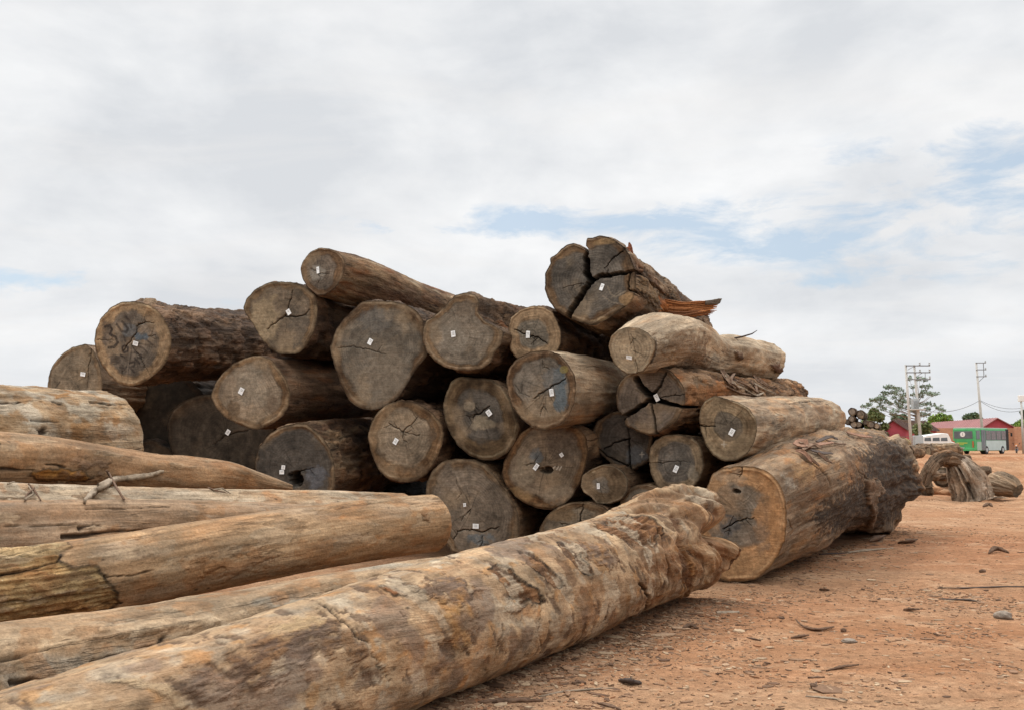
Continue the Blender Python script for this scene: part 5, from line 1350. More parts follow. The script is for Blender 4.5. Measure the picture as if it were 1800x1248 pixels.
ground_strip('bark_strip', 'small dark bark curl near the lower edge, right of centre', [(1425, 1208), (1430, 1212), (1436, 1206)], [6, 9, 5], 0.02, M['bark'], 'bark strip', 0.4, [0.05, 0.0, 0.05], 12)
ground_strip('stick', 'pale straight stick with a dark underside at the lower edge', [(1416, 1226), (1445, 1229), (1490, 1233)], [3, 5, 3], 0.02, M['stick'], 'stick', 0, seed=13)
ground_strip('stick', 'thick short dark stick above the pale straight one', [(1420, 1188), (1435, 1187), (1450, 1188)], [4, 7, 5], 0.022, M['bark'], 'stick', 0, seed=14)
ground_strip('bark_strip', 'thin forked bark scrap right of the thick short stick', [(1452, 1180), (1480, 1177), (1510, 1173)], [3, 6, 3], 0.02, M['bark'], 'bark strip', 0.3, [0.0, 0.02, 0.04], 15)
ground_strip('stick', 'long grey stick on the dirt at the bottom, right of the gnarled log', [(948, 1222), (1000, 1217), (1080, 1213)], [3, 5, 3], 0.02, M['stick'], 'stick', 0, seed=16)
ground_strip('bark_strip', 'dark crumpled bark heap at the bottom centre', [(1088, 1200), (1107, 1206), (1128, 1204)], [8, 16, 6], 0.03, M['twig'], 'bark strip', 0.4, [0.0, 0.03, 0.0], 17)
ground_strip('bark_strip', 'stubby bark chunk above the long grey stick', [(1006, 1204), (1018, 1203), (1030, 1205)], [7, 10, 7], 0.035, M['bark'], 'bark strip', 0.1, seed=18)
ground_strip('bark_strip', 'pointed dark bark slat at the very bottom edge', [(1050, 1238), (1070, 1242), (1092, 1249)], [5, 9, 4], 0.025, M['bark'], 'bark strip', 0.1, seed=19)
ground_strip('plank', 'broad brown slab half under the gnarled log at the bottom', [(840, 1238), (890, 1234), (955, 1232)], [10, 14, 10], 0.04, M['bark'], 'wood slab', 0, seed=20)
ground_strip('stick', 'pale splinter in the shade beside the gnarled log', [(916, 1172), (926, 1175), (940, 1180)], [4, 6, 3], 0.02, M['stick'], 'stick', 0.1, seed=21)
ground_strip('bark_strip', 'flat dark bark chip in the shade under the middle of the gnarled log', [(1105, 1108), (1122, 1111), (1140, 1113)], [5, 8, 4], 0.02, M['bark'], 'bark strip', 0.1, seed=22)
ground_strip('bark_strip', 'reddish bark chips heap before the root end of the gnarled log', [(1200, 1104), (1213, 1102), (1228, 1104)], [5, 10, 6], 0.025, M['bark'], 'bark strip', 0.35, [0, 0.03, 0.0], 23)
ground_strip('stick', 'fine brown twig on the dirt right of centre', [(1415, 1158), (1425, 1160), (1436, 1162)], [2, 3, 2], 0.012, M['twig'], 'stick', 0, seed=24)
ground_strip('bark_strip', 'small dark bark strip among crumbs, left of the curved bark strip', [(1313, 1122), (1324, 1124), (1338, 1126)], [3, 6, 3], 0.018, M['bark'], 'bark strip', 0.1, seed=25)
ground_strip('bark_strip', 'twisted bark scrap below the curved bark strip', [(1390, 1121), (1408, 1120), (1422, 1117)], [3, 7, 4], 0.02, M['bark'], 'bark strip', 0.4, [0, 0.01, 0.05], 26)
ground_strip('bark_strip', 'small chip pile in open dirt, below the root log shade', [(1440, 1035), (1449, 1037), (1458, 1036)], [4, 7, 4], 0.02, M['bark'], 'bark strip', 0.4, [0, 0.03, 0.0], 27)
ground_strip('plank', 'pale flat slab before the split stump at the right', [(1735, 876), (1752, 874), (1772, 873)], [5, 7, 4], 0.10, M['stick'], 'wood slab', 0, seed=28)
ground_strip('bark_strip', 'brown bark scrap out on the dirt below the pale flat slab', [(1728, 891), (1738, 890), (1745, 891)], [4, 7, 3], 0.08, M['bark'], 'bark strip', 0.3, [0, 0.1, 0], 29)
def stone(label, px, py, spx, mat, name='stone', cat='stone', seed=0, flat=0.55):
    c = gp(px, py)
    r = spx * np.linalg.norm(c - EYE) / FPX / 2
    n, k = 24, 14
    th = np.linspace(0, 2 * math.pi, n, endpoint=False); ph = np.linspace(0.02, math.pi - 0.02, k)
    T_, P_ = np.meshgrid(th, ph)
    D = np.stack([np.cos(T_) * np.sin(P_), np.sin(T_) * np.sin(P_), np.cos(P_)], -1)
    rad = 1 + 0.35 * fbm(D * 1.3 + seed * 3.1, 3)
    V = D * rad[..., None] * np.array([r, r * 0.8, r * flat]) + c + np.array([0, 0, r * flat * 0.6])
    i, j = np.meshgrid(np.arange(k - 1), np.arange(n), indexing='ij')
    F = np.stack([i * n + j, (i + 1) * n + j, (i + 1) * n + (j + 1) % n, i * n + (j + 1) % n], -1).reshape(-1, 4)
    return tag(mesh_np(name, V.reshape(-1, 3), F, mat), label, cat)
stone('grey stone at the right edge below the sticks', 1763, 1086, 26, M['stone'], seed=1)
stone('flat pale chip of stone in the middle of the yard', 1493, 1129, 24, M['stone'], seed=2, flat=0.3)
stone('little round brown seed pod beside the curved bark strip', 1483, 1108, 9, M['bark'], 'seed_pod', 'seed pod', 3, 0.9)
stone('small dark clod alone on the dirt at the upper right', 1727, 1006, 10, M['bark'], 'dirt_clod', 'clod', 4, 0.6)

# ------------------------------------------------------------------ things lying on the logs
def split_wood(name, strands, mat, parent=None, seed=0):
    rs = np.random.default_rng(seed)
    Vs, Fs, cs, off = [], [], [], 0
    for (P, w, th_, colr) in strands:
        n = 16
        S = catmull(np.asarray(P, float), n)
        T = np.gradient(S, axis=0); T /= np.linalg.norm(T, axis=1)[:, None] + 1e-9
        E = np.cross(T, np.array([0.1, 1.0, 0.05])); E /= np.linalg.norm(E, axis=1)[:, None]
        N2 = np.cross(E, T)
        tt = np.linspace(0, 1, n)
        ww = w * (1 - 0.75 * sstep(0.75, 1, tt)) * (1 + 0.25 * perlin(np.stack([tt * 6, np.full(n, rs.uniform(0, 50)), np.zeros(n)], 1)))
        m = 6
        ring = []
        for k in range(m):
            a = 2 * math.pi * k / m
            ring.append(S + E * (np.cos(a) * ww * 0.5)[:, None] + N2 * (np.sin(a) * th_ * 0.5 * (ww / w))[:, None])
        R_ = np.stack(ring, 1).reshape(-1, 3)
        i, j = np.meshgrid(np.arange(n - 1), np.arange(m), indexing='ij')
        Fs.append(np.stack([i * m + j, (i + 1) * m + j, (i + 1) * m + (j + 1) % m, i * m + (j + 1) % m], -1).reshape(-1, 4) + off)
        Vs.append(R_); off += len(R_)
        cs.append(np.repeat(np.asarray(colr)[None], len(R_), 0))
    return mesh_np(name, np.concatenate(Vs), [np.concatenate(Fs)], mat, parent, {'col': np.concatenate(cs)})
rs = np.random.default_rng(21)
strands = []
for k in range(90):
    t = rs.uniform(); lay = rs.uniform(-0.04, 0.04)
    a = at(1158 + 10 * rs.uniform(), 526 + 29 * t, 12.75 + lay)
    b_ = at(1205 + 6 * rs.normal(), 532 + 24 * t, 12.65 + lay)
    e = at(1263 - 34 * abs(t - 0.3) * rs.uniform(0.1, 1) - 22 * rs.uniform() ** 2, 529 + 22 * t + rs.normal(0, 1.2), 12.6 + lay)
    cc = np.array([0.41, 0.165, 0.062]) * rs.uniform(0.55, 1.25)
    if rs.uniform() < 0.15: cc = np.array([0.20, 0.085, 0.04])
    strands.append(([a, b_, (b_ + e) / 2 + rs.normal(0, 0.006, 3), e], rs.uniform(0.010, 0.028), rs.uniform(0.012, 0.026), cc))
for k in range(6):
    strands.append(([at(1240, 531 + k * 0.8, 12.55), at(1256, 529 + k, 12.55), at(1269 - k * 0.6, 525.5 + k * 1.5, 12.55)], 0.035, 0.03, np.array([0.10, 0.075, 0.055])))
for k in range(7):
    strands.append(([at(1165 + rs.uniform(-8, 14), 545 + rs.uniform(-2, 8), 12.75), at(1205 + rs.uniform(-10, 10), 553 + rs.uniform(-2, 5), 12.7), at(1240 + rs.uniform(-10, 10), 552 + rs.uniform(-3, 4), 12.65)], 0.025, 0.025, np.array([0.25, 0.10, 0.045])))
sp = split_wood('splinter', strands, M['litter'], split_log, 4)
sp['label'] = 'torn orange splinter with a dark tip'
strands = [([at(1112 - k * 0.8, 450, 12.2), at(1110 - k * 1.2, 438, 12.2), at(1107 - k * 1.3 + rs.normal(0, 1), 426 + 3 * k * rs.uniform(), 12.2)], 0.03, 0.025, np.array([0.20, 0.075, 0.04]) * rs.uniform(0.7, 1.3)) for k in range(5)]
split_wood('splinter', strands, M['litter'], split_log, 5)['label'] = 'short upright reddish splinter'

def on_log(px, py, logs, default_Y):
    """point of a log's near surface under a pixel"""
    best = None
    for lg in logs:
        me = lg.data
        n = len(me.vertices)
        co = np.empty(n * 3, np.float32); me.vertices.foreach_get('co', co)
        co = co.reshape(-1, 3).astype(float)
        PX, PY = project(co)
        d2 = (PX - px) ** 2 + (PY - py) ** 2
        k = np.where(d2 < 9.0)[0]
        if len(k):
            kk = k[np.argmin(co[k, 1])]
            if best is None or co[kk, 1] < best[1]: best = co[kk]
    return np.array(best) if best is not None else at(px, py, default_Y)
by_label = lambda s: [o for o in COL.objects if o.parent is None and s in o.get('label', '')]
L_star, L_root, L_ring, L_lump = by_label('broken into a star')[0], root_log, by_label('ringed round end')[0], by_label('lumpy log with')[0]
def log_strips(crop, rows, logs, dY, label, group, seed, mats, w=0.03, name='bark_strip'):
    rs = np.random.default_rng(seed)
    for k, row in enumerate(rows):
        P = []
        for (qx, qy) in C(crop, *row):
            p = on_log(qx, qy, logs, dY)
            v = EYE - p; v /= np.linalg.norm(v)
            P.append(p + v * 0.03 + np.array([0, 0, 0.03 + 0.03 * rs.uniform()]))
        ww = w * rs.uniform(0.6, 1.5)
        o = strip_mesh(name, P, [ww * 0.6, ww, ww * 0.4], 0.012, mats[k % len(mats)], None, 0.3 * rs.uniform(), seed + k, side=(EYE - P[0]) / np.linalg.norm(EYE - P[0]) + np.array([0, 0, 0.8]))
        tag(o, label, 'bark strip', group)
bm2 = plain('dry_bark', (0.20, 0.125, 0.08), 0.9, 0.4, 25, 0.005)
bm3 = plain('rusty_bark', (0.25, 0.135, 0.085), 0.9, 0.4, 25, 0.005)
log_strips('cJ', [[(1010, 70), (1090, 180), (1210, 300)], [(1050, 110), (1110, 220), (1170, 310)], [(1080, 170), (1180, 250), (1250, 290)], [(1150, 150), (1130, 210), (1150, 290)], [(1200, 220), (1300, 270), (1380, 320)], [(1330, 170), (1390, 230), (1470, 290)], [(1340, 230), (1430, 280), (1530, 330)], [(1380, 190), (1450, 240), (1520, 270)], [(1100, 290), (1230, 330), (1330, 345)], [(1560, 370), (1650, 380), (1740, 375)], [(1270, 310), (1350, 330), (1420, 345)], [(1300, 200), (1350, 250), (1370, 310)]],
           [L_star], 14.0, 'loose bark strip in the tangle on the star split log', 'loose bark on the star split log', 60, [bm2, M['bark'], M['stick'], bm2], 0.045)
log_strips('cR', [[(850, 480), (900, 510), (960, 560)], [(870, 470), (940, 530), (1010, 590)], [(900, 470), (960, 450), (1020, 470)], [(960, 480), (1020, 500), (1080, 490)], [(930, 450), (1000, 440), (1090, 430)], [(1050, 420), (1120, 430), (1170, 440)], [(880, 440), (910, 435), (950, 460)], [(990, 420), (1060, 400), (1120, 405)], [(1180, 360), (1260, 380), (1340, 390)], [(1000, 500), (1050, 540), (1090, 570)]],
           [L_root], 12.5, 'loose bark strip lying on top of the huge root log', 'loose bark on the root log', 90, [bm3, M['bark'], bm2, M['twig']], 0.05)
# bark scrap, rusty, on the root log where the ringed log rests
log_strips('cR', [[(870, 455), (905, 445), (935, 452)]], [L_root], 12.5, 'rusty tuft of bark where the ringed log touches the root log', None, 97, [bm3], 0.14)
# thin twig sticking out over the lumpy log
mb = MB()
mb.tube([at(1270, 600, 13.7), at(1284, 596, 13.6), at(1305, 592, 13.5), at(1322, 587, 13.4), at(1331, 581, 13.35)], [0.016, 0.014, 0.012, 0.009, 0.004], 6)
tag(mb.build('twig', M['twig'], None, True), 'thin bare twig jutting out to the right above the pale lumpy log', 'twig')
# forked dead branch
br = empty('dead_branch', at(150, 878, 7.55), 'weathered forked branch lying across the pale grey log', 'branch')
inv = np.array(br.location)
FL = [o for o in COL.objects if o.get('group') == GF]
def bp_(px, py, d=0.05, dY=7.4):
    p = on_log(px, py, FL, dY)
    v = EYE - p
    return p + v / np.linalg.norm(v) * d + np.array([0, 0, d * 0.6])
def loc(P): return [np.asarray(p) - inv for p in P]
strip_mesh('branch_slab', loc([bp_(150, 880, 0.03), bp_(164, 868, 0.06), bp_(182, 856, 0.09), bp_(205, 850, 0.09), bp_(240, 844, 0.07), bp_(268, 838, 0.05), bp_(290, 831, 0.04)]), [0.015, 0.045, 0.068, 0.068, 0.056, 0.038, 0.012], 0.03, M['stick'], br, -0.22, 33, side=(0.2, -0.5, 0.8), n=60, cross=11, fray=0.06)
mb = MB()
mb.tube(loc([bp_(187, 847, 0.14), bp_(191, 850, 0.14), bp_(205, 865, 0.08), bp_(219, 879, 0.03)]), [0.012, 0.012, 0.010, 0.008], 7)
mb.build('side_twig', M['bark'], br, True)
for k, row in enumerate([[(45, 878), (60, 868), (52, 855)], [(50, 850), (62, 862), (72, 880)], [(15, 852), (26, 846)], [(365, 856), (380, 862), (398, 866)], [(375, 860), (392, 858), (408, 868)], [(60, 858), (48, 870), (44, 880)]]):
    P = [bp_(x, y, 0.02, 7.4) for x, y in row]
    mb = MB(); mb.tube(P, [0.008] * (len(P) - 1) + [0.004], 6)
    tag(mb.build('twig', [M['stick'], M['bark']][k % 2], None, True), ['short dry twig on the pale grey log at the left edge' , 'dry twig scrap on the pale grey log, centre left'][0 if row[0][0] < 100 else 1], 'twig', 'twigs on the pale grey log')
# ------------------------------------------------------------------ things in the distance
PXM = lambda Y: Y / FPX
M['concrete'] = plain('pole_concrete', (0.50, 0.48, 0.44), 0.85, 0.12, 3)
M['steel'] = plain('galvanised_steel', (0.22, 0.23, 0.24), 0.5, 0.1, 5)
M['greypaint'] = plain('grey_transformer_paint', (0.42, 0.45, 0.45), 0.5, 0.08, 3)
M['roof'] = plain('faded_red_roof', (0.29, 0.13, 0.122), 0.7, 0.12, 0.5)
M['redwall'] = plain('red_plaster', (0.40, 0.075, 0.09), 0.85, 0.15, 0.8)
M['brick'] = None
def brick_mat():
    m, nt, b = new_mat('orange_brick')
    q = NT(nt)
    tc = q.n('ShaderNodeTexCoord').outputs['Object']
    mp = q.n('ShaderNodeMapping'); q.l(tc, mp.inputs[0]); mp.inputs['Rotation'].default_value = (math.pi / 2, 0, 0)
    br = q.n('ShaderNodeTexBrick'); q.l(mp.outputs[0], br.inputs['Vector'])
    br.inputs['Scale'].default_value = 2.0
    br.inputs['Color1'].default_value = (0.40, 0.185, 0.095, 1); br.inputs['Color2'].default_value = (0.47, 0.235, 0.13, 1); br.inputs['Mortar'].default_value = (0.45, 0.36, 0.28, 1)
    br.inputs['Mortar Size'].default_value = 0.012
    k = q.rng(q.noise(tc, 0.5, 5, 0.6), 0.3, 0.7, 0.85, 1.15)
    q.l(q.mixc(1.0, br.outputs[0], q.val2col(k), 'MULTIPLY'), b.inputs['Base Color'])
    b.inputs['Roughness'].default_value = 0.9
    return m
M['brick'] = brick_mat()
M['dark'] = plain('dark_shade', (0.03, 0.03, 0.03), 0.8, 0.2, 3)  # near-black parts of the bus and motorcycle
M['tyre'] = plain('tyre_rubber', (0.03, 0.03, 0.032), 0.8, 0.1, 9)
M['white'] = plain('white_paint', (0.78, 0.77, 0.73), 0.45, 0.06, 2)
M['busgreen'] = plain('bus_green', (0.065, 0.38, 0.13), 0.42, 0.28, 1.1, spec=0.5)
M['buspale'] = plain('bus_pale_green', (0.33, 0.47, 0.38), 0.4, 0.1, 0.9)
M['bussilver'] = plain('bus_silver', (0.45, 0.56, 0.55), 0.35, 0.1, 1.2)
M['busyellow'] = plain('bus_yellow', (0.50, 0.52, 0.08), 0.5, 0.1, 2)
M['busglass'] = glass_mat('tinted_glass', (0.10, 0.11, 0.115))
M['curtain'] = plain('curtain_cloth', (0.25, 0.22, 0.225), 0.9, 0.4, 5)
M['lampred'] = plain('red_lamp', (0.45, 0.09, 0.04), 0.3, 0.1, 2)
M['orange'] = plain('orange_plastic', (0.60, 0.24, 0.09), 0.4, 0.1, 4)
M['chrome'] = plain('bright_metal', (0.5, 0.5, 0.5), 0.25, 0.05, 4, metal=0.8)

# ---- bus
Yb = 113.0
p0 = on_ground(1676, 797.5)
bus = empty('bus', (p0[0], p0[1], 0), 'green city bus seen from behind, white disc on its rear window', 'bus', rz=math.radians(-50))
W_, L_, H_ = 2.55, 9.0, 3.0
mb = MB()
# local frame: x to the right across the rear, y forward along the bus
mb.box((W_ / 2, L_ / 2, 0.38 + (H_ - 0.38) / 2), (W_, L_, H_ - 0.38))
mb.build('body', M['busgreen'], bus, bevel=0.12)
mb = MB(); mb.box((W_ / 2, L_ / 2, H_ + 0.03), (W_ - 0.12, L_ - 0.1, 0.12)); mb.build('roof', M['buspale'], bus, bevel=0.05)
mb = MB(); mb.box((W_ / 2 - 0.03, -0.02, 2.25), (W_ - 0.38, 0.05, 0.86)); rw = mb.build('rear_window', M['busglass'], bus, bevel=0.02)
mb = MB(); mb.tube([(W_ * 0.47, -0.05, 2.30), (W_ * 0.47, -0.075, 2.30)], 0.30, 24); mb.box((W_ * 0.47, -0.08, 2.32), (0.05, 0.012, 0.34), m=1); mb.build('white_disc', [M['white'], M['steel']], rw)
mb = MB(); mb.box((W_ * 0.42, -0.02, 1.30), (1.25, 0.03, 0.10)); mb.box((W_ * 0.36, -0.02, 1.12), (0.7, 0.03, 0.07)); mb.build('yellow_stripe', M['busyellow'], bus)
mb = MB(); mb.box((W_ / 2, -0.06, 0.55), (W_ - 0.02, 0.2, 0.32)); bp = mb.build('rear_bumper', M['busgreen'], bus, bevel=0.04)
mb = MB(); mb.box((W_ * 0.45, -0.18, 0.74), (0.55, 0.03, 0.18)); mb.build('number_plate', M['buspale'], bp)
for sx in (0.14, W_ - 0.2):
    mb = MB(); mb.box((sx, -0.03, 1.15), (0.16, 0.05, 0.75)); mb.build('tail_light', M['lampred'], bus, bevel=0.015)
xs = W_ + 0.012
mb = MB(); mb.box((xs, L_ * 0.62, 1.02), (0.03, 5.4, 1.15)); mb.build('side_panel', M['bussilver'], bus)
mb = MB(); mb.box((xs, 1.1, 0.95), (0.03, 1.1, 1.0)); mb.build('engine_grille', M['buspale'], bus)
for k in range(4):
    y0 = 2.9 + k * 1.36
    mb = MB(); mb.box((xs + 0.01, y0 + 0.62, 2.2), (0.04, 1.26, 1.15)); wn = mb.build('window', M['busglass'], bus, bevel=0.02)
    mb = MB()
    for c_ in range(5):
        mb.box((xs + 0.032, y0 + 0.12 + c_ * 0.22, 2.22), (0.012, 0.13, 0.98))
    mb.build('curtain', M['curtain'], wn)
mb = MB(); mb.box((xs + 0.008, 0.85, 2.25), (0.04, 0.9, 1.0)); mb.build('window', M['busglass'], bus, bevel=0.02)
mb = MB(); mb.box((xs + 0.012, 2.2, 1.65), (0.05, 1.1, 2.4)); d_ = mb.build('door', M['busglass'], bus, bevel=0.02)
mb = MB(); mb.box((xs + 0.04, 2.2, 1.6), (0.03, 0.06, 2.3)); mb.build('door_frame', M['steel'], d_)
mb = MB(); mb.box((xs + 0.012, 8.55, 1.7), (0.05, 0.75, 2.5)); mb.build('door', M['dark'], bus, bevel=0.02)
for wy in (2.95, 7.2):
    for wx in (0.18, W_ - 0.12):
        mb = MB(); mb.tube([(wx - 0.14, wy, 0.48), (wx + 0.16, wy, 0.48)], 0.48, 28); w_ = mb.build('wheel', M['tyre'], bus, bevel=0.03)
        mb = MB(); mb.tube([(wx + (0.17 if wx > 1 else -0.15), wy, 0.48), (wx + (0.19 if wx > 1 else -0.17), wy, 0.48)], 0.25, 20); mb.build('rim', M['greypaint'], w_)
mb = MB(); mb.box((W_ + 0.35, 9.0, 2.3), (0.2, 0.08, 0.4)); mb.tube([(W_, 8.9, 2.6), (W_ + 0.35, 9.0, 2.5)], 0.02, 6); mb.build('wing_mirror', M['dark'], bus)

# ---- white van left of the bus, sloping bonnet
p0 = on_ground(1650, 800)
van = empty('van', (p0[0], p0[1], 0), 'white van standing behind the wood pieces, left of the green bus', 'van', rz=math.radians(4))
prof = [(-1.8, 0.5), (-1.8, 1.55), (-1.65, 2.0), (-0.9, 2.16), (0.6, 2.36), (1.15, 2.3), (1.35, 1.9), (1.5, 1.45), (1.9, 1.35), (1.98, 0.95), (1.98, 0.5)]
mb = MB(); n_ = len(prof)
mb.add([(x, 0, z) for x, z in prof] + [(x, 1.75, z) for x, z in prof], [tuple(range(n_)), tuple(range(2 * n_ - 1, n_ - 1, -1))] + [(k, k + n_, (k + 1) % n_ + n_, (k + 1) % n_) for k in range(n_)])
mb.build('body', M['white'], van, bevel=0.07)
for (x0, x1) in ((-1.5, -0.75), (-0.6, 0.2), (0.3, 1.05)):
    mb = MB(); mb.add([(x0, -0.012, 1.52), (x1, -0.012, 1.52), (x1 - 0.05, -0.012, 1.9), (x0 + 0.03, -0.012, 1.86)], [(0, 1, 2, 3)])
    mb.add([(x0, -0.002, 1.52), (x1, -0.002, 1.52), (x1 - 0.05, -0.002, 1.9), (x0 + 0.03, -0.002, 1.86)], [(0, 3, 2, 1)])
    mb.build('window', M['busglass'], van)
for wx in (-1.1, 1.2):
    for wy in (0.05, 1.68):
        mb = MB(); mb.tube([(wx, wy - 0.1, 0.33), (wx, wy + 0.1, 0.33)], 0.33, 22); w_ = mb.build('wheel', M['tyre'], van, bevel=0.02)
        mb = MB(); s_ = -1 if wy < 1 else 1; mb.tube([(wx, wy + 0.1 * s_, 0.33), (wx, wy + 0.115 * s_, 0.33)], 0.18, 16); mb.build('rim', M['greypaint'], w_)
mb = MB(); mb.box((0.1, -0.01, 0.85), (3.5, 0.03, 0.09)); mb.build('trim', M['greypaint'], van)
mb = MB(); mb.box((1.9, 0.25, 1.1), (0.14, 0.36, 0.2)); mb.build('headlight', M['chrome'], van, bevel=0.03)

# ---- motorcycle, front view
p0 = on_ground(1787, 796)
moto = empty('motorcycle', (p0[0], p0[1], gz(p0[0], p0[1])), 'small motorcycle with an orange front parked right of the bus', 'motorcycle', rz=math.radians(-30))
for wy in (0, 1.25):
    mb = MB(); mb.tube([(-0.05, wy, 0.3), (0.05, wy, 0.3)], 0.3, 22); w_ = mb.build('wheel', M['tyre'], moto, bevel=0.02)
    mb = MB(); mb.tube([(-0.055, wy, 0.3), (0.055, wy, 0.3)], 0.17, 16); mb.build('rim', M['chrome'], w_)
mb = MB(); mb.tube([(-0.09, 0, 0.3), (-0.09, 0.28, 0.98)], 0.03, 8); mb.tube([(0.09, 0, 0.3), (0.09, 0.28, 0.98)], 0.03, 8); mb.build('fork', M['steel'], moto)
mb = MB(); mb.tube([(-0.38, 0.3, 1.06), (-0.15, 0.22, 1.02), (0.15, 0.22, 1.02), (0.38, 0.3, 1.06)], 0.022, 8); mb.build('handlebar', M['dark'], moto)
mb = MB(); mb.box((0, 0.16, 1.02), (0.42, 0.22, 0.36), taper=0.7); mb.build('front_fairing', M['orange'], moto, bevel=0.05)
mb = MB(); mb.tube([(0, 0.02, 0.97), (0, 0.06, 0.97)], 0.09, 16); mb.build('headlight', M['white'], moto)
mb = MB(); mb.box((0, 0.62, 0.82), (0.3, 0.5, 0.26), taper=0.8); mb.build('fuel_tank', M['dark'], moto, bevel=0.05)
mb = MB(); mb.box((0, 1.08, 0.84), (0.28, 0.65, 0.12)); mb.build('seat', M['dark'], moto, bevel=0.04)
mb = MB(); mb.box((0, 0.68, 0.45), (0.34, 0.45, 0.42)); mb.build('engine', M['steel'], moto, bevel=0.05)
mb = MB(); mb.box((0, -0.02, 0.63), (0.16, 0.5, 0.04)); mb.build('mudguard', M['orange'], moto, bevel=0.015)
for s_ in (-1, 1):
    mb = MB(); mb.tube([(0.3 * s_, 0.28, 1.06), (0.36 * s_, 0.28, 1.24)], 0.012, 6); mb.box((0.37 * s_, 0.27, 1.27), (0.13, 0.03, 0.09)); mb.build('wing_mirror', M['dark'], moto)
mb = MB(); mb.tube([(0.02, 0.85, 0.35), (-0.25, 0.85, 0.02)], 0.02, 6); mb.build('kickstand', M['steel'], moto)

# ---- electricity poles
def pole(o, name, x, y, h, r0, r1, lean=0.0):
    mb = MB(); mb.tube([(x, y, -0.1), (x + lean * 0.5, y, h * 0.5), (x + lean, y, h)], [r0, (r0 + r1) / 2, r1], 14)
    return mb.build(name, M['concrete'], o, True)
pb = at(1607, 790, 100)
tp = empty('transformer_pole', (pb[0], pb[1], 0), 'twin concrete power pole carrying a grey transformer and three steel crossarm levels', 'power pole')
h = 1.5 + (775 - 641) / FPX * 100
k = 100 / FPX
def lx(px): return (px - 900) / FPX * 100 - pb[0]
def lz(py): return 1.5 + (775 - py) / FPX * 100
pole(tp, 'pole', lx(1599.5), 0, lz(641), 0.16, 0.11, lx(1594) - lx(1599.5))
pole(tp, 'pole', lx(1617), 0, lz(641), 0.17, 0.11, lx(1609) - lx(1617))
for py, x0, x1 in ((643, 1593, 1636), (655, 1594, 1636), (667, 1596, 1636)):
    mb = MB(); mb.box(((lx(x0) + lx(x1)) / 2, -0.12, lz(py)), (lx(x1) - lx(x0), 0.10, 0.11)); ar = mb.build('crossarm', M['steel'], tp)
    for px in (1618, 1635):
        mb = MB(); q_ = lx(px); z_ = lz(py)
        mb.tube([(q_, -0.12, z_ + 0.05), (q_, -0.12, z_ + 0.12), (q_, -0.12, z_ + 0.2), (q_, -0.12, z_ + 0.32)], [0.06, 0.11, 0.07, 0.10], 10); mb.build('insulator', M['greypaint'], ar)
mb = MB(); mb.tube([(lx(1627), -0.12, lz(655)), (lx(1627), -0.12, lz(667))], 0.03, 6); mb.tube([(lx(1597), -0.1, lz(650)), (lx(1610), -0.1, lz(643))], 0.03, 6); mb.tube([(lx(1610), -0.1, lz(663)), (lx(1623), -0.1, lz(655))], 0.03, 6); mb.build('brace', M['steel'], tp)
mb = MB()
for z0, z1 in ((lz(718), lz(701)),):
    mb.box((lx(1607.5), -0.05, (z0 + z1) / 2), (0.62, 0.6, z1 - z0))
    for f_ in range(6): mb.box((lx(1607.5) - 0.28 + f_ * 0.11, -0.38, (z0 + z1) / 2 - 0.05), (0.03, 0.12, (z1 - z0) * 0.75))
    mb.tube([(lx(1605), -0.05, z1), (lx(1605), -0.05, z1 + 0.3)], [0.08, 0.05], 8); mb.tube([(lx(1610), -0.05, z1), (lx(1610), -0.05, z1 + 0.3)], [0.08, 0.05], 8)
mb.build('transformer', M['greypaint'], tp, bevel=0.02)
mb = MB(); mb.box((lx(1610), -0.05, lz(719.5)), (lx(1624) - lx(1597), 0.9, 0.12)); mb.build('platform', M['concrete'], tp)
mb = MB(); mb.box((lx(1611), 0, lz(773) / 2 + 0.2), (0.85, 0.7, lz(764)), ); mb.build('base_block', M['greypaint'], tp, bevel=0.04)

pb2 = at(1727, 790, 122)
sp_ = empty('power_pole', (pb2[0], pb2[1], 0), 'single leaning concrete power pole rising behind the bus', 'power pole')
def sx_(px): return (px - 900) / FPX * 122 - pb2[0]
def sz_(py): return 1.5 + (775 - py) / FPX * 122
pole(sp_, 'pole', sx_(1726), 0, sz_(637), 0.19, 0.12, sx_(1718.5) - sx_(1726))
for py in (638, 650, 662):
    mb = MB(); mb.box(((sx_(1717) + sx_(1735)) / 2, -0.1, sz_(py)), (sx_(1735) - sx_(1717), 0.1, 0.1)); ar = mb.build('crossarm', M['steel'], sp_)
    mb = MB(); z_ = sz_(py); mb.tube([(sx_(1734), -0.1, z_), (sx_(1734), -0.1, z_ + 0.1), (sx_(1734), -0.1, z_ + 0.28)], [0.06, 0.10, 0.08], 8); mb.build('insulator', M['greypaint'], ar)
mb = MB(); mb.tube([(sx_(1730.5), -0.1, sz_(638)), (sx_(1730.5), -0.1, sz_(662))], 0.05, 6); mb.tube([(sx_(1721), -0.1, sz_(671)), (sx_(1731), -0.1, sz_(662))], 0.04, 6); mb.build('brace', M['steel'], sp_)
pb3 = at(1799, 790, 118)
ps = empty('sign_pole', (pb3[0], pb3[1], 0), 'pale pole with a white box on top at the right edge', 'pole')
mb = MB(); z_ = 1.5 + (775 - 700) / FPX * 118; mb.tube([(0, 0, 0), (0, 0, z_)], [0.14, 0.11], 12); mb.build('pole', M['concrete'], ps, True)
mb = MB(); mb.box((0.05, 0, z_), (0.75, 0.4, 0.75)); mb.build('box', M['white'], ps, bevel=0.04)
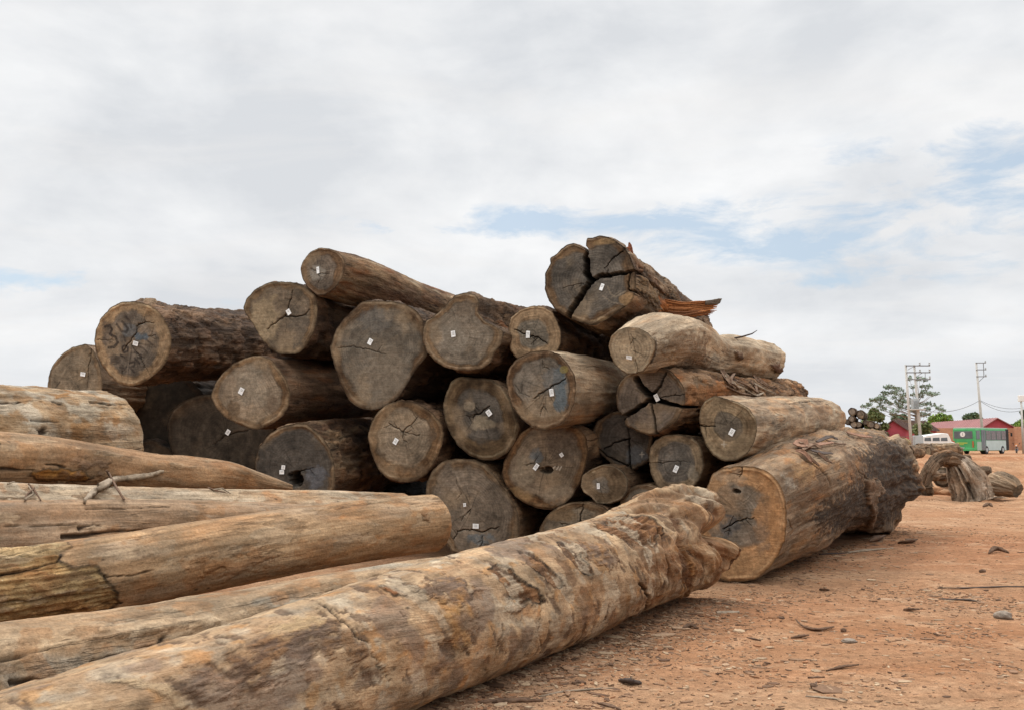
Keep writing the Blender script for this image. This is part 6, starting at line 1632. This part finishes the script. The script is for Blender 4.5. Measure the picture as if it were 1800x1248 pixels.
# ---- wires
def wire(label, A, B, sag, r=0.03):
    A, B = np.array(A), np.array(B)
    P = [A + (B - A) * t - np.array([0, 0, sag * 4 * t * (1 - t)]) for t in np.linspace(0, 1, 18)]
    mb = MB(); mb.tube(P, r, 5)
    return tag(mb.build('power_cable', M['steel'], None, True), label, 'cable', 'power cables')
wire('sagging power cable between the twin pole and the single pole', at(1612, 719, 100), at(1722.5, 703, 122), 0.75, 0.035)
wire('upper sagging cable from the single pole to the right edge', at(1722.5, 703, 122), at(1801, 716, 118), 0.5, 0.03)
wire('lower sagging cable from the single pole to the right edge', at(1722.5, 704, 122), at(1801, 719, 118), 0.75, 0.03)

# ---- buildings and wall
def gable(name, label, P, mats):
    """P: dict with near/far eave and apex points"""
    b0_ = P['nl']
    root = empty(name, tuple(b0_ * np.array([1, 1, 0])), label, 'building')
    o_ = np.array(root.location)
    L = {k: np.asarray(v) - o_ for k, v in P.items()}
    g = lambda p: np.array([p[0], p[1], 0])
    mb = MB()
    mb.add([g(L['nl']), g(L['nr']), L['nr'], L['na'], L['nl']], [(0, 1, 2, 3, 4)])
    mb.add([g(L['fl']), g(L['fr']), L['fr'], L['fa'], L['fl']], [(4, 3, 2, 1, 0)])
    mb.add([g(L['nl']), L['nl'], L['fl'], g(L['fl'])], [(0, 1, 2, 3)])
    mb.add([g(L['nr']), g(L['fr']), L['fr'], L['nr']], [(0, 1, 2, 3)])
    mb.build('wall', mats[0], root)
    mb = MB()
    th = np.array([0, 0, 0.16])
    fw = (L['fl'] - L['nl']); fw = fw / np.linalg.norm(fw)
    for s in ('l', 'r'):
        e0, e1, a0, a1 = L['n' + s], L['f' + s], L['na'], L['fa']
        out = (e0 - a0) / np.linalg.norm(e0 - a0)
        q = [e0 + out * 0.5 - fw * 0.5, e1 + out * 0.5 + fw * 0.5, a1 + fw * 0.5, a0 - fw * 0.5]
        q = [x + np.array([0, 0, 0.03]) for x in q]
        mb.add(q + [x + th for x in q], [(0, 1, 2, 3), (7, 6, 5, 4), (0, 4, 5, 1), (1, 5, 6, 2), (2, 6, 7, 3), (3, 7, 4, 0)])
        for t in np.linspace(0.02, 0.98, 26):
            p_ = [q[0] * (1 - t) + q[1] * t, q[3] * (1 - t) + q[2] * t]
            mb.tube([p_[0] + th * 1.15, p_[1] + th * 1.15], 0.06, 4)
    mb.build('roof', mats[1], root)
    return root, L
Yg, Yf = 172.0, 215.0
na = at(1752, 735.5, Yg); ze = 1.5 + (775 - 752) / FPX * Yg
nl_ = at(1726, 752, Yg); nr_ = at(1784, 752, Yg)
sh = at(1640, 743, Yf) - na
rb, Lr = gable('red_roofed_house', 'long low house with a faded red metal roof and red gable behind the bus', dict(nl=nl_, nr=nr_, na=na, fl=nl_ + sh * [1, 1, 0], fr=nr_ + sh * [1, 1, 0], fa=na + sh * [1, 1, 0]), [M['redwall'], M['roof']])
M['darkroof'] = plain('brown_roof', (0.12, 0.075, 0.06), 0.8, 0.2, 1)
na = at(1571, 739, 150); nl_ = at(1553, 753, 150); nr_ = at(1592, 753, 150)
sh = np.array([10.0, 12.0, 0])
rb2, Lr2 = gable('red_house', 'small red house with a dark roof behind the twin power pole', dict(nl=nl_, nr=nr_, na=na, fl=nl_ + sh, fr=nr_ + sh, fa=na + sh), [M['redwall'], M['darkroof']])
mb = MB(); mb.box((1.6, -1.5, 2.2), (5.0, 2.6, 0.12)); mb.tube([(-0.6, -2.6, 0), (-0.6, -2.6, 2.2)], 0.07, 8); mb.tube([(3.9, -2.6, 0), (3.9, -2.6, 2.2)], 0.07, 8); mb.build('porch', M['roof'], rb2)
A_, B_ = at(1625, 780, 165), at(1860, 780, 165)
mb = MB(); hw = 1.5 + (775 - 752) / FPX * 165
mb.box(((A_[0] + B_[0]) / 2, 165, hw / 2), (B_[0] - A_[0], 0.3, hw)); 
tag(mb.build('brick_wall', M['brick']), 'long orange brick wall running behind the bus', 'wall')
mb = MB(); mb.box((at(1793, 780, 163)[0], 163.5, hw / 2 + 0.1), (0.9, 0.9, hw + 0.2)); tag(mb.build('gate_pillar', M['brick'], None, bevel=0.05), 'darker brick pillar in front of the orange wall at the right edge', 'pillar')

# ---- trees and bushes
def leaves(cent, rad, n, size, rs, V, F, squash=0.7):
    for _ in range(n):
        d = rs.normal(size=3); d /= np.linalg.norm(d); d *= rs.uniform(0.25, 1) ** 0.5
        c = np.asarray(cent) + d * rad * np.array([1, 1, squash])
        a = rs.normal(size=3); a /= np.linalg.norm(a)
        b_ = np.cross(a, rs.normal(size=3)); b_ /= np.linalg.norm(b_) + 1e-9
        s = size * rs.uniform(0.6, 1.3)
        k = len(V)
        V += [c - a * s, c + b_ * s * 0.45 + np.array([0, 0, s * 0.15]), c + a * s, c - b_ * s * 0.45 + np.array([0, 0, s * 0.15])]
        F.append((k, k + 1, k + 2, k + 3))
M['leafgrey'] = leaf_mat('greyish_leaves', (0.15, 0.20, 0.145), (0.23, 0.28, 0.20))
M['leafolive'] = leaf_mat('olive_leaves', (0.10, 0.13, 0.05), (0.19, 0.21, 0.08))
M['leafbright'] = leaf_mat('fresh_leaves', (0.09, 0.17, 0.025), (0.20, 0.29, 0.05))
M['leafdark'] = leaf_mat('dark_leaves', (0.07, 0.11, 0.065), (0.13, 0.18, 0.09))
M['trunk'] = plain('tree_trunk', (0.22, 0.18, 0.14), 0.9, 0.3, 4)
Yt = 140.0
def T_(px, py, dy=0): return at(px, py, Yt + dy)
tb = T_(1612, 790); tb[2] = 0
tr = empty('tree', tuple(tb), 'open crowned tree with layered leaf tufts behind the twin power pole', 'tree')
rs = np.random.default_rng(77)
mb = MB()
top = T_(1612, 690)
mb.tube([np.zeros(3), T_(1611, 745) - tb, top - tb], [0.38, 0.28, 0.12], 10)
V_, F_ = [], []
tufts = []
def C3(*p): return [(1480 + x / 8.105, 620 + y / 8.105) for x, y in p]
for (x, y) in C3((640, 485), (700, 480), (760, 500), (590, 575), (640, 565), (720, 560), (770, 570), (430, 670), (480, 660), (540, 640), (590, 640), (520, 700), (360, 740), (310, 760), (390, 735), (740, 640), (800, 690), (850, 640), (880, 690), (830, 740), (860, 770), (640, 700), (690, 720), (550, 760), (600, 800), (840, 525), (900, 590), (960, 365), (1080, 375), (1110, 360), (1170, 385), (1010, 480), (1150, 480), (1240, 480), (1020, 610), (1130, 610), (1170, 560), (1270, 590), (1310, 580), (1130, 740), (1210, 720), (1300, 740), (1220, 800), (1150, 870), (1190, 890), (760, 820), (720, 880), (960, 700), (1000, 800), (1040, 810), (1390, 775), (1440, 815)):
    tufts.append((x, y))
for (x, y) in tufts:
    dy = rs.normal(0, 2.2)
    c = T_(x, y, dy) - tb
    r_ = rs.uniform(0.38, 0.62)
    leaves(c, r_, 30, 0.24, rs, V_, F_, 0.6)
    leaves(c + rs.normal(0, 0.4, 3) * [1, 1, 0.5], r_ * 0.7, 9, 0.22, rs, V_, F_, 0.6)
    # limb from the trunk
    z0 = max(1.8, min(c[2] - 1.0 - 0.22 * abs(c[0]), 7.2))
    base = np.array([(top - tb)[0] * z0 / (top - tb)[2], 0, z0])
    m_ = base * 0.5 + c * 0.5 + np.array([0, 0, -0.25])
    mb.tube([base, m_, c], [0.06, 0.035, 0.015], 5)
mb.build('trunk', M['trunk'], tr, True)
me = bpy.data.meshes.new('crown'); me.from_pydata([tuple(v) for v in V_], [], F_); me.materials.append(M['leafgrey']); me.update()
link(bpy.data.objects.new('crown', me), tr)
def bush(name, label, px0, px1, ytop, ybase, Y, mat, seed, n=900, size=0.26, lumps=9, cat='bush'):
    rs = np.random.default_rng(seed)
    a, b_ = at(px0, ybase, Y), at(px1, ybase, Y)
    H = 1.5 + (775 - ytop) / FPX * Y
    o = empty(name, ((a[0] + b_[0]) / 2, Y, 0), label, cat)
    w = (b_[0] - a[0]) / 2
    V_, F_ = [], []
    mb = MB()
    for k in range(lumps):
        x = rs.uniform(-0.78, 0.78) * w
        hh = H * (1 - 0.45 * (x / w) ** 2) * rs.uniform(0.72, 1.0)
        r_ = rs.uniform(0.2, 0.34) * w + 0.25
        c = np.array([x, rs.uniform(-0.5, 0.5) * w * 0.6, max(hh - r_ * 0.7, 0.5)])
        leaves(c, r_, n // lumps, size, rs, V_, F_, 0.8)
        leaves(c * np.array([1, 1, 0.6]), r_, n // lumps // 2, size, rs, V_, F_, 1.0)
        mb.tube([(x * 0.15, 0, 0), (x * 0.5, c[1] * 0.5, c[2] * 0.5), tuple(c)], [0.12, 0.07, 0.03], 6)
    mb.build('trunk', M['trunk'], o, True)
    me = bpy.data.meshes.new('crown'); me.from_pydata([tuple(v) for v in V_], [], F_); me.materials.append(mat); me.update()
    link(bpy.data.objects.new('crown', me), o)
bush('bushy_tree', 'rounded olive green tree right behind the far dark log stack', 1518, 1562, 716, 778, 150, M['leafolive'], 1, 2600, 0.3, 14, 'tree')
bush('bushy_tree', 'low grey green tree between the olive tree and the twin pole', 1564, 1600, 722, 778, 158, M['leafdark'], 2, 1500, 0.3, 10, 'tree')
bush('bushy_tree', 'bright green tree directly right of the twin pole, above the red roof', 1622, 1680, 722, 778, 225, M['leafbright'], 3, 2600, 0.42, 14, 'tree')
bush('bushy_tree', 'dark green tree left of the single pole, behind the red roof', 1684, 1733, 721, 778, 228, M['leafdark'], 4, 2200, 0.42, 12, 'tree')
bush('bushy_tree', 'fresh green tree at the right edge above the brick wall', 1775, 1830, 727, 778, 185, M['leafbright'], 5, 2400, 0.34, 12, 'tree')
bush('bushy_tree', 'tall dark tree top at the right edge behind the fresh green one', 1786, 1825, 718, 778, 205, M['leafdark'], 6, 1500, 0.34, 9, 'tree')
bush('shrub', 'yellow green shrub between the two poles of the twin pole', 1596, 1648, 741, 790, 118, M['leafolive'], 7, 1300, 0.2, 9)

# ---- far stack of dark logs
GQ = 'logs in the far stack'
fl_cols = (np.array([0.11, 0.085, 0.07]), np.array([0.20, 0.16, 0.13]))
def small_log(px, py, rpx, Y, az, L, label, group, cols, hcol, ns=16, nt=40, N=26, name='sawn_log', tilt=0.0, checks=2):
    p = at(px, py, Y); r = rpx * Y / FPX
    return make_log(name, label, [(*p, r), (*(p + np.array([math.sin(math.radians(az)), math.cos(math.radians(az)), tilt]) * L), r * 0.9)], None, ns=ns, nt=nt, group=group, colors=cols, bark=0.7,
                    rough=0.02, face_spec=dict(N=N, heart=0.75, hcol=hcol, scol=(0.10, 0.08, 0.065), checks=checks))
for (px, py, r, h) in [(1498, 723, 7.0, 0.30), (1513, 728, 7.6, 0.28), (1497, 735.5, 5.6, 0.34), (1500.5, 746, 5.6, 0.40), (1509, 746, 5.2, 0.30), (1531, 745.5, 6.4, 0.24), (1540.5, 748.5, 4.8, 0.52), (1489, 741, 4.6, 0.14), (1521, 742, 4.5, 0.12)]:
    small_log(px, py, r, 60, 22, 5, 'dark weathered log with a pale sawn end in the far stack behind the root log', GQ, fl_cols, (h, h * 0.9, h * 0.8))
for k, (px, py, r) in enumerate([(1492, 761, 9), (1511, 761, 9.5), (1531, 761, 9), (1549, 763, 8), (1484, 779, 9), (1503, 780, 9.5), (1522, 780, 9.5), (1541, 780, 9), (1558, 781, 8), (1480, 798, 10), (1500, 799, 10), (1520, 799, 10), (1540, 799, 10), (1560, 800, 9)]):
    small_log(px, py, r, 60, 22, 5, 'dark weathered log low in the far stack, almost hidden behind the root log', 'lower logs in the far stack', fl_cols, (0.22, 0.19, 0.16))
# ---- log pieces on the dirt behind
G3 = (np.array([0.22, 0.16, 0.12]), np.array([0.33, 0.25, 0.18]))
small_log(1595, 794, 12, 60, 50, 1.6, 'dark short log end close behind the root log tip', None, G3, (0.20, 0.15, 0.12), 30, 60, 50)
small_log(1584, 780, 11, 84, 30, 2.5, 'yellowish log piece left of the twin pole foot', None, (np.array([0.42, 0.33, 0.18]), np.array([0.46, 0.36, 0.22])), (0.44, 0.35, 0.19), 30, 60, 50)
small_log(1684, 789, 11, 88, -82, 2.3, 'short thick log with a dark sawn end in front of the van', None, (np.array([0.33, 0.27, 0.2]), np.array([0.42, 0.34, 0.26])), (0.26, 0.18, 0.11), 40, 60, 50)
small_log(1632, 793, 9, 88, 80, 3.2, 'long grey log lying behind the short thick one, left of it', None, G3, (0.3, 0.25, 0.18), 40, 60, 50)
small_log(1612, 787, 8, 92, 75, 2.2, 'brown log lying at the foot of the twin pole', None, G3, (0.3, 0.22, 0.16), 40, 60, 50)

# ---- split stump with an arched root, right of the root log
Ys = 24.6
st = make_log('stump', 'upturned fluted stump with one arched root, on the dirt right of the root log', [(*at(1678, 804, Ys + 0.25), 0.20), (*at(1688, 822, Ys + 0.15), 0.33), (*at(1700, 846, Ys + 0.05), 0.42), (*at(1709, 881, Ys), 0.45)], None, ns=120, nt=160, face=False,
     colors=(np.array([0.42, 0.345, 0.285]), np.array([0.54, 0.465, 0.405]), np.array([0.36, 0.28, 0.22])), bark=0.6, rough=0.03, ridge=0.36, low=0.16, rfreq=3.6, twist=0.3, startdome=0.12, flare=[(-10, 30, 0.12, 0.3, 1.0)], rspan=(0.0, 0.3),
     lines=[dict(pts=[(1703, 850), (1707, 862), (1711, 876)], w=0.04, depth=0.08), dict(pts=[(1686, 824), (1694, 838), (1702, 850)], w=0.02, depth=0.03)])[0]
ar = make_log('root', None, [(*at(1684, 812, Ys + 0.15), 0.22), (*at(1668, 806, Ys), 0.19), (*at(1650, 808, Ys - 0.15), 0.16), (*at(1636, 822, Ys - 0.3), 0.14), (*at(1627, 845, Ys - 0.4), 0.14), (*at(1627, 870, Ys - 0.4), 0.16)], None, ns=120, nt=90, face=False,
     colors=(np.array([0.22, 0.15, 0.10]), np.array([0.31, 0.23, 0.17])), bark=0.7, rough=0.02, ridge=0.2, cat=None)[0]
ar.parent = st
small_log(1656, 838, 17, 27.5, 32, 2.2, 'grey sawn log end seen through the arch of the upturned stump', None, G3, (0.33, 0.29, 0.24), 40, 90, 70, checks=5)
make_log('log_chunk', 'broken log chunk with a pale speck, rightmost of the wood by the stump', [(*at(1741, 850, 26.0), 0.24), (*at(1755, 851, 25.6), 0.31), (*at(1775, 857, 25.1), 0.27), (*at(1789, 863, 24.9), 0.17)], None, ns=90, nt=120, face=False,
     colors=(np.array([0.27, 0.205, 0.15]), np.array([0.36, 0.28, 0.21])), bark=0.5, rough=0.02, low=0.16, ridge=0.12, startdome=0.12,
     patches=[dict(poly=[(1752, 834), (1757, 834), (1758, 839), (1753, 839)], col=(0.6, 0.55, 0.46), soft=0.02)])
for k, (px, py, s) in enumerate([(1645, 872, 26), (1662, 874, 20), (1697, 874, 30), (1718, 876, 12)]):
    stone(['lumpy clod of red dirt under the arched root', 'smaller dirt clod between the arch and the stump foot', 'large dirt clod at the stump foot', 'little dirt clod right of the stump foot'][k], px, py, s, M['dirt'], 'dirt_clod', 'clod', 20 + k, 0.6)

for (px, py, r_, Y, az_, L_, lab) in [(1624, 836, 9, 27, 62, 1.0, 'grey stub of log between the root log tip and the arched root'), (1742, 828, 8, 29.5, -58, 1.3, 'small brown log piece behind the rightmost chunk, beside the stump'), (1653, 806, 7, 52, 72, 1.9, 'far log piece on the dirt above the arched root')]:
    small_log(px, py, r_, Y, az_, L_, lab, None, G3, (0.30, 0.25, 0.19), 24, 60, 40)
rs = np.random.default_rng(404)
for k in range(16):
    px, py = rs.uniform(1690, 1798), rs.uniform(806, 828)
    if k % 4 == 0: px = rs.uniform(1600, 1640); py = rs.uniform(860, 872)
    stone('clod of red dirt among the churned ridges beyond the stump' if k % 4 else 'clod of red dirt by the tip of the root log', px, py, rs.uniform(5, 11), M['dirt'], 'dirt_clod', 'clod', 40 + k, 0.55)['group'] = 'clods beyond the stump' if k % 4 else 'clods by the root log tip'
# ------------------------------------------------------------------ daylight
SUN_EL, SUN_AZ = 58.0, -40.0           # azimuth from +Y towards +X, degrees
sd = bpy.data.lights.new('sun', 'SUN')
sd.energy = 1.5
sd.angle = math.radians(14)
sd.color = (1.0, 0.95, 0.87)
so = bpy.data.objects.new('sun', sd)
COL.objects.link(so)
dirv = Vector((math.sin(math.radians(SUN_AZ)) * math.cos(math.radians(SUN_EL)), math.cos(math.radians(SUN_AZ)) * math.cos(math.radians(SUN_EL)), math.sin(math.radians(SUN_EL))))
so.rotation_euler = dirv.to_track_quat('Z', 'Y').to_euler()
so.location = (0, 0, 30)

w = bpy.data.worlds.new('World')
scene.world = w
w.use_nodes = True
nt = w.node_tree
nt.nodes.clear()
q = NT(nt)
out = q.n('ShaderNodeOutputWorld')
bg = q.n('ShaderNodeBackground')
q.l(bg.outputs[0], out.inputs[0])
STR = 0.1
bg.inputs['Strength'].default_value = STR
sky = q.n('ShaderNodeTexSky', sky_type='NISHITA')
sky.sun_disc = False
sky.sun_elevation = math.radians(SUN_EL)
sky.sun_rotation = math.radians(SUN_AZ)
sky.air_density = 1.0
sky.dust_density = 1.5
tc = q.n('ShaderNodeTexCoord').outputs['Generated']
sep = q.n('ShaderNodeSeparateXYZ'); q.l(tc, sep.inputs[0])
X_, Y_, Z_ = sep.outputs
zc = q.math('MAXIMUM', Z_, 0.0)
# cloud layer: direction cast onto a flat ceiling
inv_ = q.math('DIVIDE', 1.0, q.math('ADD', zc, 0.10))
cmb = q.n('ShaderNodeCombineXYZ')
q.l(q.math('MULTIPLY', X_, inv_), cmb.inputs[0]); q.l(q.math('MULTIPLY', Y_, inv_), cmb.inputs[1])
cv = cmb.outputs[0]
n_big = q.noise(q.mapping(cv, (0.42, 0.55, 1), (1.3, 0.4, 0)), 1.0, 6, 0.55, 0.5)
n_mid = q.noise(q.mapping(cv, (1.1, 1.5, 1), (4.3, 2.4, 0)), 1.0, 7, 0.6, 0.6)
# angles
az = q.math('ARCTAN2', X_, Y_)
el = q.math('ARCSINE', Z_)
ae = q.n('ShaderNodeCombineXYZ'); q.l(az, ae.inputs[0]); q.l(el, ae.inputs[1])
streak = q.noise(q.mapping(ae.outputs[0], (9, 24, 1), (0.7, 0.2, 0)), 1.0, 7, 0.62, 0.35)
puff = q.noise(q.mapping(ae.outputs[0], (4.6, 8.5, 1), (2.7, 5.2, 0)), 1.0, 7, 0.55, 0.2)
def angles(px, py):
    d = ray(px, py); d = d / np.linalg.norm(d)
    return math.atan2(d[0], d[1]), math.asin(d[2])
def gap(px, py, wx, wy, amp):
    a0, e0 = angles(px, py)
    u = q.math('DIVIDE', q.math('SUBTRACT', az, a0), wx / FPX)
    v = q.math('DIVIDE', q.math('SUBTRACT', el, e0), wy / FPX)
    s = q.math('ADD', q.math('MULTIPLY', u, u), q.math('MULTIPLY', v, v))
    return q.math('MULTIPLY', q.math('EXPONENT', q.math('MULTIPLY', s, -1.0)), amp)
gaps = None
for g in [(1060, 388, 330, 26, 0.95), (830, 405, 150, 14, 0.6), (1330, 415, 220, 30, 0.62), (1700, 268, 210, 42, 0.78), (1790, 300, 90, 36, 0.5), (1560, 425, 260, 40, 0.52), (1420, 500, 200, 14, 0.5), (40, 490, 110, 16, 1.0), (-500, 420, 300, 60, 0.8), (2400, 360, 400, 60, 0.8), (345, 530, 80, 8, 0.3)]:
    gg = gap(*g)
    gaps = gg if gaps is None else q.math('ADD', gaps, gg)
blue = q.rng(q.math('ADD', gaps, q.math('MULTIPLY', q.math('SUBTRACT', streak, 0.5), 4.8)), 0.26, 1.05, 0, 1)
blue = q.math('MULTIPLY', blue, q.rng(gaps, 0.05, 0.3, 0, 1))
# cloud brightness: soft grey bellies, bright wisps; brighter overhead as under real overcast
c_lo = (0.715, 0.738, 0.770)
c_hi = (0.965, 0.970, 0.975)
f = q.math('ADD', q.math('MULTIPLY', n_big, 0.7), q.math('MULTIPLY', n_mid, 0.3))
f = q.math('ADD', q.rng(f, 0.36, 0.62, 0.1, 0.7), q.rng(puff, 0.34, 0.66, -0.4, 0.55))
cloud = q.mixc(f, c_lo, c_hi)
# low bank of grey near the horizon on the right
bank = q.math('MULTIPLY', q.rng(el, 0.02, 0.10, 1, 0), q.rng(puff, 0.42, 0.6, 0, 0.55))
cloud = q.mixc(bank, cloud, (0.60, 0.635, 0.68))
warm = q.math('MULTIPLY', q.rng(n_mid, 0.5, 0.7, 0, 0.5), 1.0)
cloud = q.mixc(warm, cloud, (0.85, 0.84, 0.835))
zen = q.rng(Z_, 0.44, 0.85, 1.0, 3.1)
cloud = q.mixc(1.0, cloud, q.val2col(zen), 'MULTIPLY')
SC = 1.0 / STR
cloud = q.mixc(1.0, cloud, (SC, SC, SC), 'MULTIPLY')
# open sky: the Nishita sky seen through thin veil
veil = q.mixc(0.55, sky.outputs[0], (0.70 * SC, 0.845 * SC, 0.98 * SC))
fin = q.mixc(q.math('MULTIPLY', blue, 0.88), cloud, veil)
q.l(fin, bg.inputs['Color'])
scene.view_settings.view_transform = 'Standard'
scene.view_settings.look = 'None'
scene.view_settings.exposure = 0.0
scene.view_settings.gamma = 1.0
scene.cycles.use_denoising = True
scene.cycles.max_bounces = 6
scene.cycles.use_adaptive_sampling = True
scene.cycles.adaptive_threshold = 0.015
